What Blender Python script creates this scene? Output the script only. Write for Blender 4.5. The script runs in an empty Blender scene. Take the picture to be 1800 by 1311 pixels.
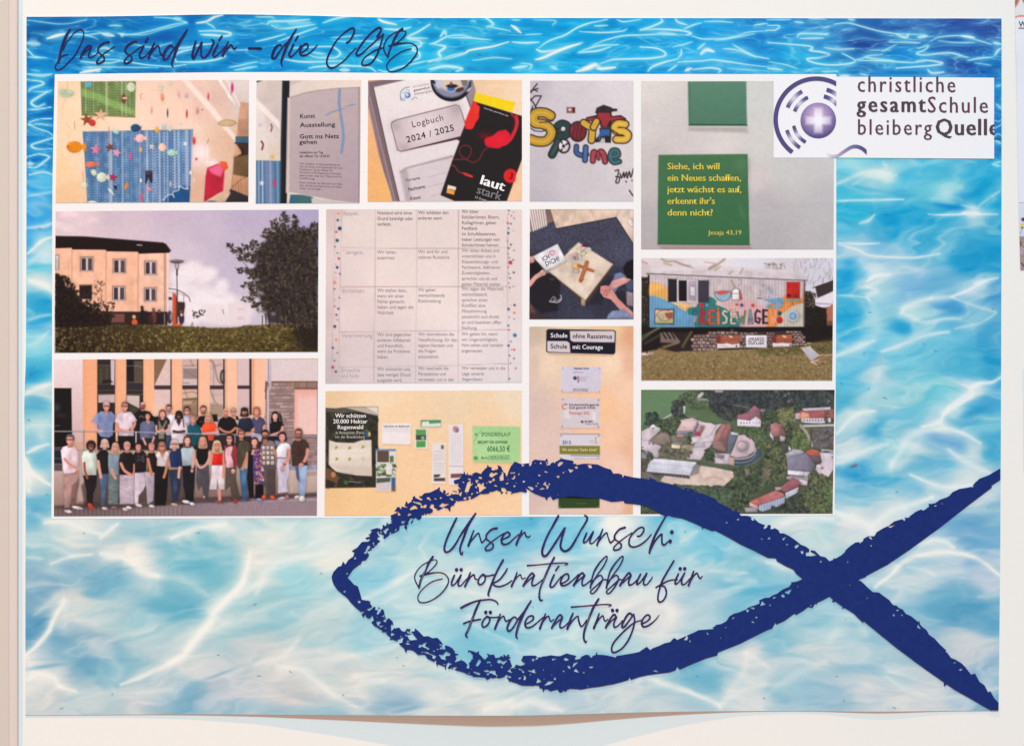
import bpy, math, random
import numpy as np
from mathutils import Vector

# ------------------------------------------------------------------ camera, world, lamps
scene = bpy.context.scene
COL = scene.collection
DIST = 3.0                                   # metres from lens to wall; 1 px of the photograph = 1 mm on the wall
cam_d = bpy.data.cameras.new("camera")
cam_d.sensor_width = 36.0
cam_d.lens = 36.0 * DIST / 1.8
cam_d.clip_start = 0.05
cam_d.clip_end = 60
cam = bpy.data.objects.new("camera", cam_d)
COL.objects.link(cam)
cam.location = (0, -DIST, 0)
cam.rotation_euler = (math.radians(90), 0, 0)
scene.camera = cam

world = bpy.data.worlds.new("World")
scene.world = world
world.use_nodes = True
bg = world.node_tree.nodes["Background"]
bg.inputs["Color"].default_value = (1.0, 0.64, 0.49, 1)
bg.inputs["Strength"].default_value = 0.56

def area_lamp(name, loc, target, size, watts, colour, size_y=None):
    d = bpy.data.lights.new(name, 'AREA')
    d.energy = watts
    d.color = colour
    d.size = size
    if size_y:
        d.shape = 'RECTANGLE'
        d.size_y = size_y
    o = bpy.data.objects.new(name, d)
    COL.objects.link(o)
    o.location = loc
    v = [target[i] - loc[i] for i in range(3)]
    from mathutils import Vector
    o.rotation_euler = Vector(v).to_track_quat('-Z', 'Y').to_euler()
    return o

# cool, broad ceiling panel well in front of the wall; a warm narrow spot high up and close to the wall
area_lamp("ceiling_panel_lamp", (0.3, -15.0, 21.5), (0, 0, 0), 1.8, 6750, (0.475, 0.845, 1.0))
sp = bpy.data.lights.new("warm_ceiling_spot", 'SPOT')
sp.energy = 22000; sp.color = (1.0, 0.43, 0.12); sp.shadow_soft_size = 0.10
sp.spot_size = math.radians(17); sp.spot_blend = 1.0
spo = bpy.data.objects.new("warm_ceiling_spot", sp)
COL.objects.link(spo)
spo.location = (-3.4, -3.75, 19.8)

spo.rotation_euler = (Vector((-1.1, 0, -1.2)) - Vector(spo.location)).to_track_quat('-Z', 'Y').to_euler()

scene.view_settings.view_transform = 'Standard'
scene.view_settings.look = 'None'
scene.view_settings.exposure = -0.02
scene.view_settings.gamma = 1

# ------------------------------------------------------------------ small helpers
GAIN = np.array([0.97, 0.90, 0.86])                                   # printed reflectance = photographed value / GAIN

def lin(c):
    c = np.clip(np.asarray(c, float), 0, 255) / 255.0
    return np.where(c <= 0.04045, c / 12.92, ((c + 0.055) / 1.055) ** 2.4)

def smooth(a, b, x):
    t = np.clip((x - a) / (b - a + 1e-9), 0, 1)
    return t * t * (3 - 2 * t)

_k = np.array([0, 150, 250, 350, 450, 600, 720, 850, 950, 1000, 1100, 1200, 1300, 1380, 1450, 1500, 1550, 1600, 1660, 1800], float)
_h = np.array([.0, .0, .3, 1.1, 2.4, 6.6, 10.6, 14.6, 14.0, 12.4, 7.6, 3.6, .7, .05, .2, 1.4, 2.1, 1.3, .2, .0]) / 1000
EDGE_X = np.arange(0, 1801, 4.0)
_t = np.interp(EDGE_X, _k, _h)
_g = np.exp(-(np.arange(-60, 61, 4.0) / 26.0) ** 2); _g /= _g.sum()
EDGE_H = np.convolve(np.pad(_t, 15, 'edge'), _g, 'valid')

def lift(px, py):
    """how far the poster stands off the wall (m), it bulges along its lower edge"""
    px = np.asarray(px, float); py = np.asarray(py, float)
    low = np.exp(-((1257 - py) / 200.0) ** 2)
    b3 = 0.0012 * np.exp(-((py - 95) / 28.0) ** 2) * np.exp(-((px - 1765) / 30.0) ** 2)
    return 0.0009 + np.interp(px, EDGE_X, EDGE_H) * low + b3

def place(px, py, layer=0):
    """photograph pixel -> point on the poster's sheet (n x 3)"""
    px = np.asarray(px, float); py = np.asarray(py, float)
    h = lift(px, py) + layer * 0.00018
    k = (DIST - h) / DIST
    return np.stack([(px - 900) / 1000 * k, -h, (655.5 - py) / 1000 * k], -1)

def wallpt(px, py, depth):
    k = (DIST - depth) / DIST
    return ((px - 900) / 1000 * k, -depth, (655.5 - py) / 1000 * k)

def mesh_from(name, V, polys, colours=None):
    """V (n,3); polys: list of int arrays (m,k); colours (n,3) linear"""
    me = bpy.data.meshes.new(name)
    V = np.asarray(V, np.float32)
    me.vertices.add(len(V))
    me.vertices.foreach_set("co", V.ravel())
    polys = [np.asarray(p, np.int32) for p in polys if len(p)]
    tot = sum(p.size for p in polys)
    me.loops.add(tot)
    me.loops.foreach_set("vertex_index", np.concatenate([p.ravel() for p in polys]))
    n = sum(len(p) for p in polys)
    me.polygons.add(n)
    st = []; off = 0
    for p in polys:
        st.append(off + np.arange(len(p)) * p.shape[1]); off += p.size
    me.polygons.foreach_set("loop_start", np.concatenate(st).astype(np.int32))
    me.update(calc_edges=True)
    if colours is not None:
        a = me.color_attributes.new("ink", 'FLOAT_COLOR', 'POINT')
        c = np.ones((len(V), 4), np.float32)
        c[:, :3] = colours
        a.data.foreach_set("color", c.ravel())
        me.color_attributes.active_color = a
    return me

MATS = {}
def ink_material():
    """printed paper: colour of the ink, fine paper grain"""
    if 'ink' in MATS: return MATS['ink']
    m = bpy.data.materials.new("printed_paper"); m.use_nodes = True
    nt = m.node_tree; b = nt.nodes["Principled BSDF"]
    at = nt.nodes.new("ShaderNodeAttribute"); at.attribute_name = "ink"
    tc = nt.nodes.new("ShaderNodeTexCoord")
    no = nt.nodes.new("ShaderNodeTexNoise"); no.inputs["Scale"].default_value = 420; no.inputs["Detail"].default_value = 2
    mr = nt.nodes.new("ShaderNodeMapRange")
    mr.inputs["From Min"].default_value = 0.3; mr.inputs["From Max"].default_value = 0.7
    mr.inputs["To Min"].default_value = 0.982; mr.inputs["To Max"].default_value = 1.018
    mx = nt.nodes.new("ShaderNodeVectorMath"); mx.operation = 'SCALE'
    nt.links.new(tc.outputs["Object"], no.inputs["Vector"])
    nt.links.new(no.outputs["Fac"], mr.inputs["Value"])
    nt.links.new(at.outputs["Color"], mx.inputs[0]); nt.links.new(mr.outputs["Result"], mx.inputs["Scale"])
    nt.links.new(mx.outputs["Vector"], b.inputs["Base Color"])
    b.inputs["Roughness"].default_value = 0.62
    b.inputs["Specular IOR Level"].default_value = 0.12
    MATS['ink'] = m
    return m

def plain(name, rgb, rough=0.6, spec=0.15, grain=0.03, scale=300, bump=0.0):
    m = bpy.data.materials.new(name); m.use_nodes = True
    nt = m.node_tree; b = nt.nodes["Principled BSDF"]
    c = tuple(lin(rgb) / GAIN)
    tc = nt.nodes.new("ShaderNodeTexCoord")
    no = nt.nodes.new("ShaderNodeTexNoise"); no.inputs["Scale"].default_value = scale; no.inputs["Detail"].default_value = 3
    cr = nt.nodes.new("ShaderNodeMix"); cr.data_type = 'RGBA'
    cr.inputs[6].default_value = tuple(x * (1 - grain) for x in c) + (1,)
    cr.inputs[7].default_value = tuple(min(0.97, x * (1 + grain)) for x in c) + (1,)
    nt.links.new(tc.outputs["Object"], no.inputs["Vector"])
    nt.links.new(no.outputs["Fac"], cr.inputs[0])
    nt.links.new(cr.outputs[2], b.inputs["Base Color"])
    if bump:
        bp = nt.nodes.new("ShaderNodeBump"); bp.inputs["Strength"].default_value = bump; bp.inputs["Distance"].default_value = 0.001
        nt.links.new(no.outputs["Fac"], bp.inputs["Height"]); nt.links.new(bp.outputs["Normal"], b.inputs["Normal"])
    b.inputs["Roughness"].default_value = rough
    b.inputs["Specular IOR Level"].default_value = spec
    return m

def add(name, me, parent=None, mat=None, label=None, cat=None, kind=None, group=None):
    o = bpy.data.objects.new(name, me)
    COL.objects.link(o)
    if me is not None and mat is not None:
        me.materials.append(mat)
    if parent: o.parent = parent
    if label: o["label"] = label
    if cat: o["category"] = cat
    if kind: o["kind"] = kind
    if group: o["group"] = group
    return o

# ---- splines and distance fields (all in photograph pixels)
def spline(P, n=10, closed=False):
    P = np.asarray(P, float)
    if len(P) < 3: return P
    if closed:
        Q = np.vstack([P[-1:], P, P[:2]])
    else:
        Q = np.vstack([2 * P[0] - P[1], P, 2 * P[-1] - P[-2]])
    out = []
    t = np.linspace(0, 1, n, endpoint=False)[:, None]
    for i in range(1, len(Q) - 2):
        a, b, c, d = Q[i - 1], Q[i], Q[i + 1], Q[i + 2]
        out.append(0.5 * (2 * b + (c - a) * t + (2 * a - 5 * b + 4 * c - d) * t ** 2 + (3 * b - a - 3 * c + d) * t ** 3))
    out = np.vstack(out)
    if not closed: out = np.vstack([out, P[-1:]])
    return out

def rng_noise(X, Y, sx, sy, seed):
    """smooth value noise in -1..1 at cell sizes sx, sy (px)"""
    r = np.random.RandomState(seed)
    T = r.rand(64, 64) * 2 - 1
    u = X / sx + 1000.37; v = Y / sy + 1000.71
    iu = np.floor(u).astype(int); iv = np.floor(v).astype(int)
    fu = u - iu; fv = v - iv
    fu = fu * fu * (3 - 2 * fu); fv = fv * fv * (3 - 2 * fv)
    g = lambda i, j: T[i & 63, j & 63]
    return (g(iu, iv) * (1 - fu) + g(iu + 1, iv) * fu) * (1 - fv) + (g(iu, iv + 1) * (1 - fu) + g(iu + 1, iv + 1) * fu) * fv

def fbm(X, Y, sx, sy, seed, o=3):
    a = 1.0; s = 0; t = 0
    for k in range(o):
        s = s + a * rng_noise(X, Y, sx, sy, seed + 17 * k); t += a
        a *= 0.5; sx *= 0.5; sy *= 0.5
    return s / t

def seg_dist(X, Y, ax, ay, bx, by):
    dx, dy = bx - ax, by - ay
    L = dx * dx + dy * dy + 1e-9
    t = np.clip(((X - ax) * dx + (Y - ay) * dy) / L, 0, 1)
    return np.hypot(X - ax - t * dx, Y - ay - t * dy), t

class Grid:
    """regular pixel grid that carries a signed field (positive inside)"""
    def __init__(s, x0, y0, x1, y1, step):
        s.x0, s.y0, s.step = x0, y0, step
        s.nx = int((x1 - x0) / step) + 1; s.ny = int((y1 - y0) / step) + 1
        s.X, s.Y = np.meshgrid(x0 + np.arange(s.nx) * step, y0 + np.arange(s.ny) * step)
        s.F = np.full(s.X.shape, -9.0)
    def box(s, xa, ya, xb, yb, pad):
        i0 = max(0, int((ya - pad - s.y0) / s.step)); i1 = min(s.ny, int((yb + pad - s.y0) / s.step) + 2)
        j0 = max(0, int((xa - pad - s.x0) / s.step)); j1 = min(s.nx, int((xb + pad - s.x0) / s.step) + 2)
        return (slice(i0, i1), slice(j0, j1)) if i1 > i0 and j1 > j0 else None
    def stroke(s, P, sign=1):
        """P rows x, y, full width"""
        for (a, b) in zip(P[:-1], P[1:]):
            w = max(a[2], b[2]) / 2
            sl = s.box(min(a[0], b[0]), min(a[1], b[1]), max(a[0], b[0]), max(a[1], b[1]), w + 3)
            if sl is None: continue
            d, t = seg_dist(s.X[sl], s.Y[sl], a[0], a[1], b[0], b[1])
            v = (a[2] * (1 - t) + b[2] * t) / 2 - d
            s.F[sl] = np.maximum(s.F[sl], v) if sign > 0 else np.minimum(s.F[sl], -v)
    def poly(s, P, sign=1):
        P = np.asarray(P, float)
        sl = s.box(P[:, 0].min(), P[:, 1].min(), P[:, 0].max(), P[:, 1].max(), 6)
        if sl is None: return
        v = poly_sd(s.X[sl], s.Y[sl], P)
        s.F[sl] = np.maximum(s.F[sl], v) if sign > 0 else np.minimum(s.F[sl], -v)
    def mesh(s, name, layer, colour=None, colfun=None):
        """marching squares of F>0"""
        F = s.F; X = s.X; Y = s.Y
        f = [F[:-1, :-1], F[:-1, 1:], F[1:, 1:], F[1:, :-1]]
        code = sum((f[k] > 0).astype(int) << k for k in range(4))
        cx = [X[:-1, :-1], X[:-1, 1:], X[1:, 1:], X[1:, :-1]]
        cy = [Y[:-1, :-1], Y[:-1, 1:], Y[1:, 1:], Y[1:, :-1]]
        PX, PY, polys, base = [], [], [], 0
        def corner(k, m): return cx[k][m], cy[k][m]
        def edge(k, m):
            l = (k + 1) % 4
            a, b = f[k][m], f[l][m]
            t = a / (a - b)
            return cx[k][m] + (cx[l][m] - cx[k][m]) * t, cy[k][m] + (cy[l][m] - cy[k][m]) * t
        def emit(items, m):
            nonlocal base
            pts = [corner(i[1], m) if i[0] == 'c' else edge(i[1], m) for i in items]
            n = len(pts[0][0])
            if n == 0: return
            PX.append(np.stack([p[0] for p in pts], 1).ravel()); PY.append(np.stack([p[1] for p in pts], 1).ravel())
            polys.append((base + np.arange(n * len(pts))).reshape(n, len(pts))); base += n * len(pts)
        for c in range(1, 16):
            m = code == c
            if not m.any(): continue
            ins = [(c >> k) & 1 for k in range(4)]
            if c in (5, 10):
                for k in range(4):
                    if ins[k]: emit([('c', k), ('e', k), ('e', (k + 3) % 4)], m)
                continue
            items = []
            for k in range(4):
                if ins[k]: items.append(('c', k))
                if ins[k] != ins[(k + 1) % 4]: items.append(('e', k))
            emit(items, m)
        PX = np.concatenate(PX); PY = np.concatenate(PY)
        if colfun is not None: c = colfun(PX, PY)
        else: c = np.tile(np.asarray(colour, float), (len(PX), 1))
        # clockwise in image space -> flip so that normals look out of the wall
        polys = [p[:, ::-1] for p in polys]
        return mesh_from(name, place(PX, PY, layer), polys, lin(c) / GAIN)

def poly_sd(X, Y, P):
    """signed distance, positive inside"""
    d = np.full(X.shape, 1e9); ins = np.zeros(X.shape, bool)
    n = len(P)
    for i in range(n):
        ax, ay = P[i]; bx, by = P[(i + 1) % n]
        dd, _ = seg_dist(X, Y, ax, ay, bx, by)
        np.minimum(d, dd, out=d)
        if ay != by:
            c = (ay > Y) != (by > Y)
            xi = (bx - ax) * (Y - ay) / (by - ay) + ax
            ins ^= c & (X < xi)
    return np.where(ins, d, -d)

class Ras:
    """a sheet of printed colour: a fine grid of points inside a quad, each with its ink"""
    def __init__(s, quad, step, base=(200, 200, 200)):
        (ax, ay), (bx, by), (cx, cy), (dx, dy) = quad       # tl, tr, br, bl
        s.quad = quad
        w = max(bx - ax, cx - dx); h = max(dy - ay, cy - by)
        s.nx = int(round(w / step)) + 1; s.ny = int(round(h / step)) + 1
        u, v = np.meshgrid(np.linspace(0, 1, s.nx), np.linspace(0, 1, s.ny))
        s.X = (ax * (1 - u) + bx * u) * (1 - v) + (dx * (1 - u) + cx * u) * v
        s.Y = (ay * (1 - u) + by * u) * (1 - v) + (dy * (1 - u) + cy * u) * v
        s.x0 = min(ax, dx); s.y0 = min(ay, by); s.sx = w / (s.nx - 1); s.sy = h / (s.ny - 1)
        s.C = np.empty(s.X.shape + (3,)); s.C[:] = base
        s.r = random.Random(7)
    def sl(s, xa, ya, xb, yb, pad=2):
        pad += 7
        i0 = max(0, int((ya - pad - s.y0) / s.sy)); i1 = min(s.ny, int((yb + pad - s.y0) / s.sy) + 2)
        j0 = max(0, int((xa - pad - s.x0) / s.sx)); j1 = min(s.nx, int((xb + pad - s.x0) / s.sx) + 2)
        return (slice(i0, i1), slice(j0, j1)) if i1 > i0 and j1 > j0 else None
    def _mix(s, sl, a, col):
        c = s.C[sl]
        if callable(col): col = col(s.X[sl], s.Y[sl])
        s.C[sl] = c + (np.asarray(col, float) - c) * a[..., None]
    def poly(s, P, col, soft=0.9, a=1.0, curve=False):
        P = np.asarray(P, float)
        if curve: P = spline(P, 6, True)
        sl = s.sl(P[:, 0].min(), P[:, 1].min(), P[:, 0].max(), P[:, 1].max(), soft + 1)
        if sl is None: return
        sd = poly_sd(s.X[sl], s.Y[sl], P)
        s._mix(sl, np.clip(0.5 + sd / (2 * soft), 0, 1) * a, s._shade(sl, sd, col, a, soft, P[:, 0].min(), P[:, 1].min(), P[:, 0].max(), P[:, 1].max()))
    mod = 0.0; halo = 0.0
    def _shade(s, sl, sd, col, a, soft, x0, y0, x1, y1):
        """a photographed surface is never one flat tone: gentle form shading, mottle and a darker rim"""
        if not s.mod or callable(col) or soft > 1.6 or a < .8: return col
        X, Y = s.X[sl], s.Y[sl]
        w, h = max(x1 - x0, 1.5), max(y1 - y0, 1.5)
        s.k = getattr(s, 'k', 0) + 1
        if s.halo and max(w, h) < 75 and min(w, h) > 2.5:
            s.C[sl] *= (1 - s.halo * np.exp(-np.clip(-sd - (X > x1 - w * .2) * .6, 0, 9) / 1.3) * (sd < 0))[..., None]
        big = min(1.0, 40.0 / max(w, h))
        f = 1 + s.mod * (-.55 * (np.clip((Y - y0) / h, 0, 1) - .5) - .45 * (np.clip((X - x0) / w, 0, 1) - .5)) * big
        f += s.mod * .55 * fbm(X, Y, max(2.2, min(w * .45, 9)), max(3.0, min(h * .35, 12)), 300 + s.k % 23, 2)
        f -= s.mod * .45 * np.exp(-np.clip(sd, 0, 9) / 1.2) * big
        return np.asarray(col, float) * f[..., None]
    def rect(s, x0, y0, x1, y1, col, soft=0.8, a=1.0):
        s.poly([(x0, y0), (x1, y0), (x1, y1), (x0, y1)], col, soft, a)
    def line(s, P, w, col, soft=0.7, a=1.0, curve=False):
        P = np.asarray(P, float)
        if P.shape[1] == 2: P = np.hstack([P, np.full((len(P), 1), float(w))])
        if curve: P = spline(P, 6)
        sl = s.sl(P[:, 0].min(), P[:, 1].min(), P[:, 0].max(), P[:, 1].max(), P[:, 2].max() / 2 + soft + 1)
        if sl is None: return
        X, Y = s.X[sl], s.Y[sl]
        best = np.full(X.shape, -99.0)
        for p, q in zip(P[:-1], P[1:]):
            d, t = seg_dist(X, Y, p[0], p[1], q[0], q[1])
            np.maximum(best, (p[2] * (1 - t) + q[2] * t) / 2 - d, out=best)
        s._mix(sl, np.clip(0.5 + best / (2 * soft), 0, 1) * a, col)
    def blob(s, x, y, rx, ry, col, rot=0.0, soft=0.8, a=1.0):
        m = max(rx, ry)
        sl = s.sl(x - m, y - m, x + m, y + m, soft + 1)
        if sl is None: return
        c, q = math.cos(rot), math.sin(rot)
        dx, dy = s.X[sl] - x, s.Y[sl] - y
        u, v = (dx * c + dy * q) / rx, (-dx * q + dy * c) / ry
        sd = (1 - np.hypot(u, v)) * min(rx, ry)
        if min(rx, ry) > 1.6: col = s._shade(sl, sd, col, a, soft, x - rx, y - ry, x + rx, y + ry)
        s._mix(sl, np.clip(0.5 + sd / (2 * soft), 0, 1) * a, col)
    def glow(s, x, y, rx, ry, col, a=1.0, rot=0.0):
        c, q = math.cos(rot), math.sin(rot); m = max(rx, ry)
        sl = s.sl(x - 2.3 * m, y - 2.3 * m, x + 2.3 * m, y + 2.3 * m)
        if sl is None: return
        dx, dy = s.X[sl] - x, s.Y[sl] - y
        u, v = (dx * c + dy * q) / rx, (-dx * q + dy * c) / ry
        s._mix(sl, np.exp(-(u * u + v * v)) * a, col)
    def field(s, pts, p=3.0):
        """smooth wash through (x, y, (r,g,b)) control points"""
        W = 0; S = 0
        for x, y, c in pts:
            w = 1.0 / (((s.X - x) ** 2 + (s.Y - y) ** 2 + 30) ** (p / 2))
            W = W + w; S = S + w[..., None] * np.asarray(c, float)
        s.C[:] = S / W[..., None]
    def vgrad(s, x0, y0, x1, y1, c0, c1, soft=0.8, a=1.0):
        c0 = np.asarray(c0, float); c1 = np.asarray(c1, float)
        s.poly([(x0, y0), (x1, y0), (x1, y1), (x0, y1)],
               lambda X, Y: c0 + (c1 - c0) * np.clip((Y - y0) / (y1 - y0), 0, 1)[..., None], soft, a)
    def speck(s, P, n, r0, r1, cols, a=0.9, flat=1.0, rot=None, soft=0.6, seed=1):
        """many small flecks inside polygon P"""
        P = np.asarray(P, float); R = random.Random(seed)
        xa, ya, xb, yb = P[:, 0].min(), P[:, 1].min(), P[:, 0].max(), P[:, 1].max()
        pts = []
        while len(pts) < n:
            qx = np.array([R.uniform(xa, xb) for _ in range(400)]); qy = np.array([R.uniform(ya, yb) for _ in range(400)])
            ok = poly_sd(qx, qy, P) > 0
            pts += list(zip(qx[ok], qy[ok]))
            if not ok.any(): break
        for x, y in pts[:n]:
            r = R.uniform(r0, r1)
            s.blob(x, y, r, r * flat, R.choice(cols), R.uniform(0, 3.14) if rot is None else rot + R.uniform(-.2, .2), soft, a)
    def grain(s, amp, sx, sy, seed, P=None, soft=1.0, o=2):
        n = fbm(s.X, s.Y, sx, sy, seed, o)
        g = 1 + amp * n
        if P is not None:
            m = np.clip(0.5 + poly_sd(s.X, s.Y, np.asarray(P, float)) / (2 * soft), 0, 1)
            g = 1 + (g - 1) * m
        s.C *= g[..., None]
    def mesh(s, name, layer):
        V = place(s.X, s.Y, layer).reshape(-1, 3)
        i = np.arange(s.nx * s.ny).reshape(s.ny, s.nx)
        q = np.stack([i[:-1, :-1], i[1:, :-1], i[1:, 1:], i[:-1, 1:]], -1).reshape(-1, 4)
        return mesh_from(name, V, [q], (lin(s.C) / GAIN).reshape(-1, 3))

FONT_CACHE = {}
def text_mesh_pts(s, spacing=1.0, thin=0.0, res=2):
    key = (s, spacing, thin, res)
    if key in FONT_CACHE: return FONT_CACHE[key]
    c = bpy.data.curves.new("lettering_curve", 'FONT')
    c.body = s; c.space_character = spacing; c.offset = thin; c.resolution_u = res
    o = bpy.data.objects.new("lettering_curve", c)
    COL.objects.link(o)
    dg = bpy.context.evaluated_depsgraph_get()
    me = bpy.data.meshes.new_from_object(o.evaluated_get(dg))
    V = np.empty(len(me.vertices) * 3, np.float32); me.vertices.foreach_get("co", V); V = V.reshape(-1, 3)[:, :2].copy()
    me.calc_loop_triangles()
    T = np.empty(len(me.loop_triangles) * 3, np.int32); me.loop_triangles.foreach_get("vertices", T); T = T.reshape(-1, 3)
    bpy.data.objects.remove(o); bpy.data.curves.remove(c); bpy.data.meshes.remove(me)
    FONT_CACHE[key] = (V, T)
    return V, T

def lettering(lines, parent, layer, name="lettering", label=None):
    """every written line is its own flat mesh: dicts s, x, y (start of baseline, px), em, w (width px), col, rot, bold (px), al"""
    for L in lines:
        V, T = text_mesh_pts(L['s'], L.get('sp', 1.0), L.get('thin', 0.0))
        if not len(V): continue
        VV, TT, base = [], [], 0
        em = L['em']; sx = L['w'] / max(1e-3, V[:, 0].max()) if 'w' in L else em
        rot = math.radians(L.get('rot', 0)); b = L.get('bold', 0)
        offs = [0.0] if not b else [-b / 2, b / 2] if b < 1.2 else [-b / 2, 0, b / 2]
        for k, o in enumerate(offs):
            u = V[:, 0] * sx + o; v = -V[:, 1] * em
            if 'vrot' in L: v = v + u * math.tan(math.radians(L['vrot']))
            px = L['x'] + u * math.cos(rot) - v * math.sin(rot)
            py = L['y'] + u * math.sin(rot) + v * math.cos(rot)
            VV.append(place(px, py, layer + 0.35 * k)); TT.append(T + base); base += len(V)
        me = mesh_from(name, np.vstack(VV), [np.vstack(TT)], np.tile(lin(L['col']) / GAIN, (base, 1)))
        add(name, me, parent, ink_material(), 'printed words "%s"' % L['s'] if label is None else label)

# ------------------------------------------------------------------ the wall and the rail beside it
def box_mesh(name, x0, x1, y0, y1, z0, z1):
    V = [(x, y, z) for x in (x0, x1) for y in (y0, y1) for z in (z0, z1)]
    Fc = [(0, 1, 3, 2), (4, 6, 7, 5), (0, 4, 5, 1), (2, 3, 7, 6), (0, 2, 6, 4), (1, 5, 7, 3)]
    me = bpy.data.meshes.new(name); me.from_pydata(V, [], Fc); me.update()
    return me

wall_mat = plain("painted_wall", (239, 236, 232), rough=0.75, grain=0.012, scale=90, bump=0.02)
wall = add("wall", box_mesh("wall", -3.2, 3.2, 0, 0.12, -3.0, 3.0), mat=wall_mat, kind="structure")

def profile_mesh(name, prof, z0, z1):
    """vertical moulding: prof = [(x, depth)...] from left to right, closed against the wall"""
    P = [(prof[0][0], 0.0)] + prof + [(prof[-1][0], 0.0)]
    V = []
    for z in (z0, z1): V += [(x, -d, z) for x, d in P]
    n = len(P)
    Fc = [(i, i + 1, n + i + 1, n + i) for i in range(n - 1)] + [tuple(range(n))[::-1], tuple(range(n, 2 * n))]
    me = bpy.data.meshes.new(name); me.from_pydata(V, [], Fc); me.update()
    return me
rail_root = add("door_frame", None, label="beige moulded frame standing upright along the left edge of the wall", cat="frame")
rail_root.location = (0, 0, 0)
rail_mat = plain("beige_lacquer", (212, 200, 191), rough=0.45, grain=0.02, scale=60)
kx = lambda px, d: (px - 900) / 1000 * (DIST - d) / DIST
rail = add("outer_moulding", profile_mesh("outer_moulding", [(-1.10, 0.011), (kx(15.2, .0110), 0.0110), (kx(15.8, .0107), 0.0107)], -1.6, 1.6), rail_root, rail_mat)
rail2 = add("inner_moulding", profile_mesh("inner_moulding", [(kx(16.0, .0107), .0106), (kx(16.6, .0110), 0.0110), (kx(22, .0111), 0.0111), (kx(27.5, .0109), 0.0109), (kx(30.4, .0098), 0.0098), (kx(31.3, .0050), 0.0050)], -1.6, 1.6), rail_root,
            plain("beige_lacquer_pale", (222, 207, 200), rough=0.5, grain=0.02, scale=60))

# ------------------------------------------------------------------ the poster
poster = add("poster", None, label="large school poster with photo collage, pool water and blue fish on the wall", cat="poster")
poster.location = (0, 0, 0)

def coons(top, bottom, left, right, nx, ny, vv=None):
    """edges as (x,y) lists -> grids X, Y"""
    def samp(P, n):
        P = np.asarray(P, float); d = np.r_[0, np.cumsum(np.hypot(*np.diff(P, axis=0).T))]
        t = np.linspace(0, d[-1], n)
        return np.stack([np.interp(t, d, P[:, 0]), np.interp(t, d, P[:, 1])], -1)
    T, B = samp(spline(top, 8), nx), samp(spline(bottom, 8), nx)
    L, R = samp(spline(left, 8), ny), samp(spline(right, 8), ny)
    if vv is None: vv = np.linspace(0, 1, ny)
    t0 = np.linspace(0, 1, ny)
    L = np.stack([np.interp(vv, t0, L[:, k]) for k in (0, 1)], -1); R = np.stack([np.interp(vv, t0, R[:, k]) for k in (0, 1)], -1)
    u = np.linspace(0, 1, nx)[None, :, None]; v = vv[:, None, None]
    P = (1 - v) * T[None] + v * B[None] + (1 - u) * L[:, None] + u * R[:, None] \
        - ((1 - u) * (1 - v) * T[0] + u * (1 - v) * T[-1] + (1 - u) * v * B[0] + u * v * B[-1])
    return P[..., 0], P[..., 1]

S_TOP = [(46.5, 30), (200, 29), (330, 26.5), (420, 25.6), (530, 27.5), (640, 30.5), (720, 31.8), (900, 32), (1300, 32.3), (1760.5, 33)]
S_BOT = [(44.6, 1256.5), (150, 1256), (300, 1254.6), (450, 1255), (700, 1256.8), (900, 1257), (1000, 1255), (1120, 1251.5), (1250, 1249.5), (1400, 1249), (1540, 1250), (1640, 1249), (1755.3, 1248.3)]
S_LEF = [(46.5, 30), (46.5, 300), (45.6, 600), (43.5, 680), (42.6, 720), (43.4, 780), (45, 860), (44.6, 1000), (44.6, 1256.5)]
S_RIG = [(1760.5, 33), (1760.6, 300), (1759.8, 640), (1758.6, 900), (1757.4, 1050), (1755.3, 1248.3)]

class Sheet(Ras):
    def __init__(s, top, bottom, left, right, step):
        xs = [p[0] for p in top]; ys = [p[1] for p in left]
        w = max(xs) - min(xs); h = max(ys) - min(ys)
        s.nx = int(w / step) + 1; s.ny = int(h / step) + 1
        s.X, s.Y = coons(top, bottom, left, right, s.nx, s.ny)
        s.x0, s.y0 = s.X.min(), s.Y.min(); s.sx = w / (s.nx - 1); s.sy = h / (s.ny - 1)
        s.C = np.full(s.X.shape + (3,), 200.0)

class WaterSheet(Sheet):
    """finer rows in the upper strip, where the ripples are small"""
    def __init__(s):
        s.vv = np.concatenate([np.linspace(0, .084, 96), np.linspace(.084, 1, 620)[1:]])
        s.nx = 1180; s.ny = len(s.vv)
        s.X, s.Y = coons(S_TOP, S_BOT, S_LEF, S_RIG, s.nx, s.ny, s.vv)
        s.yr = s.Y.mean(1); s.x0 = 42.0; s.sx = 1719.0 / (s.nx - 1)
        s.C = np.full(s.X.shape + (3,), 200.0)
    def sl(s, xa, ya, xb, yb, pad=2):
        pad += 7
        i0, i1 = np.searchsorted(s.yr, [ya - pad, yb + pad])
        j0 = max(0, int((xa - pad - s.x0) / s.sx)); j1 = min(s.nx, int((xb + pad - s.x0) / s.sx) + 2)
        return (slice(i0, i1), slice(j0, j1)) if i1 > i0 and j1 > j0 else None
W = WaterSheet()

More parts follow.
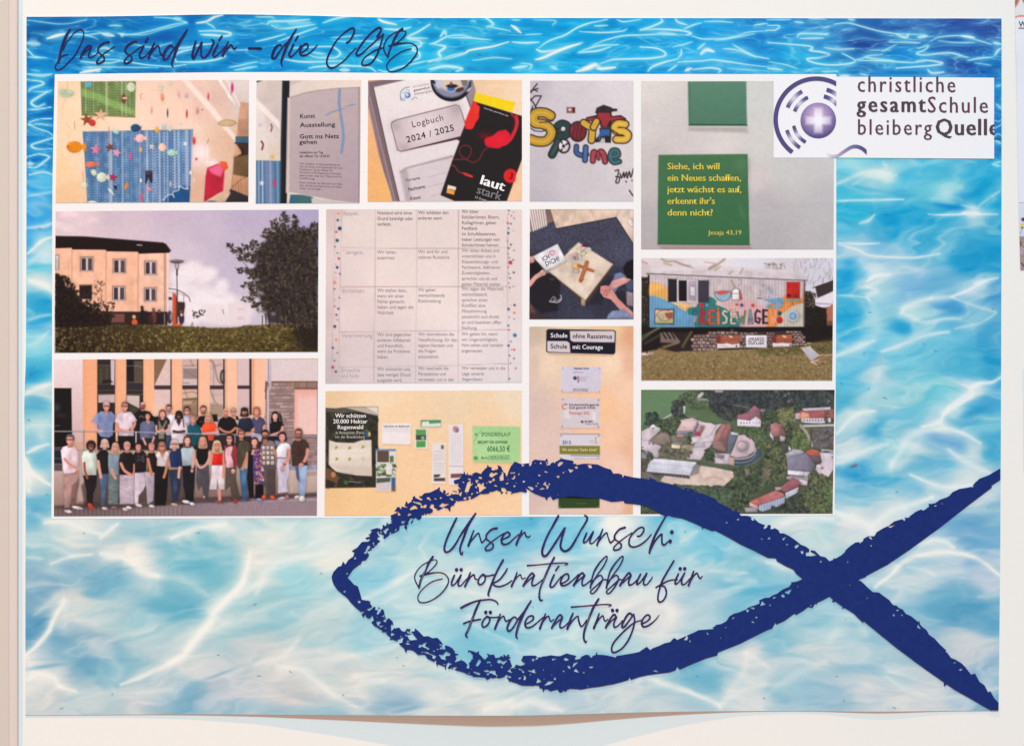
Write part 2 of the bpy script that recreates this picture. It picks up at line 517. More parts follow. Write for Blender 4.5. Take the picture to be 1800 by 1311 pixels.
WATER = """60 45 5 95 165;60 120 0 125 198;200 50 0 110 180;300 45 0 108 183;400 60 0 122 193;450 110 0 130 200;550 60 0 142 208;650 45 0 138 205;700 110 0 158 213
800 60 10 152 210;880 110 20 158 214;1000 60 0 152 214;1100 80 10 150 214;1200 60 15 142 213;1250 110 50 163 224;1350 60 20 128 204;1450 60 40 122 192;1530 65 35 88 163
1600 45 50 105 176;1700 45 48 92 168;1750 60 45 88 160;1400 110 30 158 214;1600 110 20 128 203;1700 115 35 88 168;1740 120 20 105 180;1755 180 20 120 190;1755 240 30 120 190
60 160 0 120 195;60 200 0 108 184;80 250 0 112 190;60 290 10 125 200;70 320 20 158 220;70 350 30 148 218;70 390 45 155 215;60 430 50 160 215;75 440 195 225 235;70 465 90 190 215;70 500 190 218 222;70 540 25 148 198
70 570 60 165 214;70 610 120 205 224;60 655 45 160 203;80 690 200 220 220;60 712 85 168 198;70 750 160 205 215;80 800 105 178 208;60 840 225 228 224;80 880 110 180 205;60 905 95 170 200
60 960 160 200 210;100 920 190 210 215;130 930 230 228 222;200 960 190 205 210;260 925 150 190 205;150 1008 118 168 193;200 1000 135 178 198;230 980 240 235 230;60 1030 130 170 195;60 1110 88 148 184;330 990 108 178 198
370 985 108 178 198;300 1065 105 172 195;200 1085 205 215 215;110 1060 225 222 218;130 1165 115 165 192;200 1180 115 172 194;180 1130 160 186 204;250 1100 188 213 218;80 1210 205 210 212;60 1180 235 232 228
150 1230 190 207 213;250 1230 190 200 208;330 1230 135 175 197;400 1240 195 203 213;350 1180 200 210 214;400 1120 170 203 211;430 1050 165 203 210;440 980 230 228 222;440 1150 200 208 212;380 1200 200 203 212
480 950 210 223 221;550 930 180 213 218;600 980 223 228 224;520 1010 168 213 222;500 1070 160 200 210;560 1100 196 213 216;480 1160 220 218 216;560 1160 203 212 215;500 1220 206 205 208;620 1180 215 217 216;640 1120 168 207 219
700 1170 200 210 212;650 1010 130 192 215;700 1020 193 218 224;720 980 188 217 222;750 930 160 209 222;830 945 145 203 222;880 960 118 185 213;930 920 118 188 215;800 1000 193 214 220;850 1050 203 219 222;760 1110 168 208 219
850 1130 118 185 208;950 1000 198 214 222;1000 940 132 198 222;1050 910 145 209 225;1075 920 240 240 238;1100 950 188 214 222;1200 920 122 196 220;1250 955 105 188 217;1160 990 140 195 214;1100 1000 132 188 212
1000 1060 145 200 220;1100 1070 205 212 216;1160 1080 222 222 224;1250 1060 172 203 217;1320 1035 108 180 207;1200 1020 195 214 220;1300 980 155 203 217;1050 1120 183 212 218;900 1215 183 204 212;700 1238 140 175 198;760 1240 210 218 220
850 1230 215 220 222;950 1235 166 193 209;1100 1212 193 207 214;1250 1190 122 180 203;1150 1240 183 204 214;1300 1220 210 218 222;1330 1150 210 215 220;1370 1130 118 180 203;1450 1090 145 193 211;1420 1150 205 215 220;1500 1200 215 218 222
1450 1240 152 186 206;1560 1180 188 209 218;1600 1210 210 212 218;1600 1020 190 210 220;1650 1060 108 170 198;1700 1080 98 160 193;1740 1100 120 175 203;1700 1140 205 208 215;1650 990 198 213 224;1740 1010 185 202 220;1740 1190 140 176 203;1700 960 110 165 203
1490 290 85 192 219;1560 310 168 213 224;1620 300 75 182 214;1740 300 45 167 208;1500 340 50 176 209;1650 340 115 198 214;1740 350 0 148 198;1490 375 40 168 204;1600 380 15 152 200;1680 360 0 136 193;1700 385 145 198 214;1740 400 50 160 203
1550 392 25 152 198;1590 395 5 142 196;1620 420 55 162 204;1500 430 165 203 224;1560 440 135 187 219;1650 440 115 188 214;1740 450 0 137 193;1500 480 12 147 203;1540 470 198 218 229;1600 470 178 208 227;1700 460 20 147 198;1650 480 128 184 215
1600 500 115 173 214;1500 510 0 143 198;1530 500 188 214 224;1700 510 188 214 227;1740 520 60 145 197;1500 550 12 152 203;1600 545 178 219 224;1665 535 60 150 203;1700 560 145 198 219;1585 575 25 147 198;1540 560 145 203 219
1500 600 45 163 208;1560 590 105 188 214;1620 600 105 188 214;1740 590 75 162 203;1520 630 105 188 219;1600 630 125 198 219;1700 640 85 178 209;1740 640 45 152 198;1490 660 70 175 212;1560 650 188 214 224;1640 680 115 198 214;1480 700 50 162 198
1530 700 165 209 219;1600 700 105 188 209;1700 685 208 221 229;1740 700 62 157 203;1660 700 145 203 219;1500 740 188 214 224;1540 760 50 155 197;1600 740 105 188 214;1650 750 218 227 231;1705 722 30 145 192;1740 740 105 188 214;1580 770 135 198 214
1500 790 208 221 227;1560 795 135 198 214;1660 770 125 172 214;1700 790 198 217 224;1740 790 75 168 203;1600 790 208 221 225;1640 810 105 178 209;1690 820 188 214 224;1500 830 50 150 198;1560 842 75 168 204;1620 830 135 193 214;1700 852 223 227 229
1500 880 125 188 214;1600 870 115 182 214;1650 860 188 214 224;1500 910 223 224 227;1560 920 223 224 227;1600 890 188 211 221;1700 930 115 167 203;1740 900 155 193 214;1450 930 178 213 221;1400 920 208 221 224;1450 960 188 213 219"""
ctl = []
for row in WATER.replace("\n", ";").split(";"):
    v = [float(t) for t in row.split()]
    ctl.append(v)
ctl = np.array(ctl)
def wash(X, Y):
    Wt = np.zeros(X.shape); S = np.zeros(X.shape + (3,))
    for x, y, r, g, b in ctl:
        # the upper strip (above y=130) and the rest of the water are two separate prints
        w = 1.0 / (((X - x) ** 2 * 0.8 + (Y - y) ** 2 * 1.4 + 160) ** 1.75)
        if y < 128: w = w * np.where(Y < 131, 1, 0.02)
        else: w = w * np.where(Y < 131, 0.002, 1)
        Wt += w; S += w[..., None] * np.array([r, g, b])
    return S / Wt[..., None]
# wash on a coarse lattice, read back with a swirl so that patches drift like water
cxs = np.arange(20, 1800, 6.0); cys = np.arange(10, 1290, 6.0)
GX, GY = np.meshgrid(cxs, cys)
WC = wash(GX, GY)
def bil(A, X, Y):
    u = np.clip((X - 20) / 6.0, 0, len(cxs) - 1.001); v = np.clip((Y - 10) / 6.0, 0, len(cys) - 1.001)
    i = u.astype(int); j = v.astype(int); fu = (u - i)[..., None]; fv = (v - j)[..., None]
    return (A[j, i] * (1 - fu) + A[j, i + 1] * fu) * (1 - fv) + (A[j + 1, i] * (1 - fu) + A[j + 1, i + 1] * fu) * fv
X, Y = W.X, W.Y
in_top = 1 - smooth(129.5, 131.5, Y)
upper = np.maximum(in_top, (1 - smooth(285, 330, Y)) * np.where((X < 110) | (X > 1735), 1, 0))
wx = fbm(X, Y, 90, 34, 5) * 34; wy = fbm(X, Y, 90, 34, 6) * 11
yy = np.where(Y < 131, np.clip(Y + wy * .6, 27, 129), np.clip(Y + wy * 1.7, 133, 1290))
W.C[:] = bil(WC, X + wx * (1 - .3 * upper), yy)
# brushed streaks, long in one direction
def lean(a, sx, sy, seed, o):
    c, q = math.cos(a), math.sin(a)
    return fbm((X * c + Y * q) + wx * 1.2, (-X * q + Y * c) + wy * 2.4, sx, sy, seed, o)
mixk = smooth(-.25, .25, fbm(X, Y, 230, 170, 31))
st = (lean(-.35, 100, 14, 11, 4) * mixk + lean(.12, 110, 13, 13, 4) * (1 - mixk)) * .8 + lean(-.12, 60, 4.5, 12, 2) * .24
low = 1 - upper
amp = low * 26
W.C += (st * amp)[..., None] * np.array([1.35, .75, .5])
hi = np.clip((lean(-.4, 130, 26, 14, 3) * mixk + lean(.1, 130, 26, 15, 3) * (1 - mixk)) * 2.4 - 0.35, 0, 1) * low * .20
W.C += (np.array([240, 240, 236]) - W.C) * hi[..., None]
def veil(a, sx, sy, seed, sharp):
    c, q = math.cos(a), math.sin(a)
    n = fbm((X * c + Y * q) + wx * 1.6, (-X * q + Y * c) + wy * 3.0, sx, sy, seed, 3)
    return np.exp(-(np.abs(n) / sharp) ** 1.2)
soft_web = veil(-.45, 170, 66, 71, .12) * mixk * .34 + veil(.15, 190, 62, 73, .12) * (1 - mixk) * .34 + veil(-.3, 80, 30, 75, .10) * .10
W.C += (np.array([242, 241, 237]) - W.C) * np.clip(soft_web * low, 0, 1)[..., None]
deep = np.clip(-fbm(X + wx, Y + wy * 2, 120, 44, 77, 3) * 2.0 - .2, 0, 1) * low * .34
W.C += (np.array([92, 168, 200]) - W.C) * deep[..., None]
# ripple web of the upper water
def web(sx, sy, seed, sharp, k):
    n = fbm(X + wx * k, Y + wy * k, sx, sy, seed, 2)
    return np.exp(-(np.abs(n) / sharp) ** 1.25)
top_tone = fbm(X + wx, Y, 60, 12, 21, 3)
W.C += (upper * top_tone * 42)[..., None] * np.array([.35, .75, .6])
wb = web(86, 17, 41, .045, 1.0) * .60 + web(60, 12, 43, .05, 1.3) * .42 + web(120, 22, 45, .12, .8) * .28 + web(34, 6.5, 47, .06, 1.6) * .30
brk = np.clip(.55 + fbm(X, Y, 50, 16, 44) * 1.6, 0, 1)
W.C += (np.array([175, 232, 243]) - W.C) * np.clip(upper * wb * brk * .70, 0, 1)[..., None]

def glowline(P, w, a, col, core=0.5, soft=False):
    P = spline(np.asarray(P, float), 5)
    if w < 2.2: w = max(w, .95)
    sl = W.sl(P[:, 0].min(), P[:, 1].min(), P[:, 0].max(), P[:, 1].max(), w * 6 + 2)
    if sl is None: return
    X, Y = W.X[sl] + wx[sl] * .10, W.Y[sl] + wy[sl] * .25
    d = np.full(X.shape, 1e9); best_t = np.zeros(X.shape); n = len(P) - 1
    for i, (p, q) in enumerate(zip(P[:-1], P[1:])):
        dd, t = seg_dist(X, Y, p[0], p[1], q[0], q[1])
        m = dd < d; d = np.where(m, dd, d); best_t = np.where(m, (i + t) / n, best_t)
    wl = w * (0.35 + 0.75 * np.sin(np.pi * np.clip(best_t, .04, .96)) ** .7)
    if soft: k = .72 * np.exp(-(d / wl) ** 2) + .40 * np.exp(-(d / (wl * 2.7)) ** 2)
    else: k = np.exp(-(d / wl) ** 2) + (.22 * np.exp(-(d / (wl * 3.2)) ** 2) if w < 2.6 else .15 * np.exp(-(d / (wl * 2.0)) ** 2))
    if w < 2.6:      # bright water round a thin ripple
        W._mix(sl, np.exp(-(d / (wl * 4.2 + 1.5)) ** 2) * .42 * min(a, 1) * upper[sl], (70, 190, 228))
    brush = 0.86 + 0.3 * st[sl] * (1 - upper[sl])
    W._mix(sl, np.clip(k * a * brush, 0, 1), col)

REG = {'a': (0, 0), 'b': (450, 0), 'c': (900, 0), 'd': (1350, 0), 'e': (0, 330), 'f': (1350, 330), 'g': (0, 620), 'h': (450, 640), 'i': (900, 640), 'j': (1350, 640),
       'k': (0, 970), 'l': (450, 970), 'm': (900, 970), 'n': (1350, 970)}
# region, half width px, strength : points in the enlarged crop (3.973 per px)
CAUSTICS = """a 1 .9:185 340 215 370 240 395 320 405|a 5 .8:190 300 230 300 270 305|a 2.2 1:330 270 400 250 460 240|a 1 .9:460 250 560 245 640 262 680 280|a 3 1:720 243 750 245 790 250|a 1 .8:610 250 700 235 760 240
a 3 1:840 238 850 242 862 240|a .8 .8:820 230 1000 240 1150 200 1290 160|a .7 .8:870 245 1050 215 1200 170 1300 155|a 1 .8:760 180 810 178 850 180|a .8 .8:1080 120 1200 125 1280 150 1300 160|a 1.8 .7:1215 125 1265 127
a 1.5 1:1370 160 1440 150 1500 120 1560 105|a .8 .9:1440 160 1480 180 1500 200|a 1.9 .9:1390 215 1500 215 1590 225 1610 240 1560 255 1420 245|a 1.5 .9:1400 240 1540 250|a 1 .9:1310 335 1400 320 1480 310|a 2.2 .8:1230 345 1330 338|a 1.2 .95:1230 440 1350 440 1480 425 1560 400 1570 385
a 1.2 .9:1230 440 1215 400 1260 370 1340 350|a 1.2 .8:1600 470 1700 450 1788 435|a 1 .9:1640 490 1720 475 1788 465|a .6 .7:1590 350 1788 345|a .8 .9:700 420 800 420 900 440 1150 470 1300 460|a 1.5 .8:570 430 640 440 760 445 830 430
a .6 .7:580 470 700 470 900 475 1100 480|a 2.6 1:560 508 620 495 700 485|a 3 .8:670 490 690 500|a 2 .8:680 350 740 340 780 360|a 1.4 .8:650 380 760 385|a .8 .9:190 400 280 405|a .8 .6:220 490 280 500|a .7 .7:190 150 400 170 600 140|a .7 .7:900 300 1050 330 1200 300
a 1.4 .95:190 560 280 570 300 590 220 620 200 640|a .8 .9:220 640 330 640 360 630|a 1.8 .95:330 640 270 680 220 720 260 750 310 730|a .9 .9:190 770 280 765 360 750|a .8 .9:360 830 260 840 200 865 240 895 330 920 365 945|a .6 .8:190 880 280 870 360 880
a 1.3 .95:365 960 300 980 220 1010 260 1040 360 1040|a 1.2 .95:190 1100 280 1080 350 1100 300 1140 240 1170 190 1165|a 4 .8:200 1145 230 1145|a 2 .8:190 520 280 530 360 520|a 1 .8:200 1220 300 1200 360 1220
b .8 .8:0 120 100 120 130 130|b 1.5 .85:80 170 110 150 240 150 370 140|b 1.5 .85:110 180 170 205 300 190 410 175|b 4 .45:230 165 380 163|b 1 .9:150 290 300 240 420 200|b 1 .9:0 290 90 270 200 240|b 1.4 .9:470 165 540 140 640 120 760 115|b .7 .8:530 270 620 265 740 250
b 1.9 1:860 140 900 160 980 180|b 1.6 .9:900 210 1000 215 1080 200|b 1.9 .95:1220 180 1130 230 1060 265 1140 285 1150 320 1090 345 1140 370 1140 410 1080 430|b .9 .8:1050 265 1200 270|b 1.2 .9:240 340 500 330 560 345 590 380 540 410 420 405 350 380|b 1.5 .7:380 370 480 380
b 1.3 .9:200 420 330 440 600 430|b .8 .8:540 290 640 300 760 290 900 290|b 3 .75:770 350 840 310 880 320|b 1.6 .85:740 430 800 400 880 430|b 1.4 .9:370 480 440 470 600 460 780 470 840 500|b 3 .9:590 490 650 490|b 1 .9:860 490 920 500 1000 470 1150 440 1300 420
b 2.1 .95:1240 310 1320 330 1280 370 1290 410 1210 440|b 1.2 .95:1210 310 1250 300 1340 260 1420 250 1500 260|b 2.4 .9:1290 260 1320 225 1330 250|b 1 .9:1350 270 1500 270 1640 285|b 1.3 1:1330 420 1450 380 1500 350 1650 330 1760 300|b .9 .8:1260 440 1350 400 1450 370
b 1.7 .9:1590 110 1660 170 1620 190|b 1 .7:1500 150 1540 150|b 2 .9:1220 490 1330 470 1440 480 1400 500|b .8 .8:1640 190 1780 220|b .7 .7:1000 320 1180 300|b 1 .7:1520 420 1650 400 1780 410
c 2.4 1:0 180 30 200 60 230|c .8 .8:0 140 60 140|c 1.2 .95:180 340 250 290 360 250 440 200 520 165 660 135|c 1.6 1:165 350 210 365 320 350 490 300|c 2 1:160 415 220 400 340 350 470 310|c 1.4 .95:0 300 90 305 180 300|c .8 .8:90 245 200 240|c .7 .7:150 140 300 150 280 180
c .9 .95:470 220 620 225 760 220 800 205|c .9 .95:560 325 640 285 760 255 900 250 1050 245 1240 240|c .9 .9:570 180 660 175|c 1.5 .95:900 215 1000 210 1180 210 1250 230 1220 240|c 2.3 .6:1020 235 1140 235|c 1.3 .95:1040 135 1050 155 980 190 900 215|c 1.3 .9:1140 135 1160 160 1220 175
c 1 .9:1200 200 1250 180 1320 160|c .9 .9:730 140 780 155 900 140|c 1.2 .95:460 370 540 340 620 320 740 315|c 1.1 .95:470 370 600 355 690 330|c 1.4 .95:890 335 1000 340 1060 365 1060 395 960 410 820 415 700 415 620 440|c 4 1:500 480 580 455 620 475|c 2.2 1:600 480 720 470
c 3 1:450 500 520 480 580 445|c .7 .8:1120 330 1200 310 1260 290|c 1.3 .9:1160 410 1180 380 1180 345|c 1.4 .95:950 500 980 470 1060 440 1160 415|c 1 .9:1090 500 1150 460|c 1 .9:1160 440 1300 430 1400 420 1500 435 1788 470|c 3.2 1:1320 375 1360 345 1410 360|c 1.2 .9:1300 340 1350 300
c 2.6 1:1210 500 1250 482|c 1.4 .9:1260 490 1380 475 1450 490 1440 510|c .9 .9:1260 250 1340 270 1500 265 1650 230 1788 220|c .8 .8:1420 280 1560 260 1700 240|c 1.2 .9:1480 340 1560 350 1680 390 1788 410|c 1.2 .8:1540 310 1600 350 1700 400|c 1.3 .7:1340 150 1450 150 1540 160
c 1.1 .9:1700 180 1788 165|c 1.6 .8:60 440 130 450 120 480|c 2 .9:0 470 100 460|c 1.8 .8:270 460 310 480|c 1 .5:1500 480 1788 500
d 1 .9:0 180 80 180 60 210 0 215|d 1.3 .8:190 150 250 155|d .8 .8:0 140 160 135|d .7 .7:290 130 400 135|d 2 .8:560 140 600 142|d 1 .85:460 170 560 165 700 200 900 235 1100 240|d .9 .7:380 200 430 185|d 1.5 .85:210 260 240 235 400 240 420 235|d 1.4 .8:230 270 390 265
d 1.3 .95:0 300 120 310 280 320 320 335 300 350 370 360 430 380 360 400 270 410 330 440 450 450 580 440 600 420 540 380 520 370|d 1.8 .7:400 330 480 340 600 340|d 1.3 .85:600 420 650 410 700 390 800 380|d 1.7 .9:680 400 750 415 880 430|d 1 .85:620 420 800 430 1000 440 1100 430
d .7 .7:700 350 860 350|d 1.2 .8:850 295 1000 295 1060 300|d 2 .85:900 240 960 260 990 240|d 2 .95:1050 260 1110 250|d 1 .85:1140 290 1200 260 1340 250 1450 280 1560 310|d 1.8 1:1350 250 1440 265|d 1 .8:1190 290 1300 300 1440 300|d 1.2 .85:1050 340 1120 320 1100 350 1040 375 1100 385 1250 370 1330 385 1400 400
d 1 .95:1400 420 1480 410 1580 405|d 2 .9:1590 390 1610 360 1630 340|d 2.2 .8:1580 300 1630 310|d 1.6 .9:1040 430 1110 420 1220 435 1190 450 1050 470 900 480|d .9 .8:0 430 120 450 200 480|d 2 .8:0 480 100 490|d 1.2 .7:370 500 480 495|d 2 .85:1120 490 1150 510 1230 500
d 2 .8:500 525 560 525|d 1 .7:640 515 700 525|d 1 .6:1450 440 1560 460|d .8 .7:800 360 840 340 900 310|d 1.4 .7:1590 600 1625 590|d 1.4 .7:1590 730 1625 760|d 1.6 .8:1590 980 1625 1000|d 1.4 .7:1585 860 1625 850
f 1.3 .85:480 90 600 90 800 85 950 80|f 1.1 .9:1120 185 1260 190 1350 185 1420 170 1470 185 1600 185|f 4 1:1360 175 1460 178|f 1.8 .7:640 250 700 230 745 190|f 1 .8:490 385 650 390 780 385|f 1.6 .8:490 395 620 430 700 465 850 480 1050 480 1200 460|f 3 .9:700 650 740 620 840 605
f 3 .7:690 690 760 720 700 760 710 790|f 1 .6:480 755 600 760 700 770|f 1.6 .85:1280 760 1380 720 1450 680 1520 645 1600 630|f 3 .8:1440 665 1520 650|f 4 .85:930 870 960 830 1060 790 1140 770|f 3 .6:940 870 1000 900 1100 940 1250 920 1340 920|f 3 .6:1140 770 1300 760
f 2 .5:1300 770 1450 830 1590 870|f 1.6 .5:1590 880 1480 950 1300 985|f 8 .35:730 800 740 900 760 1000 650 1090|f 3.5 .7:480 1180 600 1130 740 1070|f 3.5 .7:800 1140 950 1090 1100 1030 1250 1010|f 6 .35:1150 80 1250 30 1350 0|f 1.6 .5:1470 130 1550 70 1620 30|f 2 .6:1350 120 1420 140 1460 150|f 9 .3:650 500 660 560 740 600
d 3 .6:480 1290 700 1200 860 1210|d 5 .5:780 1220 900 1220|d 3 .4:800 1130 820 1180 700 1230 600 1290|d 3 .3:1100 1130 1300 1110 1450 1140|d 1.5 .8:1565 1140 1620 1125|d 1.5 .8:1565 1150 1620 1160
j 3.2 1:1630 80 1560 120 1480 130 1410 170 1420 220 1300 290 1230 340 1200 400 1080 440|j 2 .8:1400 200 1250 300|j 3 .8:1190 400 1240 440 1330 460 1480 550|j 5 .6:1200 450 1050 480 960 540 920 620 860 700|j 5 .35:860 700 960 690 1000 600 1060 540|j 3 .85:480 480 560 400 650 340 740 330
j 7 .35:700 340 650 260 720 200 780 60|j 4 .6:480 650 600 640 700 600 830 565|j 5 .6:480 690 600 660|j 2.6 .9:1000 770 1080 810 1200 850 1350 850 1500 820|j 4 .7:1250 590 1340 660 1450 720 1550 760|j 4 .9:460 1030 600 1080 720 1130|j 4 .9:720 1130 850 1030 1000 980 1150 930|j 6 .8:730 1130 720 1190
j 4 .9:1060 1260 1150 1230 1240 1240 1300 1280|j 4 .7:100 1110 250 1070 450 1080
n 3.2 .95:740 250 860 150 960 60 1080 20 1250 0 1400 20 1520 80 1620 160|n 3 .5:980 100 1080 120 1160 160|n 4 .4:1470 310 1620 290|n 4 .3:1180 620 1300 600 1600 620|n 8 .35:430 620 500 500 600 450 680 580|n 6 .4:0 990 200 850 400 760|n 4 .45:820 870 1000 970 1300 1000 1610 950|n 5 .8:0 70 80 80 170 120
m 7 .45:700 430 850 340 1000 280 1150 240|m 6 .45:1050 360 1120 420 1090 500 1030 560|m 4 .8:870 900 950 870 1050 910 1200 960 1400 1040 1450 1080|m 4 .45:1640 700 1620 830 1500 1000 1440 1070|m 4 .55:1630 700 1700 740 1788 800|m 4 .4:1450 1060 1620 960 1760 920|m 7 .8:0 1080 150 1050 350 1110|m 3 .5:1390 130 1500 140 1650 150
m 4 .4:1500 190 1700 200|l 6 .6:0 80 120 90 60 150 0 280|l 5 .5:150 70 300 40 500 0|l 4 .5:740 330 900 250 1100 130|l 4 .6:0 780 180 730 300 610|l 4 .6:150 790 330 830 450 920 560 1010 700 1080|l 6 .35:450 700 700 720|l 5 .4:980 380 1300 400|l 7 .4:700 860 900 900|l 7 .8:1600 1100 1700 1070 1788 1040
k 3.4 1:185 720 260 650 330 560 380 450 440 340|k 7 .6:420 350 460 345|k 3.5 .95:185 890 260 850 360 870 420 940 520 970|k 3 .8:220 800 240 850|k 3.5 1:1740 0 1730 80 1690 200 1640 280|k 6 1:1700 190 1620 290 1500 420 1440 520 1330 650 1280 720 1180 780|k 3 .85:1290 720 1180 780 1000 860 850 920|k 5 .6:1788 220 1700 280 1640 310
k 6 .9:850 40 930 80 1000 140 1100 170|k 5 .8:700 10 850 40|k 5 .35:1100 170 1300 200 1450 300|k 2 .7:360 80 500 30 640 15|k 2 .5:190 40 300 50|k 5 .35:540 480 700 480 820 430|k 5 .35:480 990 700 960 900 1000 1200 960|k 6 .4:1480 380 1600 330|k 3.2 .4:230 440 400 300
g 4 .85:180 290 250 250 350 220|g 2 .8:190 700 250 670 340 640|g 3 .9:180 740 230 830 290 880 350 920|g 5 .8:185 760 200 860 200 960|g 6 .3:200 520 330 480|g 5 .8:310 1190 450 1180 560 1220 700 1260|g 3 .8:700 1290 820 1190|g 4 .85:1200 1290 1400 1230 1580 1200|g 10 .6:1500 1240 1620 1240
e 1.2 .5:190 60 300 40 360 30|e 2 .7:190 280 300 270 360 250|e 1.8 1:190 455 250 410 300 370 360 350|e 8 .6:230 440 300 430 360 410|e 5 .8:200 650 300 680 360 730|e 3 .4:190 540 260 470|e 1.5 .6:190 920 280 890 360 880|e 3 .4:190 1100 260 1080 340 1000
h 5 .35:0 1300 150 1200 300 1090|h 10 .4:400 1170 600 1150|h 6 .4:380 1250 600 1220 860 1200|i 5 .9:680 1070 700 1100 710 1180|i 5 .9:740 1070 725 1100 715 1180|i 4 .6:500 1260 700 1240 900 1200|i 4 .5:1180 1240 1300 1170"""
for row in CAUSTICS.replace("\n", "|").split("|"):
    hd, pts = row.split(":")
    rg, w, a = hd.split()
    v = np.array([float(t) for t in pts.split()]).reshape(-1, 2) / 3.9733 + REG[rg]
    topish = rg in 'abcd' and v[:, 1].mean() < 300
    glowline(v, float(w) * (1.15 if topish else 1.45), float(a) * (.95 if topish else 1.0), (212, 240, 244) if topish and float(a) < .97 else (243, 242, 238) if rg not in 'fj' else (236, 241, 241), soft=not topish)
# dark drifts in the pale water
DARKS = """k 300 800 130 15 -.15 95 155 190 .7|k 620 830 90 30 .5 100 165 190 .6|k 1170 390 90 22 .5 110 175 195 .8|k 500 160 60 30 0 115 165 198 .4|k 1540 850 120 10 -.35 115 165 190 .7|k 1260 1040 90 22 -.2 125 165 188 .6|k 1420 100 80 45 0 105 172 195 .5
k 210 460 40 30 0 100 155 190 .7|k 200 560 25 60 0 90 150 188 .6|l 700 180 130 40 -.2 120 185 212 .7|l 250 390 70 18 -.3 140 190 205 .5|l 60 510 120 25 -.1 140 190 205 .6|l 400 640 70 30 0 165 205 218 .5|l 1050 1060 180 26 -.05 130 172 195 .6|m 400 80 180 14 -.1 120 178 205 .5
m 1400 860 150 30 -.05 115 175 200 .5|n 1300 400 200 45 -.05 95 160 190 .45|n 1450 60 130 30 -.2 110 165 200 .3|n 200 620 120 30 0 150 195 208 .4|n 400 1010 180 22 -.05 150 185 205 .5|j 740 480 70 30 0 70 155 198 .7|j 1450 330 130 24 -.4 40 140 190 .5|j 1240 510 70 22 .2 140 180 215 .7
j 1100 660 70 22 .3 95 170 205 .6|f 1280 840 110 24 .15 85 150 200 .7|f 1250 130 130 20 .15 0 120 188 .8|f 1100 240 160 30 0 5 140 195 .5|f 560 520 50 30 0 10 145 200 .5|g 230 150 40 50 0 40 140 190 .6|g 260 360 60 35 0 80 165 200 .6|g 280 760 60 50 0 110 185 210 .5|g 240 1100 35 25 0 75 155 200 .6
d 730 250 60 18 .1 30 80 155 .8|d 430 410 60 22 0 15 120 185 .7|d 1290 280 80 12 0 25 85 160 .8|d 560 240 80 20 0 40 95 165 .6|a 250 210 60 30 0 0 85 155 .7|a 450 190 200 20 -.05 0 90 165 .6|a 600 275 90 14 0 0 85 155 .8|a 1100 240 90 22 -.2 0 90 165 .6|b 60 215 150 25 0 0 110 170 .5"""
for row in DARKS.replace("\n", "|").split("|"):
    t = row.split(); v = [float(q) for q in t[1:]]
    W.glow(REG[t[0]][0] + v[0] / 3.9733, REG[t[0]][1] + v[1] / 3.9733, v[2] / 3.9733, v[3] / 3.9733, (v[5], v[6], v[7]), v[8] * .85, v[4])
# dust and scratches in the print
for rg, x, y, l, an in [('k', 1525, 720, 2.4, .1), ('k', 430, 1092, 3, -.4), ('k', 785, 992, 2, -.8), ('k', 1780, 365, 3, -.6), ('l', 455, 150, 2, .6), ('l', 1030, 795, 2, .1), ('l', 240, 835, 2.4, .3), ('l', 20, 865, 3, 0),
                        ('l', 610, 998, 2, .8), ('l', 985, 738, 1.6, 0), ('m', 1295, 868, 2, -.4), ('m', 1762, 1020, 2.2, .5), ('n', 480, 868, 2, -.3), ('n', 530, 1038, 2.2, -.7), ('n', 882, 1086, 3.4, .4), ('n', 543, 470, 1, 1.5),
                        ('f', 825, 190, 2.4, .1), ('f', 710, 870, 3.2, .1), ('f', 1090, 1090, 2, .3), ('f', 1170, 1140, 3, .2), ('f', 672, 1156, 2, 0), ('f', 1290, 445, 2, 0), ('f', 1570, 850, 2, 0), ('j', 515, 135, 2.6, .2),
                        ('j', 815, 236, 4, .3), ('j', 900, 893, 2.4, .2), ('j', 705, 172, 1.4, 0), ('e', 277, 287, 3.4, .1), ('g', 200, 470, 3, .1), ('g', 325, 988, 1.6, 0), ('g', 586, 1260, 2, 0), ('g', 1385, 1255, 3, -.2),
                        ('g', 215, 150, 3.4, 1.2), ('i', 135, 1078, 2.6, .1), ('i', 1210, 1170, 1.8, 1.2), ('b', 1560, 385, 3, .4), ('b', 970, 350, 2, 1.3), ('m', 145, 383, 1.4, 1)]:
    W.blob(REG[rg][0] + x / 3.9733, REG[rg][1] + y / 3.9733, l * .8, .8, (70, 88, 120), an, .8, .75)
W.blob(1501, 819, 6, 1.6, (150, 62, 60), -.35, .9, .95)
m_ = W.C.mean(-1, keepdims=True)
W.C = np.clip(m_ + (W.C - m_) * (1.05 + .09 * low)[..., None], 0, 247) * np.array([.985, .99, .985])
# printed side of the sheet; cells hidden under the collage panel are left to the panel's own sheet
V = place(W.X, W.Y, 0).reshape(-1, 3)
ii = np.arange(W.nx * W.ny).reshape(W.ny, W.nx)
qd = np.stack([ii[:-1, :-1], ii[1:, :-1], ii[1:, 1:], ii[:-1, 1:]], -1).reshape(-1, 4)
mx_, my_ = W.X[:-1, :-1].ravel(), W.Y[:-1, :-1].ravel()
under = (mx_ > 104) & (mx_ < 1455) & (my_ > 140) & (my_ < 895)
me = mesh_from("water_print", V, [qd[~under]], (lin(W.C) / GAIN).reshape(-1, 3))
add("water_print", me, poster, ink_material(), "printed pool water, deep blue strip above, pale turquoise below")
del V, qd
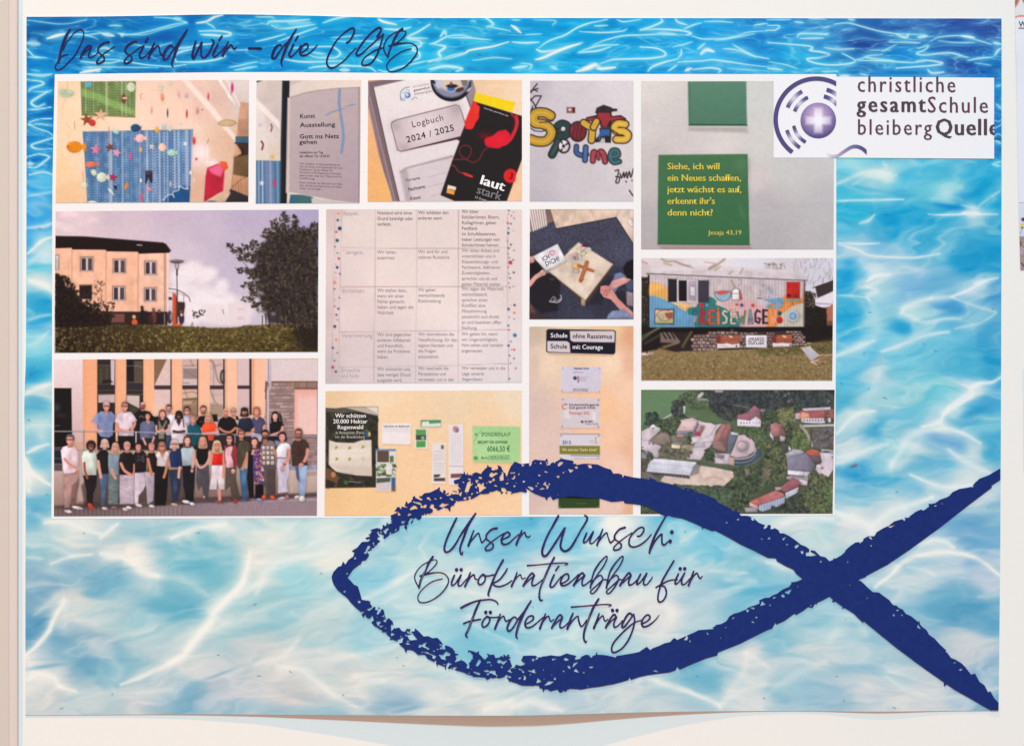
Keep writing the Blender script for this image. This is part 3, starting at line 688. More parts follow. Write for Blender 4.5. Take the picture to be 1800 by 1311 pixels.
# white paper body of the sheet: back and thin cut edges
BX, BY = coons(S_TOP, S_BOT, S_LEF, S_RIG, 120, 86)
Vf = place(BX, BY, 0) + np.array([0, 0.00006, 0]); Vb = Vf + np.array([0, 0.0006, 0])
n0 = BX.size; idx = np.arange(n0).reshape(BX.shape)
Q = [np.stack([idx[:-1, :-1], idx[:-1, 1:], idx[1:, 1:], idx[1:, :-1]], -1).reshape(-1, 4) + n0]
Q += [Q[0][:, ::-1] - n0]
ring = np.concatenate([idx[0, :], idx[1:, -1], idx[-1, ::-1][1:], idx[::-1, 0][1:]])
Q.append(np.stack([ring[:-1], ring[1:], ring[1:] + n0, ring[:-1] + n0], -1))
# keep the front cover a hair behind the print
Vf2 = Vf.reshape(-1, 3).copy()
me = mesh_from("paper_sheet", np.vstack([Vf2, Vb.reshape(-1, 3)]), Q)
add("paper_sheet", me, poster, plain("paper_white", (240, 238, 236), rough=0.7))

# ------------------------------------------------------------------ white panel behind the photographs
panel = Sheet([(96.3, 131), (250, 129), (450, 127.3), (700, 128.8), (900, 130), (1200, 130.6), (1470, 130.8)],
              [(90.4, 911.6), (300, 911), (500, 910.2), (900, 908), (1200, 906.6), (1467, 905.6)],
              [(96.3, 131), (93.6, 250), (92.0, 360), (91.4, 620), (90.4, 911.6)],
              [(1470, 130.8), (1470, 280), (1469.5, 600), (1467, 905.6)], 7)
panel.C[:] = (240, 237, 238)
collage = add("collage_panel", panel.mesh("collage_panel", 1), poster, ink_material(), "white field that carries the thirteen printed photographs")

# ------------------------------------------------------------------ handwriting
def strokes(text, ox, oy, sc):
    out = []
    for part in text.replace("\n", "|").split("|"):
        v = [float(t) for t in part.replace(",", " ").split()]
        if not v: continue
        a = np.array(v).reshape(-1, 3)
        a[:, 0] = ox + a[:, 0] / sc; a[:, 1] = oy + a[:, 1] / sc
        out.append(spline(a, 7))
    return out

def handwriting(groups, box, name, colour, layer, label, dry=()):
    g = Grid(*box, 0.8)
    for text, ox, oy, sc in groups:
        for P in strokes(text, ox, oy, sc):
            P[:, 2] = np.maximum(P[:, 2] * 1.0 + (.35 if name and oy < 200 else .05), 1.3)
            g.stroke(P)
    # pressure makes the edge of a brush pen uneven
    g.F += 0.16 * rng_noise(g.X, g.Y, 2.2, 2.2, 5)
    # dry streaks where the pen ran quickly
    for text, ox, oy, sc in dry:
        for P in strokes(text, ox, oy, sc): g.stroke(P, -1)
    base = np.asarray(colour, float)
    def cf(x, y): return base + (rng_noise(x, y, 9, 14, 8)[:, None] * np.array([10, 9, 12]))
    return add(name, g.mesh(name, layer, colfun=cf), poster, ink_material(), label)

TA = """330 165 4 270 260 4.6 215 400 5 170 540 4.6 145 640 3.6 130 745 3.2|305 608 1.2 250 608 2 185 640 2.2 140 700 2 95 760 2 70 820 2.2 90 865 2.2 140 868 2.2 220 820 2 310 730 2 390 650 2 450 560 2 510 440 2 550 340 1.8 570 260 2 560 195 2 520 165 2 460 185 2 390 240 1.6 320 330 1.5 270 390 1.5 210 520 2
705 480 2.5 690 450 3 650 450 3 600 500 3 550 580 4 515 660 3.5|515 650 2 600 560 2 690 480 2.5|705 480 2.5 680 540 2.5 655 620 2.5 690 655 2.5 750 630 2 820 575 2
1010 385 4 930 400 3.5 850 460 3.5 820 530 3 850 580 2.5 900 620 2.5 935 670 2.5 910 730 2.5 830 762 3 800 740 3 830 680 2.2 890 620 2.2 980 550 1.8 1060 500 1.4 1120 460 1
1490 375 4 1410 400 3.5 1330 460 3.5 1297 540 3 1330 585 2.5 1390 620 2.5 1420 665 2.5 1395 725 3 1310 760 3 1285 725 3 1320 670 2.2 1390 605 2 1480 540 2 1560 480 2 1630 450 1.6
1630 450 3 1590 520 3 1550 610 3 1580 665 2.5 1640 640 2 1720 560 2 1790 480 2|1700 310 3 1655 385 3"""
TB = """215 395 2.5 170 500 3.6 110 660 4.5|110 650 2 190 530 2.5 270 450 2.6 300 490 2.5 310 560 2.5 340 610 2.5 380 590 3|545 480 2 505 445 3 450 480 4 390 570 4.5 370 650 4 400 695 3 450 660 2.5 510 570 2.5 590 460 2.5|790 160 2.6 740 250 4 670 360 5 610 480 5 560 640 4.2 530 720 3.5 520 780 3 545 820 1.5
940 370 3 905 500 3.6 880 620 4 905 668 4 950 580 3 1000 480 3 1045 390 3.6|1045 390 3.5 1035 500 3 1035 610 3 1070 660 3 1130 630 3 1190 540 3 1240 430 3 1255 370 3 1215 335 1.5
1330 425 3 1280 520 3.5 1245 600 3 1270 645 2.5 1330 600 2 1400 530 2 1450 470 2|1400 280 3 1350 355 3|1515 380 2 1480 450 3 1415 620 4.5|1420 600 2 1500 500 3 1560 430 2.5 1585 470 2.5 1620 510 2.5 1655 470 1.5"""
TC = """175 497 4 385 498 4|745 440 2.5 700 435 3 640 490 4 590 600 4 590 665 3.6 640 660 3 700 570 2.5 770 470 2.5 840 400 2.5|1005 160 2.5 940 270 3.5 860 410 5 800 560 4.5 750 700 3.5 745 770 2.5 770 810 1.2
960 425 3 920 510 3.5 880 600 3.5 910 645 3 970 600 2 1040 520 2 1090 440 2|1035 285 3 990 360 3|1090 570 2.5 1150 540 2.5 1205 490 2.5 1210 430 3 1170 415 3 1110 470 3 1070 550 3 1090 610 3 1150 620 3 1250 570 2.5 1330 490 2 1385 430 1.2"""
TD = """395 395 3.5 440 370 3 490 290 3 525 210 3 520 150 3 470 145 2.8 380 200 2.5 290 280 2 200 380 2.2 120 520 2.8 60 650 2.8 45 760 2.8 90 830 3 160 835 2.5 260 780 2.2 360 700 2 450 600 2 560 490 1.6
930 290 3.5 970 230 3.2 1000 160 3 965 130 3.5 890 170 3 780 270 2.5 670 400 2.8 590 520 3 560 590 3 600 620 3.5 680 570 2.5 800 460 2.5 920 350 2.5 1035 250 2.5|1035 245 3 1010 360 2.5 975 480 3 910 640 2.8 810 760 2.8 700 795 2.8 660 760 2.5 700 670 2.2 800 590 2.2 920 520 2.2 1050 480 1.6
1375 150 3.6 1300 210 4 1220 360 4 1180 460 3 1140 560 3.5 1120 650 2.5|1120 650 2.5 1060 550 2 1045 460 2 1100 330 2 1190 250 1.8 1290 200 1.5 1400 190 1.5 1435 220 2 1390 300 2.2 1280 390 2 1140 455 2.5
1140 455 3 1280 420 3.2 1430 400 2 1540 410 1.8 1615 460 2 1635 540 2 1590 640 2.5 1500 750 2.5 1370 850 2 1240 900 2 1150 900 2 1100 840 1.8 1110 760 1.8 1200 660 1.8 1330 570 1.8 1450 520 1.5 1535 505 1.5"""
handwriting([(TA, 90, 36, 10), (TB, 250, 36, 10), (TC, 420, 36, 10), (TD, 570, 36, 10)], (90, 40, 745, 132), "lettering", (38, 36, 86), 4,
            "dark blue handwriting Das sind wir - die CGB across the upper water strip",
            [("1285 250 .5 1200 420 .7 1150 560 .6", 570, 36, 10), ("270 300 .4 200 470 .6", 90, 36, 10)])
LE = """265 165 3.2 200 300 4 130 460 4 90 590 3.6 110 650 3.6 170 635 3.5 250 540 3.5 350 370 3.5 460 210 3.5 540 100 3.5|520 130 3 430 280 4 370 440 4 320 580 3.5 320 660 3 345 685 3 355 650 2
515 340 2.2 480 430 3 435 560 4|440 540 2.5 520 440 2.5 580 380 2.5 600 430 2.5 630 515 2.5 670 480 2.5 700 450 2
845 310 4 770 330 3.5 700 400 3.2 695 460 3 740 500 2.5 795 550 2.8 770 610 3 700 630 3 680 600 2.8 720 550 2.5 780 500 2.5 860 440 2 950 380 1.8
930 470 2.5 1000 440 2.8 1035 400 3 1000 365 3 940 410 3.2 910 490 3.5 940 540 3.2 1010 530 3 1090 460 2.5 1160 400 2.2|1205 340 2.5 1170 430 3.5 1125 545 4|1130 520 2.5 1190 420 3 1245 370 2.5 1265 420 2.5 1300 440 2.5 1330 415 1.5
1730 135 4 1650 280 4 1560 450 4 1500 620 4 1510 700 4 1560 700 4 1640 590 3.6 1750 420 3.6 1823 310 4"""
LF = """100 315 4 60 470 4 45 580 4 100 640 4 180 600 4 270 460 3.5 350 320 3.5 420 200 3.5 425 150 3.5 390 125 2.5
420 380 3 385 460 3.5 375 515 3 420 500 2.5 480 410 2.5 515 360 3|515 360 3 480 450 3 465 510 3 500 530 2.5 560 470 2 600 420 2
650 325 2.5 610 430 3.5 568 555 3.5|575 530 2.5 640 440 2.5 705 375 2.5 725 430 2 760 515 3 800 490 2.5 830 450 2
970 300 4 890 330 3.5 830 400 3.2 820 460 3 870 500 2.5 920 550 2.8 890 610 3 820 625 3 810 590 2.8 850 540 2.5 910 490 2.5 990 430 2 1070 375 1.8
1150 425 3 1190 420 3 1235 360 3 1240 310 2.8 1190 300 2.8 1110 360 3 1040 450 3 1030 540 3 1080 580 3 1170 560 3 1270 490 2.8 1350 400 2
1555 140 3 1480 270 3.5 1400 420 4 1340 580 4 1322 665 3.5|1325 650 2.5 1400 500 3 1495 395 3 1500 460 3 1505 530 3 1540 550 3 1585 505 2|1645 364 6.6 1645 368 6.6|1620 496 6.6 1620 500 6.6"""
LG = """335 100 4 280 180 4 210 330 4 160 440 4 135 545 3|135 545 2 75 420 2 90 330 2 170 230 1.8 270 170 1.5 360 140 1.3 395 165 1.8 370 220 2 280 310 2 210 350 2 150 375 2.5
150 375 3 260 345 3 400 325 2 500 345 2 560 420 2 540 510 2.5 470 610 2.5 360 700 2.2 250 750 2.2 160 755 2 120 710 1.8 130 640 1.8 210 540 1.8 330 455 1.8 470 415 1.8
675 284 6 675 287 6|742 284 6 742 287 6|645 365 3 605 460 3.2 610 510 3 660 480 2.5 740 360 3|740 360 3 705 450 3 700 510 3 740 510 2.5 800 440 2 840 400 2
875 325 2.5 840 420 3.5 797 525 3.5|800 510 2.2 870 400 2.5 925 355 2.5 940 410 2.5 975 425 2|1050 350 3 1000 410 3 985 470 3 1020 500 3 1070 460 3 1090 400 3 1070 355 3 1045 350 2.5|1060 365 3 1120 375 2.8 1210 358 2.8
1345 145 3.6 1260 300 3.6 1190 460 3.6 1140 600 3.6 1130 645 3 1150 660 1.5|1405 270 2.5 1370 330 3 1290 430 3 1190 485 2.8|1190 485 2.5 1240 520 3 1310 525 3 1400 490 2.5 1470 440 2
1545 325 2.5 1510 420 3 1465 525 3.5|1475 500 2.2 1530 410 2.2 1590 355 2.2 1610 400 2 1635 415 2 1665 395 1.5"""
B1 = [(1210, 545, 3.5, 1230, 430, 3, 1270, 300, 3.5, 1340, 190, 3, 1430, 95, 2.2, 1450, 120, 2.2, 1400, 230, 2.5, 1300, 370, 2.5, 1220, 500, 2.5),
      (1225, 500, 2, 1280, 410, 2.5, 1350, 365, 2.5, 1385, 400, 2.5, 1370, 460, 2.8, 1310, 560, 2.8, 1250, 625, 2.5, 1210, 610, 2.5, 1225, 580, 2.5, 1300, 510, 2.5, 1390, 430, 2.5, 1440, 430, 2)]
LH = """405 370 3 370 335 3.2 310 400 3.2 245 515 4|250 510 2.5 320 440 2.5 400 370 2.5|400 370 3 370 460 3 375 510 3 430 500 2.5 520 430 2
690 110 3.6 620 240 3.6 550 400 3.8 490 560 4 475 680 3.5 495 725 3 520 720 2.5|305 225 3 450 215 2 640 195 2 830 187 2 885 200 2.2 840 220 1.2
690 355 3 650 440 3.5 630 520 3.2 670 530 3 730 460 2.5 790 380 2|755 235 3 710 295 3|800 480 2.8 860 450 2.8 900 400 3 880 345 3 820 370 3 780 460 3.2 800 510 3.2 870 500 3 960 430 2.5 1040 350 2.2
1130 370 3 1090 330 3.2 1030 400 3.2 970 510 4|975 500 2.5 1050 430 2.5 1125 365 2.5|1125 370 3 1090 450 3 1100 510 3 1150 490 2.5 1220 430 2
""" + "|".join(" ".join(str(q + (dx if i % 3 == 0 else 0)) for i, q in enumerate(b)) for dx in (0, 230) for b in B1)
LI = """405 370 3 375 330 3.2 310 400 3.2 245 510 4|250 500 2.5 330 430 2.5 400 365 2.5|400 370 3 370 450 3 380 505 3 440 480 2.5 490 430 2
540 350 3 495 440 3.2 490 495 3 540 460 2.5 630 335 3|630 335 3 590 430 3 585 490 3 625 500 2.5 680 440 2.5 715 385 1.5
1020 155 3 950 270 3.2 860 430 3.5 820 540 3 790 660 3 800 740 3 850 740 3 900 670 3 910 590 3 880 525 2.5 830 520 2|760 540 2.5 850 490 3 950 440 2.5 1070 425 2.2
1110 269 6 1110 272 6|1175 269 6 1175 272 6|1085 345 3 1045 430 3 1040 490 3 1090 460 2.5 1175 330 3|1175 330 3 1135 420 3 1135 490 3 1180 490 2.5 1250 410 2
1305 305 2.5 1270 400 3.5 1230 510 3.8|1235 490 2.2 1300 380 2.5 1350 335 2.5 1375 380 2.5 1400 410 2.5 1430 375 1.5"""
LJ = """95 250 4 200 195 3.8 330 145 3 450 125 3 570 120 2.8 650 150 2.5 680 190 2.2|400 125 3 340 250 4 270 430 4 210 590 4 170 680 3.5 200 720 1.5|135 500 3 220 465 3.2 400 430 3
485 319 6 485 322 6|558 319 6 558 322 6|505 385 3 450 440 3 425 510 3 450 555 3 510 520 3 550 440 3 530 395 3 500 380 2.5|520 400 2.5 600 402 2.5 680 395 2.5
715 350 2.5 680 450 3.5 630 580 4|640 550 2.5 700 440 2.5 765 380 2.5 790 440 2.5 820 460 2.5 860 430 1.5|985 430 2.5 940 395 3 880 440 3.5 825 560 3.5 850 615 3.5 910 570 3 990 440 3 1080 320 3|1200 140 3 1120 270 4 1050 410 5 990 570 4.5 965 690 3.5 990 735 1.5
1110 510 2.8 1190 470 2.8 1240 420 3 1220 375 3 1150 400 3 1105 490 3.2 1130 560 3.2 1210 550 3 1300 480 2.5 1390 400 2.2|1430 345 2.5 1390 450 3.5 1340 575 4|1345 550 2.5 1410 440 2.5 1475 380 2.5 1500 440 2.5 1525 460 2.5 1560 430 1.5
1700 400 3 1660 360 3.2 1600 430 3.2 1530 565 4|1535 555 2.5 1620 470 2.5 1700 400 2.5|1700 400 3 1660 500 3 1665 560 3 1720 550 2.5 1800 470 2"""
LK = """245 335 3 205 430 4 155 580 4|165 560 2.5 240 450 2.8 320 380 2.5 335 450 3 370 540 3 410 520 2.5 460 440 2|650 110 3.6 570 240 4 500 410 4 430 600 4 415 720 3.5 440 790 3 460 780 2.5|220 238 3 380 225 2.2 560 210 2.2 750 195 2 850 205 2.2 810 230 1.2
660 340 2.5 625 440 3.5 575 570 4|585 545 2.5 650 440 2.5 715 375 2.5 740 440 2.5 765 455 2.5 800 425 1.5|870 289 6 870 292 6|942 289 6 942 292 6|935 400 3 895 355 3.2 830 430 3.2 765 560 4|770 550 2.5 850 460 2.5 930 395 2.5|930 400 3 890 500 3 905 555 3 960 530 2.5 1030 450 2
1190 370 3 1140 335 3.5 1080 400 3.5 1020 530 3.5 1050 555 3.5 1120 470 3 1205 350 3|1205 350 3 1220 440 3 1195 580 3.2 1120 760 3.2 1010 900 3 890 955 3 855 900 3 890 800 3 1010 660 3 1130 550 3 1220 480 2.5 1330 445 2
1340 500 2.8 1420 460 2.8 1465 400 3 1430 360 3 1370 400 3 1330 480 3.2 1355 545 3.2 1430 535 3 1530 460 2.5 1610 365 1.2"""
S8 = 8.182
WISH = [[(LE, 770, 890, S8), (LF, 980, 890, S8)], [(LG, 720, 966, S8), (LH, 890, 966, S8), (LI, 1060, 966, S8)], [(LJ, 800, 1040, 9), (LK, 980, 1040, 9)]]
DRY = [[("215 300 .5 150 450 .7 110 560 .6|430 270 .4 350 400 .6 290 490 .5|1640 320 .5 1560 490 .7 1515 640 .6|1760 440 .4 1680 560 .6", 770, 890, S8), ("385 260 .5 330 380 .7 280 470 .7|80 420 .4 55 560 .5", 980, 890, S8)],
       [("240 230 .7 190 370 .9 150 480 .7", 720, 966, S8), ("600 290 .5 540 430 .8 490 600 .8 480 660 .5|1280 300 .5 1240 420 .5|1510 300 .5 1470 420 .5", 890, 966, S8)],
       [("300 350 .6 240 500 .9 190 640 .6|1050 420 .5 1000 560 .8 975 650 .5", 800, 1040, 9), ("560 280 .5 480 460 .8 430 620 .6", 980, 1040, 9)]]
BOXES = [(775, 896, 1190, 980), (724, 972, 1240, 1064), (805, 1046, 1165, 1152)]
TXT = ["Unser Wunsch:", "Bürokratieabbau für", "Förderanträge"]
for k in range(3):
    handwriting(WISH[k], BOXES[k], "lettering", (54, 40, 92), 6, "dark violet handwriting %s inside the fish" % TXT[k], DRY[k])

# ------------------------------------------------------------------ the blue chalk fish
OUTER = """583 1013 586 1005 594 996 600 994 603 986 607 992 612 984 621 977.5 623 971 618 968 628 962 636 952 645 951 643 945 652 942 651 931 664 928 668 932 676 924 686 920 689 912 686 906 698 901 697 892 706 889 724 881 722 876 732 869 740 872 746 866 755 865 768 859 776 864 785 863 782 868 797 862 806 864 812 860 803 850 797 844 808 842 815 833 826 834 836 829 845 833
853 822 862 821 872 826 880 819 886 830 893 833 897 820 905 812 917 815 930 813 940 808 955 809 968 813 978 811 987 806 996 808 1006 809 1014 817 1026 815 1040 815 1051 816 1060 821 1074 825 1078 832 1087 832 1100 836 1114 839 1131 841 1141 843 1149 841 1156 847 1175 850 1190 854 1196 858 1207 857 1220 861 1223 866 1235 867 1246 872 1257 876 1262 883 1271 887 1283 893
1296 899 1303 906 1313 906 1325 910 1333 918 1340 921 1347 923 1353 922 1358 926 1368 931 1371 937 1378 937 1388 942 1398 949 1408 957 1416 960 1424 966 1433 968 1442 977 1451 979 1458 986 1466 983 1478 976 1485 970 1487 966 1495 959 1504 953 1516 952 1519 946 1526 942 1537 942 1541 935 1551 929 1563 923 1572 916 1582 913 1592 911 1602 905 1610 899 1619 895 1623 897 1632 891
1638 885 1644 884 1652 878 1664 874 1669 871 1674 865 1687 859 1700 857 1708 855 1714 848 1722 841 1730 838 1738 835 1748 829 1760 822 1760 842 1745 852 1743 857 1702 888 1652 927 1597 967 1560 992 1524 1011 1521 1014 1510 1018 1520 1027 1527 1034 1534 1040 1545 1041 1553 1047 1563 1054 1570 1063 1576 1064 1580 1068 1587 1071 1592 1078 1601 1082 1612 1091 1621 1101 1629 1107
1633 1115 1643 1122 1652 1132 1663 1142 1666 1148 1672 1156 1680 1159 1690 1165 1697 1172 1707 1185 1714 1183 1722 1198 1730 1203 1737 1216 1741 1214 1748 1227 1757 1236 1757 1250 1744 1249 1700 1224 1677 1211 1627 1176 1577 1139 1539 1108 1518 1091 1515 1092 1501 1078 1476 1062 1458 1048 1445 1055 1433 1060 1428 1068 1421 1066 1410 1074 1400 1080 1396 1078 1380 1090 1365 1097
1363 1094 1357 1104 1350 1106 1338 1112 1320 1121 1300 1131 1280 1139 1262 1146 1261 1151 1240 1157 1215 1167 1195 1176 1190 1171 1188 1177 1177 1181 1160 1183 1139 1186 1125 1189 1109 1194 1106 1190 1105 1194 1090 1199 1076 1202 1060 1205 1041 1208 1020 1211 1001 1210 996 1214 984 1216 980 1211 968 1214 956 1211 950 1207 946 1204 935 1205 918 1204 908 1200 900 1198 893 1193
888 1189 876 1191 860 1192 850 1190 838 1189 822 1184 807 1178 795 1177 782 1173 768 1165 752 1156 748 1150 742 1149 735 1150 727 1144 722 1142 712 1141 704 1134 699 1126 692 1124 684 1117 676 1111 669 1106 660 1100 651 1093 650 1087 643 1083 636 1080 634 1074 626 1068 618 1060 610 1050 601 1043 593 1036 587 1027 584 1020"""
INNER = """611 1015 616 1007 621 1000 629 994 634 990 636 985 643 984 649 975 645 969 652 967 660 960 664 954 675 947 684 940 697 935 706 929 717 924 724 920 729 912 737 914 744 908 752 903 762 899 772 897 780 892 790 893 802 881 815 880 827 878 838 872 845 868 858 867 873 861 880 864 888 865 895 862 905 866 915 864 925 865 928 860 938 866 951 872 962 875 968 872 972 879 985 874
1005 872 1026 874 1040 874 1056 876 1075 882 1096 880 1098 884 1115 886 1132 888 1142 892 1152 897 1162 904 1170 907 1177 906 1183 908 1200 911 1215 917 1235 926 1252 933 1257 932 1280 944 1303 957 1325 967 1342 976 1350 980 1364 981 1366 986 1380 994 1395 1001 1400 1008 1411 1017 1402 1021 1393 1023 1387 1031 1375 1036 1366 1043 1360 1045 1352 1050 1345 1050 1338 1053 1335 1060
1328 1063 1318 1066 1308 1072 1299 1076 1290 1078 1282 1083 1277 1091 1268 1096 1258 1098 1254 1105 1240 1106 1228 1107 1218 1112 1204 1118 1195 1122 1184 1121 1178 1128 1168 1130 1160 1134 1147 1139 1143 1142 1137 1136 1128 1142 1124 1145 1105 1149 1084 1152 1082 1155 1065 1151 1051 1150 1040 1152 1030 1150 1018 1155 1010 1151 996 1148 985 1153 975 1152 968 1151 955 1153 945 1156
943 1152 930 1152 920 1152 916 1160 925 1166 915 1170 905 1167 900 1170 897 1160 898 1151 890 1153 884 1149 878 1155 870 1157 868 1150 862 1150 853 1146 858 1152 852 1158 842 1148 832 1144 823 1142 831 1150 828 1162 822 1168 812 1157 804 1158 801 1152 808 1150 800 1145 795 1138 785 1134 780 1134 774 1126 769 1120 760 1121 752 1118 745 1118 736 1110 730 1104 722 1110 716 1105 712 1110
706 1108 700 1100 695 1104 690 1092 684 1086 678 1084 674 1072 664 1066 668 1074 660 1072 652 1062 646 1052 640 1056 636 1053 633 1042 629 1030 622 1027 618 1022"""
def pts2(s): return np.array([float(t) for t in s.split()]).reshape(-1, 2)
fg = Grid(578, 802, 1762, 1254, 1.0)
outer = pts2(OUTER); inner = pts2(INNER)
sd_o = poly_sd(fg.X, fg.Y, outer); sd_i = poly_sd(fg.X, fg.Y, inner)
F = np.minimum(sd_o, -sd_i)
rough = np.clip(1.15 - np.abs(fg.X - 800) / 330, 0.10, 1) * np.where((fg.X < 632) & (np.abs(fg.Y - 1013) < 52), .12, 1)
F = F + rough * 1.1 * rng_noise(fg.X, fg.Y, 9, 9, 61)
hn = rng_noise(fg.X + fg.Y * .5, fg.Y - fg.X * .35, 8.5, 4.6, 63)
F = np.minimum(F, (.60 - hn * np.clip(rough * 1.12, 0, 1)) * 7)
fg.F = F
R = random.Random(19)
def chip(x, y, r, sign, elong=1.0, rot=None):
    n = R.choice([3, 3, 4, 5]); a0 = R.uniform(0, 6.28) if rot is None else rot
    P = []
    for k in range(n):
        t = a0 + 6.283 * (k + R.uniform(-.25, .25)) / n
        u, v = math.cos(t - a0) * r * elong * R.uniform(.6, 1.25), math.sin(t - a0) * r * R.uniform(.6, 1.2)
        P.append((x + u * math.cos(a0) - v * math.sin(a0), y + u * math.sin(a0) + v * math.cos(a0)))
    fg.poly(P, sign)
# chips the chalk left bare: (x, y, radius, how slim)
HOLES = """i 75 705 6 1.2;i 130 695 6 1.3;i 200 690 4 1;i 250 700 4 2;i 335 695 8 1.6;i 300 690 4 1;i 380 750 3 2;i 410 745 8 2.2;i 450 720 5 1.3;i 545 712 6 1.4;i 430 690 5 1.4;i 320 785 7 1;i 360 755 4 1;i 82 818 5 1;i 258 836 5 1;i 182 830 3.5 1
i 140 865 7 1.6;i 212 870 8 2.4;i 170 850 4 1.5;i 15 755 5 2;i 50 765 4 2;i 15 850 5 1.2;i 15 790 4 3;i 985 995 4 1.4;i 1275 910 5 2;i 1310 960 4 2;i 1290 935 3 1;i 1225 875 3.5 2;i 1452 1005 3 1.4;i 1500 1103 3.5 1;i 1580 1082 4 1.2;i 1678 1082 6 1.2;i 1748 1223 6 1.3;i 1770 1135 7 2
h 1480 855 9 2;h 1545 815 6 1.4;h 1555 845 5 1.4;h 1660 770 8 1.4;h 1640 815 6 1.3;h 1720 790 9 2;h 1355 900 7 1.8;h 1430 905 6 1.3;h 1205 935 5 1.3;h 1180 990 5 1.3;h 1570 865 8 2;h 1330 980 7 2.4;h 1100 1000 6 2.6;h 1075 1050 5 1.6;h 1015 1140 7 1.5;h 975 1150 5 1.6;h 910 1160 8 1.7;h 870 1170 4 1.6;h 935 1180 5 1;h 1030 1100 6 2
h 870 1220 7 2;h 790 1275 5 1.4;h 770 1230 5 2.4;h 820 1250 4 1.2;h 850 1180 4 3;h 1755 830 4 2
l 693 43 4 1.2;l 637 147 4 2;l 620 272 5 1.6;l 722 347 4 1.3;l 795 395 8 2;l 860 415 6 2.2;l 810 465 7 1.8;l 850 497 7 1.8;l 880 515 6 1.6;l 900 480 7 2;l 960 530 9 1.8;l 950 575 6 1.8;l 1010 620 7 2.4;l 1075 560 6 2.4;l 1090 600 10 1.5;l 1150 655 6 2.6;l 1180 635 7 1.8;l 1240 690 4.5 1;l 1290 670 4.5 1.3
l 1340 790 5 2;l 1385 810 5 2.6;l 1480 800 4.5 1;l 1415 745 6 1.5;l 1555 770 6 2.6;l 1620 765 5 1.6;l 1645 835 5 2;l 1610 830 5 2;l 1615 850 3.5 3;l 1730 770 8 2;l 1715 800 5 1.4;l 1770 870 4 2;l 740 420 6 2;l 1060 640 4 3;l 885 445 5 2;l 1640 790 4 1.5
m 150 750 7 1.4;m 130 855 4.5 1;m 60 815 5 3;m 55 880 4 2;m 185 900 9 1.8;m 255 915 8 2.4;m 300 883 4.5 1;m 225 880 3.5 1.5;m 360 830 6 1.3;m 400 800 5 1.6;m 440 785 10 2.6;m 445 825 8 1.6;m 500 840 5 1.6;m 552 803 5 1.6;m 550 725 6 1.4;m 455 740 7 2;m 375 745 6 2.4;m 295 748 6 2;m 530 935 4 1;m 820 880 4 1.4;m 1005 832 7 2.6
m 1220 600 7 1.4;m 1245 622 4 1;m 1155 603 4 1.8;m 1365 567 5 1.6;m 1455 598 4 1;m 1492 527 4 1.4;m 1550 460 6 1.3;m 1640 410 8 1.8;m 1690 490 7 1.4;m 1708 455 4 1.6;m 1680 390 6 1.8;m 1750 362 9 1.4;m 15 790 6 2.4
n 50 320 7 1.5;n 105 305 7 1.6;n 140 270 10 1.6;n 213 238 4 1.7;n 15 370 4.5 1;n 368 65 4.5 1.6;n 555 68 4.5 1.4;n 640 195 4 1.4;n 570 230 2.4 2;n 692 318 5 1.3;n 905 405 5 1.3;n 880 438 4.5 1.3;n 935 438 4 1.3;n 1055 520 7 1.9;n 1310 768 4.5 2;n 1348 818 5 2;n 295 15 10 2.4;n 240 5 5 1.4;n 300 370 5 1.4;n 185 435 4 1.5
j 30 1145 7 1.3;j 115 1215 7 1.6;j 135 1258 4.5 1.3;j 200 1270 6 1.8;j 240 1300 7 1.4;j 8 1215 4 2;j 715 1210 6 1.6;j 722 1265 4 2;j 1168 988 4 1.6;j 1220 972 4.5 2;j 860 1130 8 2;j 1430 855 4 2.4;j 1095 1010 4 2;j 980 1065 4 2;j 300 1300 6 2"""
for row in HOLES.replace("\n", ";").split(";"):
    t = row.split(); x = REG[t[0]][0] + float(t[1]) / 3.9733; y = REG[t[0]][1] + float(t[2]) / 3.9733
    el = float(t[4]); rr = float(t[3]) / (1.3 + .25 * el) * .92 * (1.2 if t[0] in 'hl' else 1)
    chip(x, y, rr, -1, el, R.uniform(-1.3, 0.4) if x < 1000 else R.uniform(-.8, .8))
# spikes and torn bits along the rough part of the outline
def along(P, n, x0, x1, sgn):
    P = np.vstack([P, P[:1]])
    seg = [(a, b) for a, b in zip(P[:-1], P[1:]) if x0 < a[0] < x1]
    for _ in range(n):
        a, b = R.choice(seg); t = R.random(); p = a + (b - a) * t
        d = (b - a) / (np.hypot(*(b - a)) + 1e-6); nrm = np.array([d[1], -d[0]])
        r = R.uniform(1.2, 3.0); e = R.uniform(2.5, 6.5); s2 = R.choice([-1, 1])
        q = p + nrm * e * s2 + d * R.uniform(-3, 3)
        fg.poly([p + d * r, q, p - d * r], sgn if s2 * 1 > 0 else R.choice([1, -1]))
along(outer, 60, 640, 960, 1); along(inner, 50, 640, 960, -1)
along(outer, 26, 960, 1760, 1); along(inner, 12, 960, 1400, 1)
for _ in range(30):
    # small bare chips strewn in the rough left half
    i = R.randrange(len(outer) - 1); p = outer[i]
    if 640 < p[0] < 1010:
        c = np.array([980, 1010]); v = c - p; v = v / np.hypot(*v)
        q = p + v * R.uniform(5, 34); chip(q[0], q[1], R.uniform(1, 2.3), -1, R.uniform(1, 2.4), R.uniform(-1, 1))
fg.F = np.minimum(fg.F, (1759.2 - 0.0035 * (fg.Y - 640)) - fg.X - np.where(fg.Y > 1100, (fg.Y - 1100) * .012, 0))
fg.F = np.minimum(fg.F, 1247.8 - fg.Y)
def fishcol(x, y):
    c = np.array([25, 46, 113.0]); return c + rng_noise(x, y, 6, 6, 9)[:, None] * 3
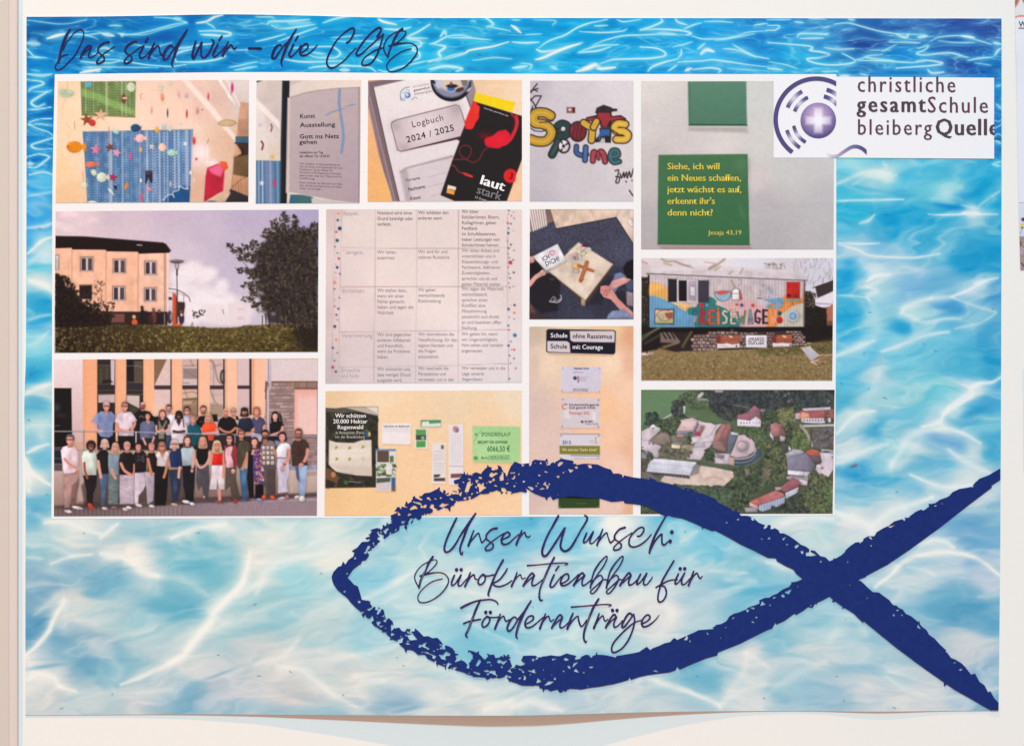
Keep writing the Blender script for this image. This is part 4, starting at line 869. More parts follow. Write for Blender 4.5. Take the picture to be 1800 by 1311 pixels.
add("fish_symbol", fg.mesh("fish_symbol", 7, colfun=fishcol), poster, ink_material(), "dark blue chalk outline of a fish with crossed tail")
del fg, F, sd_o, sd_i

# ------------------------------------------------------------------ logo panel
lp = Ras([(1360, 131), (1470, 131), (1470, 277.5), (1360, 277.5)], 4, (240, 239, 244))
lp2 = Ras([(1470, 135.2), (1747.5, 137), (1747.6, 279.3), (1470, 277.5)], 4, (240, 239, 243))
logo = add("logo_panel", lp.mesh("logo_panel", 4), poster, ink_material(), "white field with the violet school logo at the upper right")
add("paper_field", lp2.mesh("paper_field", 4), logo, ink_material())
lg = Grid(1358, 130, 1526, 279, 0.7)
LX, LY = lg.X, lg.Y
def z4(x, y): return 1350 + x / 3.9733, y / 3.9733
cxl, cyl = z4(351, 843)
r_ = np.hypot(LX - cxl, LY - cyl); th = np.degrees(np.arctan2(LY - cyl, LX - cxl)) % 360
# big arc: its own circle, passing (45,830) (340,550) (478,585) (170,1060)
ax_, ay_ = z4(338, 835)
ra = np.hypot(LX - ax_, LY - ay_); ta = np.degrees(np.arctan2(LY - ay_, LX - ax_)) % 360
arc = np.minimum(3.9 - np.abs(ra - 71.5), np.where((ta > 126) | (ta < 10), 9, -9))
arc = np.minimum(arc, 1470 - LX)
lg.F = arc
def arcband(r0, w, a0, a1):
    mid = (a0 + a1) / 2; half = (a1 - a0) / 2
    da = (th - mid + 180) % 360 - 180
    return np.minimum(w / 2 - np.abs(r_ - r0), (half - np.abs(da)) * np.pi / 180 * r0)
for r0, w, a0, a1 in [(58.5, 7, 203, 241), (44.5, 6.5, 197, 246), (56, 7.2, 285, 330), (43.5, 7.2, 283, 330), (57.5, 6.5, 124, 163), (44, 6.2, 120, 168)]:
    v = arcband(r0, w, a0 + (4 if r0 < 50 and a0 < 200 and a0 > 190 else 0), a1)
    lg.F = np.maximum(lg.F, np.minimum(v, 1470 - LX))
disc = 31.3 - r_
lg.F = np.maximum(lg.F, np.minimum(disc, 1470.5 - LX))
wave = np.array([(410, 1062, .6), (430, 1085, 4), (480, 1090, 5), (530, 1060, 5.5), (580, 1030, 6), (620, 1025, 6.5), (660, 1040, 6.5), (700, 1075, 6.5)], float)
wave[:, 0], wave[:, 1] = 1350 + wave[:, 0] / 3.9733, wave[:, 1] / 3.9733
lg.stroke(spline(wave, 6))
lg.F = np.where(LX > 1523.5, -1, lg.F); lg.F = np.minimum(lg.F, 277 - LY)
def logocol(x, y):
    r = np.hypot(x - cxl, y - cyl); t = np.degrees(np.arctan2(y - cyl, x - cxl)) % 360
    n = len(x)
    dark = np.array([84, 76, 128.0]); pale = np.array([236, 224, 240.0]); mid = np.array([150, 110, 165.0])
    c = np.tile(dark, (n, 1))
    # stripes fade to white near their middle
    def fade(a0, a1, c_): return np.exp(-((((t - c_ + 180) % 360) - 180) / a1) ** 2)
    inb = (r > 39) & (r < 63) & (x < 1470)
    f = np.clip(fade(0, 11, 222) + fade(0, 9, 307) + fade(0, 10, 145), 0, 1) * inb
    c = c + (pale - c) * (f * .85)[:, None]
    # disc: dark rim, lit middle, white cross
    d = r < 32.5
    v = np.clip(1 - np.hypot((x - cxl) + 2, (y - cyl) + 9) / 40, 0, 1)
    rim = np.array([72, 66, 124.0]); dc = rim + (np.array([222, 190, 224.0]) - rim) * (v ** .75)[:, None]
    dx, dy = np.abs(x - cxl), np.abs(y - cyl)
    cr = np.maximum(np.minimum(7.5 - dx, 22.5 - dy), np.minimum(22.5 - dx, 7 - dy))
    k = np.clip(.5 + cr / 5, 0, 1)
    glow_ = np.clip(1.15 - r / 34, 0.45, 1)
    dc = dc + (np.array([244, 240, 250.0]) - dc) * (k * glow_)[:, None]
    c = np.where(d[:, None], dc, c)
    w = (y > 250) & (x > 1452)
    wc = np.array([236, 228, 240.0]) + (np.array([92, 82, 130.0]) - np.array([236, 228, 240.0])) * np.clip((x - 1456) / 60, 0, 1)[:, None] ** .7
    c = np.where(w[:, None], wc, c)
    return c
add("emblem", lg.mesh("emblem", 6, colfun=logocol), logo, ink_material(), "violet disc with white cross inside curved bars")
LT = (98, 66, 78); LB = (84, 66, 74)
def zx(x): return 1350 + x / 3.9733
lettering([dict(s="christliche", x=zx(622), y=161.8, w=(1307 - 622) / 3.9733, em=41, col=LT, sp=1.22, vrot=.3, bold=1.15, thin=-.004),
           dict(s="gesamt", x=zx(622), y=196.8, w=(1100 - 622) / 3.9733, em=41, col=LB, sp=1.22, vrot=.3, bold=2.2),
           dict(s="Schule", x=zx(1112), y=198.2, w=(1535 - 1112) / 3.9733, em=41, col=LT, sp=1.18, vrot=.3, bold=1.0, thin=-.003),
           dict(s="bleiberg", x=zx(622), y=237.0, w=(1144 - 622) / 3.9733, em=40, col=LT, sp=1.2, vrot=.2, bold=1.0, thin=-.004),
           dict(s="Quelle", x=zx(1168), y=237.6, w=(1610 - 1168) / 3.9733, em=42, col=LB, sp=1.1, vrot=.2, bold=2.3)], logo, 6)
# the last letter is cut by the field's edge: water shows beyond x = 1747.6
edge = Ras([(1747.8, 206), (1760.2, 206), (1760.2, 244), (1747.8, 244)], 1.0)
edge.C[:] = bil(WC, edge.X, edge.Y)
for P, w in [([(1748, 226), (1756, 222), (1760, 219)], 2), ([(1748, 240), (1754, 236), (1760, 238)], 2.2), ([(1749, 212), (1755, 214), (1760, 211)], 1.6)]:
    edge.line(P, w, (190, 230, 240), 1.4, .8, True)
add("water_print_edge", edge.mesh("water_print_edge", 9), poster, ink_material())

# ------------------------------------------------------------------ the neighbouring posters, cut by the picture edge
def wall_sheet(name, quad, step, off):
    """paper lying 2 mm off the wall, drawn in the same pixel measure"""
    return Ras(quad, step)
nb = add("white_poster", None, label="white poster with orange rings and the letter W, cut off at the upper right", cat="poster")
r1 = Ras([(1783.2, -60), (1960, -60), (1960, 356), (1790.4, 356)], 1.6, (226, 226, 234))
r1.C[:] = np.array([229, 228, 238.0])
r1.C *= (1 + .01 * fbm(r1.X, r1.Y, 40, 40, 3))[..., None]
r1.rect(1700, -60, 1990, 30.6, (224, 225, 228), .6)
r1.line([(1770, -40), (1786, -26), (1790, -8), (1786, 6), (1778, 16)], 7, (176, 100, 82), .8, 1, True)
r1.line([(1780, -45), (1790, -24), (1790.5, -6), (1786, 10), (1780, 17)], 1.2, (222, 150, 130), .6, .8, True)
r1.line([(1818, -40), (1799, -24), (1797, -8), (1802, 6), (1815, 16)], 4.5, (206, 118, 84), .8, 1, True)
r1.line([(1782, 31.5), (1792, 29), (1810, 28.6), (1850, 29)], 2.8, (222, 128, 92), .5, 1, True)
r1.C = np.clip(r1.C, 0, 250)
me = r1.mesh("poster_sheet", 0)
add("poster_sheet", me, nb, ink_material())
lettering([dict(s="W", x=1790.9, y=47.6, em=14, w=13.5, col=(62, 48, 66), bold=.3)], nb, 2)
ul = Ras([(1790.3, 49.2), (1850, 49.2), (1850, 50.8), (1790.3, 50.8)], .8, (96, 84, 104)); add("underline", ul.mesh("underline", 2), nb, ink_material())
nb2 = add("picture_sheet", None, label="pinned picture strip with flower drawing, cut by the right image edge", cat="picture")
r2 = Ras([(1790.6, 356.8), (1960, 356.8), (1960, 474.5), (1793.8, 474.5)], 1.0)
r2.field([(1792, 360, (214, 218, 233)), (1800, 400, (212, 214, 232)), (1800, 414, (205, 208, 226)), (1850, 380, (210, 214, 230))])
r2.rect(1780, 415.6, 1990, 480, (158, 134, 146), .6)
r2.speck([(1792, 416), (1900, 416), (1900, 474), (1792, 474)], 160, 1, 3, [(120, 130, 90), (180, 150, 170), (110, 70, 90), (150, 160, 110), (190, 170, 190)], .7, seed=3)
r2.blob(1799, 386, 4, 3.4, (98, 60, 92)); r2.blob(1797.5, 395.5, 4.2, 3.2, (232, 196, 96)); r2.blob(1797, 400.5, 2.6, 1.6, (90, 104, 78))
r2.line([(1797, 401), (1795.6, 406), (1793.6, 411)], 1, (130, 140, 130)); r2.line([(1794, 420), (1796, 430), (1800, 436)], 1.2, (120, 130, 80))
r2.line([(1795, 463), (1800, 468)], 2, (90, 40, 70))
r2.C = np.clip(r2.C, 0, 250)
add("picture_print", r2.mesh("picture_print", 0), nb2, ink_material())
nb3 = add("notice_sheet", None, label="pale lilac notice sheet just touching the right image edge lower down", cat="notice")
r3 = Ras([(1798.2, 645), (1960, 645), (1960, 830), (1799.6, 830)], 4, (228, 228, 242))
r3.C *= (1 + .01 * fbm(r3.X, r3.Y, 30, 30, 4))[..., None]
add("notice_print", r3.mesh("notice_print", 0), nb3, ink_material())

# ------------------------------------------------------------------ the printed photographs
class Pic(Ras):
    """a printed photograph; shapes are given in the measure of an enlarged crop (origin ox, oy, scale sc)"""
    def __init__(s, quad, step, base, z):
        Ras.__init__(s, quad, step, base); s.z = z; s.txt = []
    def Z(s, ox, oy, sc): s.z = (ox, oy, sc)
    def c(s, t):
        v = np.array([float(q) for q in t.split()]) if isinstance(t, str) else np.asarray(t, float)
        v = v.reshape(-1, 2) / s.z[2]
        return v + np.array(s.z[:2])
    def F(s, pts): s.field([tuple(s.c((x, y))[0]) + (col,) for x, y, col in pts])
    def P(s, t, col, soft=.7, a=1, c=False): s.poly(s.c(t), col, soft, a, c)
    def L(s, t, w, col, soft=.6, a=1, c=False): s.line(s.c(t), w / s.z[2], col, soft, a, c)
    def B(s, x, y, rx, ry, col, rot=0, soft=.7, a=1):
        p = s.c((x, y))[0]; s.blob(p[0], p[1], rx / s.z[2], ry / s.z[2], col, rot, soft, a)
    def G(s, x, y, rx, ry, col, a=1, rot=0):
        p = s.c((x, y))[0]; s.glow(p[0], p[1], rx / s.z[2], ry / s.z[2], col, a, rot)
    def K(s, t, n, r0, r1, cols, a=.9, flat=1, rot=None, soft=.6, seed=1):
        s.speck(s.c(t), n, r0 / s.z[2], r1 / s.z[2], cols, a, flat, rot, soft, seed)
    def star(s, x, y, r, col, n=5, rot=0, inner=.42):
        P = []
        for k in range(2 * n):
            rr = r if k % 2 == 0 else r * inner; t = rot - math.pi / 2 + math.pi * k / n
            P += [x + rr * math.cos(t), y + rr * math.sin(t)]
        s.P(P, col, .5)
    def fish(s, x, y, rx, ry, col, d=1):
        s.B(x, y, rx, ry, col); s.P([x + d * rx * .7, y, x + d * rx * 1.5, y - ry * .8, x + d * rx * 1.5, y + ry * .8], col, .6)
    def T(s, t, x, y, em, col, **k):
        p = s.c((x, y))[0]; d = dict(s=t, x=p[0], y=p[1], em=em / s.z[2], col=col)
        if 'w' in k: k['w'] = k['w'] / s.z[2]
        d.update(k); s.txt.append(d)
    def finish(s, label, grain=.02, tone=(.970, .968, .965), sat=.95, mottle=.012, lift_=2.0, wg=.032):
        # the prints are small photographs: a little softness, uneven tone, ink a touch duller than the drawn values
        C = s.C; P_ = np.pad(C, ((1, 1), (1, 1), (0, 0)), 'edge')
        soft = (P_[:-2, 1:-1] + P_[2:, 1:-1] + P_[1:-1, :-2] + P_[1:-1, 2:]) / 4
        C = C * .62 + soft * .38
        m = C.mean(-1, keepdims=True); C = (m + (C - m) * sat) * np.array(tone)
        lum = m[..., 0] / 255
        grain = min(grain, .018)
        warm = np.clip((C[..., 0] - C[..., 2]) / 90, 0, 1); C[..., 1] *= 1 - wg * warm; C[..., 2] *= 1 + .04 * warm
        tex = fbm(s.X, s.Y, 9, 7, 91, 3) * mottle * (1.25 - lum) * 2 + fbm(s.X, s.Y, 60, 50, 92, 2) * .012
        s.C = C * (1 + tex)[..., None] + lift_
        s.C *= (1 + grain * rng_noise(s.X, s.Y, 1.9, 1.9, 77) + grain * .6 * rng_noise(s.X, s.Y, 5, 5, 78))[..., None]
        s.C = np.clip(s.C, 0, 250)
        o = add("photo_print", s.mesh("photo_print", 3), poster, ink_material(), label)
        if s.txt: lettering([dict(t, bold=t['bold'] * (.45 if t['em'] < 14 else .8)) if 'bold' in t else t for t in s.txt], o, 4.4)
        return o

# 1 --- paper sea creatures hung before nets
p = Pic([(101.5, 143), (437.5, 140.8), (436.5, 355.2), (97.6, 356.8)], 1.15, (248, 214, 170), (92, 136, 5.143))
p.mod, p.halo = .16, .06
p.F([(60, 60, (250, 222, 170)), (60, 400, (253, 222, 172)), (60, 800, (253, 220, 160)), (100, 1120, (246, 205, 148)), (230, 700, (254, 222, 180)), (230, 250, (253, 226, 182)), (700, 420, (254, 224, 190)), (900, 100, (247, 214, 182)),
     (1100, 300, (249, 214, 182)), (1300, 60, (240, 205, 180)), (1400, 300, (240, 204, 178)), (1500, 200, (226, 192, 170)), (1700, 80, (228, 216, 210)), (1720, 200, (222, 206, 198)), (1500, 600, (232, 198, 162)), (1350, 700, (244, 214, 196)),
     (1300, 1000, (228, 186, 148)), (1560, 1000, (226, 188, 150)), (1250, 500, (250, 220, 190)), (1600, 600, (226, 190, 152))])
p.P("255 40 755 38 748 365 265 345", (98, 124, 66), .8)
X_, Y_ = p.X, p.Y
def net(t, col, sx, sy, amp, a, seed):
    Pp = p.c(t); m = np.clip(.5 + poly_sd(X_, Y_, Pp) / 2, 0, 1)
    w_ = np.sin(X_ * 2 * np.pi / sx + amp * np.sin(Y_ * .35)) ; h_ = np.sin(Y_ * 2 * np.pi / sy + 1.5 * np.sin(X_ * .55))
    k = np.clip(.18 + w_ * .22 + h_ * .50 + .30 * rng_noise(X_, Y_, 6, 9, seed), 0, 1) * a * m * (.72 + .28 * np.sin(X_ * 2 * np.pi / 17 + 1.2))
    p.C += (np.array(col) - p.C) * k[..., None]
net("255 40 755 38 748 365 265 345", (186, 204, 144), 4.4, 4.6, .9, .85, 3)
p.P("262 100 420 150 600 230 748 300 748 352 560 280 400 210 262 170", (158, 206, 108), 2.2, .55)
for x, w in [(300, 8), (372, 7), (490, 18), (628, 14), (668, 6), (700, 5)]: p.L(f"{x} 40 {x+2} 345", w, (216, 222, 190), .8, .5)
p.L("265 345 420 352 560 352 748 362", 9, (170, 112, 66), 1, .6)
p.P("273 492 1270 473 1250 900 1238 1132 315 1132 290 700", (62, 108, 160), .8)
p.P("700 492 1270 473 1250 900 1238 1132 760 1132", (92, 126, 174), 3, .45)
net("273 492 900 480 980 1132 315 1132 290 700", (176, 200, 224), 4.6, 4.3, 1.3, .95, 5)
net("850 492 1270 473 1250 900 1180 990 1020 1080 980 1132 850 1132", (186, 200, 228), 3.6, 5.2, .9, .8, 6)
p.P("1150 990 1245 980 1238 1132 1000 1132 1040 1075", (28, 84, 140), 1.2)
for x, w, c_ in [(400, 6, (120, 160, 205)), (520, 26, (206, 200, 214)), (535, 10, (226, 218, 226)), (632, 14, (196, 208, 226)), (712, 6, (160, 180, 210)), (790, 10, (190, 196, 220)), (855, 14, (208, 212, 226)), (905, 6, (180, 196, 220)),
                 (968, 16, (214, 216, 232)), (1010, 10, (190, 200, 224)), (1040, 10, (210, 214, 232)), (1105, 14, (214, 216, 236)), (1140, 18, (212, 216, 238)), (1215, 30, (200, 204, 232)), (1255, 8, (214, 216, 240))]:
    p.L(f"{x} 490 {x+4} {1128 if x < 1080 else 1000}", w, c_, 1.0, .62)
p.L("1000 1115 1040 1070 1085 1060 1100 1085 1090 1040 1140 1020 1150 985 1190 1005 1225 1010", 10, (222, 220, 238), .8, .9, True)
for x in range(790, 1260, 26): p.L(f"{x} {120 + x % 60} {x+2} 470", 3, (255, 240, 222), .8, .5)
p.G(1180, 620, 50, 90, (130, 185, 225), .5)
p.P("1170 25 1225 25 1420 230 1665 540 1660 590 1530 440 1330 210", (252, 238, 226), 1.6, .75)
p.P("1490 20 1530 20 1665 240 1650 275", (252, 240, 230), 1.2, .85); p.P("1560 20 1590 20 1760 380 1745 380", (250, 236, 224), 1.2, .6)
p.G(1340, 680, 60, 70, (255, 246, 250), .75); p.G(1450, 780, 60, 30, (255, 246, 250), .7); p.L("1400 600 1400 760", 14, (255, 244, 238), 1.4, .5)
# stairs
p.P("1700 225 1775 235 1775 540 1665 540", (206, 160, 122), .8)
for k in range(8): p.L(f"{1690 + k*12} 380 {1684 + k*12} 535", 3, (120, 78, 60), .6, .8)
p.P("1655 540 1780 540 1780 600 1655 600", (60, 98, 132), .6); p.L("1650 596 1780 600", 8, (30, 30, 40)); p.L("1660 538 1780 540", 4, (60, 40, 40))
p.P("1660 600 1780 602 1780 900 1640 880 1650 700 1720 690", (64, 44, 34), .8); p.P("1660 605 1710 690 1640 730", (212, 168, 120), .8)
p.P("1640 720 1780 700 1780 910 1630 880", (124, 94, 56), 1, .85); p.B(1720, 670, 14, 30, (40, 36, 36))
p.P("1630 880 1780 915 1780 1080 1610 1010", (214, 160, 112), .8)
for k in range(12): p.L(f"{1632 + k*14} {885 + k*3} {1622 + k*15} {1010 + k*7}", 3, (96, 62, 50), .6, .8)
p.L("1620 1000 1700 930 1760 890", 4, (70, 48, 44), .6, .8)
p.P("1610 1010 1780 1080 1780 1132 1530 1132", (46, 44, 48), .8); p.P("1440 1132 1600 1020 1610 1050 1560 1132", (222, 186, 150), 1)
p.P("1400 820 1500 780 1560 830 1540 1030 1500 1050 1370 1128 1385 900", (196, 32, 56), .7); p.P("1410 830 1500 785 1570 800 1520 900 1440 870", (255, 120, 160), 2.2, .8)
p.P("1510 760 1575 765 1590 820 1550 850 1520 800", (250, 96, 50)); p.L("1555 850 1545 1030", 7, (236, 90, 110)); p.B(1440, 1122, 40, 5, (60, 70, 110))
p.B(1580, 415, 80, 26, (214, 186, 130), -.03); p.L("1500 418 1540 392 1600 385 1660 415 1600 442 1540 440 1500 418", 4, (110, 96, 70), .5, .8, True)
# the hanging shapes
p.B(130, 150, 64, 38, (190, 208, 174)); p.B(90, 130, 30, 20, (190, 208, 174)); p.L("135 40 138 110", 3, (222, 150, 150)); p.L("110 200 95 290", 3, (230, 170, 150))
p.star(328, 68, 38, (92, 176, 218), 5, .1, .6); p.B(712, 90, 38, 44, (208, 220, 186)); p.L("712 40 712 60", 3, (200, 210, 190))
p.star(438, 340, 62, (238, 190, 142), 5, .05); p.star(310, 385, 62, (150, 78, 40), 5, -.15, .4); p.B(360, 412, 34, 30, (216, 56, 54), .8)
p.B(645, 195, 22, 40, (120, 66, 40)); p.B(655, 190, 26, 10, (250, 190, 170)); p.B(980, 100, 24, 26, (206, 212, 178), 0, 1.2, .9); p.B(1065, 60, 18, 16, (196, 214, 190), 0, 1.2, .8)
p.B(993, 180, 17, 34, (242, 156, 110), -.15); p.L("815 150 795 165 803 205", 5, (206, 120, 90)); p.B(1143, 155, 12, 30, (232, 170, 178), -.2, .8, .8); p.B(1212, 168, 18, 22, (214, 170, 190), 0, .8, .8)
p.B(1410, 175, 8, 32, (212, 70, 84)); p.B(1626, 95, 12, 42, (232, 30, 132)); p.L("1618 130 1612 165", 3, (120, 40, 80))
p.B(898, 302, 8, 34, (238, 150, 136), 0, .8, .9); p.B(1042, 325, 7, 36, (52, 60, 92)); p.B(1216, 332, 8, 36, (198, 40, 48)); p.B(1312, 305, 14, 30, (224, 140, 140), 0, .8, .8); p.B(1355, 295, 10, 5, (130, 110, 90))
p.L("200 400 202 470", 5, (224, 96, 90)); p.L("120 415 155 460", 3, (200, 140, 120), .6, .7); p.L("140 480 160 760", 3, (236, 190, 150), .6, .7)
p.fish(200, 632, 70, 52, (240, 146, 22)); p.B(140, 628, 9, 6, (120, 70, 20)); p.star(392, 655, 54, (234, 128, 160), 5, .1, .45); p.star(520, 632, 44, (140, 74, 40), 5, -.3, .45); p.L("512 450 514 590", 4, (180, 50, 90)); p.L("395 500 394 600", 5, (150, 60, 120))
p.star(580, 682, 44, (236, 160, 196), 5, .3, .5); p.fish(348, 788, 50, 26, (246, 120, 84)); p.B(752, 460, 44, 36, (26, 78, 122)); p.P("785 462 806 442 800 484", (120, 40, 80))
p.fish(792, 552, 40, 38, (250, 196, 190)); p.P("760 555 735 540 740 575", (250, 160, 160)); p.B(945, 478, 18, 26, (244, 184, 50)); p.P("990 430 1030 430 1025 470 990 470", (170, 206, 226)); p.B(1065, 465, 16, 26, (206, 222, 206))
p.B(572, 488, 34, 22, (196, 224, 206), .6, .8, .9); p.B(798, 655, 14, 24, (240, 186, 60)); p.B(708, 715, 12, 36, (232, 80, 160)); p.star(900, 628, 34, (214, 206, 200), 5, .2, .45); p.B(992, 634, 34, 36, (250, 204, 170)); p.P("1020 620 1032 632 1022 650", (250, 204, 170))
p.fish(1075, 682, 38, 30, (176, 220, 206)); p.star(1203, 602, 28, (250, 244, 246), 6, 0, .4); p.B(1282, 575, 14, 34, (232, 66, 58)); p.star(1302, 740, 16, (200, 50, 70)); p.L("1415 560 1400 600", 4, (130, 80, 60))
p.fish(446, 905, 46, 44, (222, 232, 208)); p.B(375, 862, 24, 30, (214, 226, 188), -.5); p.star(548, 905, 42, (176, 44, 88), 5, .2, .5); p.P("840 850 905 850 905 950 890 960 870 905 850 965 838 960", (44, 40, 66)); p.B(868, 862, 30, 20, (72, 60, 84))
p.B(668, 985, 15, 34, (246, 142, 58), .3); p.P("556 975 585 985 580 1020 560 1005", (36, 44, 62)); p.P("500 1000 530 1015 555 1050 560 1075 535 1050 505 1020", (222, 230, 230)); p.B(800, 935, 10, 18, (238, 244, 244))
p.P("848 975 880 1000 915 1012 870 1028 845 1010", (244, 150, 176)); p.L("820 1055 800 1080 808 1120", 18, (236, 72, 104), .6, 1, True); p.B(1068, 965, 10, 26, (214, 200, 190)); p.B(1252, 862, 14, 22, (240, 222, 210)); p.B(1280, 930, 8, 22, (236, 214, 190))
p.B(285, 975, 34, 28, (222, 226, 188), 0, 1, .9); p.B(360, 1128, 40, 12, (238, 232, 226)); p.L("278 850 280 940", 5, (230, 110, 120)); p.L("345 830 350 860", 3, (220, 210, 180)); p.B(1160, 425, 8, 12, (190, 196, 210), 0, .8, .7)
p.finish("photo of colourful paper fish and stars hanging before green and blue nets")

# 2 --- notice of the art exhibition on a glass door
p = Pic([(451, 142), (635, 141), (632, 357), (449, 358)], 1.15, (214, 200, 192), (450, 0, 3.9733))
p.F([(20, 600, (222, 208, 198)), (120, 600, (212, 196, 186)), (60, 700, (205, 192, 186)), (20, 760, (240, 224, 214)), (140, 800, (206, 192, 186)), (60, 950, (226, 216, 208)), (120, 1080, (222, 206, 188)), (300, 600, (226, 212, 200)), (700, 590, (236, 220, 204)), (500, 590, (232, 216, 202))])
p.P("0 690 165 850 165 900 0 740", (250, 240, 232), 1.5, .8); p.P("0 740 60 820 90 1120 0 1120", (234, 224, 216), 2, .5)
p.P("0 1122 178 1125 176 1440 0 1440", (76, 116, 158), .8); p.P("60 1130 120 1130 130 1440 70 1440", (118, 134, 176), 1.5, .8)
for x, c_ in [(18, (180, 196, 220)), (44, (226, 226, 236)), (100, (170, 190, 214)), (150, (150, 180, 205))]: p.L(f"{x} 1130 {x+3} 1430", 9, c_, 1, .7)
p.star(40, 1280, 22, (226, 226, 236)); p.B(130, 1280, 12, 30, (204, 60, 90), 0, .8, .8); p.L("105 870 112 890 104 918", 9, (140, 60, 76), .8, 1, True); p.L("38 990 50 1010 42 1045", 12, (128, 44, 70), .8, 1, True); p.B(115, 1098, 12, 16, (232, 190, 70)); p.B(28, 875, 12, 14, (200, 180, 220), 0, .8, .7)
p.P("0 565 50 565 0 580", (60, 50, 50)); p.P("184 565 236 565 232 700 222 1100 215 1440 168 1440 172 1000", (24, 28, 38), .7); p.P("182 565 190 565 175 1440 168 1440", (58, 66, 80), .7, .8)
p.P("236 600 290 580 330 565 236 565", (206, 190, 180), 1); p.P("240 1360 380 1360 400 1440 228 1440", (54, 100, 124), .8); p.P("330 1350 400 1370 390 1440 250 1440", (66, 108, 104), 2, .7); p.P("385 1390 560 1400 725 1420 725 1440 395 1440", (206, 196, 190), .8)
p.P("236 682 330 652 430 632 560 618 725 610 724 1420 660 1415 540 1400 400 1372 230 1342", lambda X, Y: np.array([196, 178, 178.]) + ((Y - 160) / 200)[..., None] * np.array([-14, -16, -10]) + ((X - 510) / 120)[..., None] * np.array([-6, -6, -2]), .8)
p.L("236 684 330 654 430 634 560 620 725 612", 5, (150, 130, 128), .8, .8); p.P("220 682 240 686 226 1345 208 1350 214 1000", (214, 196, 188), .7); p.L("222 690 212 1340", 4, (170, 150, 146), .6, .8); p.L("230 1345 400 1374 540 1402 724 1422", 4, (222, 212, 206), .8, .9)
p.P("716 612 726 610 724 1420 716 1418", (120, 104, 104), .9, .6)
p.L("585 628 580 700 588 780 604 880 610 960 604 1020 597 1068", 19, (120, 146, 186), .9, .95, True); p.L("490 806 530 784 600 764 640 742 697 730", 8, (112, 142, 184), .8, .9, True)
p.L("602 718 634 712 634 745 605 760", 5, (206, 178, 132), .7, .8); p.L("537 832 560 800 565 835", 5, (212, 180, 124), .7, .8); p.L("540 815 600 790", 5, (212, 184, 136), .7, .7)
DK = (44, 32, 38)
p.T("Kunst", 305, 827, 43, DK, w=108, bold=.5, rot=-1.5); p.T("Ausstellung", 307, 888, 43, DK, w=245, bold=.7, rot=-1)
p.T("Gott ins Netz", 303, 968, 43, DK, w=276, bold=.7, rot=-.5); p.T("gehen", 303, 1006, 43, DK, w=122, bold=.7)
p.T("Installation am Tag", 303, 1072, 22, (80, 62, 66), w=164, bold=.3); p.T("der offenen Tür 16.09.23", 303, 1098, 22, (80, 62, 66), w=210, bold=.3)
SM = (116, 98, 102)
for k, (t, w) in enumerate([("Diese Installation, ein Gemeinschaftswerk der", 284), ("SuS, die Kunst und Mathematik für ihre", 298), ("Projekte zum Tag der Offenen Tür,", 236), ("Workshops und die Mitgestaltung im Schulalltag", 288), ("gebaut haben, zeigt zum Thema und ihre", 296), ("Hoffnung", 104)]):
    p.T(t, 303, 1148 + k * 20.5, 18, SM, w=w, rot=2.2)
for k, (t, w) in enumerate([("Netze verbinden die Menschen und helfen", 300), ("allen, die Gemeinschaft suchen und finden", 296), ("wollen, und sie tragen", 150)]): p.T(t, 303, 1280 + k * 20.5, 18, SM, w=w, rot=2.4)
p.finish("photo of a grey exhibition notice with blue cross behind glass")

# 3 --- log book, desk bell and black booklet
p = Pic([(647, 141), (917.5, 141), (917.5, 353.5), (646, 354.5)], 1.15, (246, 206, 148), (640, 136, 5.8276))
p.F([(60, 400, (240, 190, 132)), (60, 700, (246, 190, 118)), (60, 1100, (244, 188, 112)), (1300, 80, (246, 214, 164)), (1560, 200, (248, 222, 180)), (1600, 1000, (250, 210, 160)), (1540, 1250, (246, 200, 148)), (200, 1250, (244, 190, 110)), (1200, 60, (238, 206, 160))])
p.grain(.03, 30, 1.2, 5, o=2)
p.P("42 45 300 25 1110 25 1140 120 1150 240 1000 300 900 500 420 760 330 760 300 1270 150 800 40 300", (158, 136, 142), .9)
p.P("42 50 200 25 420 25 95 100 110 190 340 1000 400 1270 300 1270 200 960 100 500 60 300", (124, 102, 110), .8)
p.L("45 200 105 470 200 850 300 1270", 20, (142, 120, 128), .8); p.L("60 200 130 500 215 850 320 1270", 6, (196, 178, 178), .7, .9); p.L("52 160 40 50 200 28", 8, (150, 128, 134), .8)
p.P("95 100 430 25 1110 25 1040 190 1100 300 960 900 880 1270 362 1270 240 760", lambda X, Y: np.array([232, 222, 224.]) + ((Y - 240) / 110)[..., None] * np.array([-6, -8, -4]), .7)
p.L("95 104 240 760 362 1270", 8, (60, 44, 52), .6, .9); p.L("95 104 420 27", 5, (90, 70, 80), .6, .8)
p.P("1040 190 1130 160 1140 260 1090 330", (150, 134, 146), .9); p.L("1050 195 1095 310", 6, (60, 48, 58), .6)
p.P("280 460 330 435 940 280 975 295 1000 350 1100 660 1060 700 950 640 380 765 340 750 275 500", (70, 40, 54), .5, 1, False)
p.P("286 468 332 441 940 287 970 300 994 352 1035 480 985 605 378 757 345 745 281 500", lambda X, Y: np.array([206, 190, 194.]) + (np.exp(-(((X - 748) / 34) ** 2 + ((Y - 225) / 30) ** 2)))[..., None] * np.array([26, 26, 26]), .5)
p.G(940, 330, 60, 70, (168, 150, 156), .6); p.G(320, 500, 60, 60, (170, 150, 158), .5); p.G(400, 720, 80, 40, (176, 158, 164), .5)
p.P("365 965 420 925 900 798 925 815 890 830 440 940 385 990", (170, 152, 162), 1.2, .85); p.P("365 968 420 1120 430 1270 880 1270 930 900 900 830 440 945", (206, 192, 198), 2.5, .55); p.P("365 965 440 940 470 1100 480 1270 425 1270", (160, 142, 152), 3, .55)
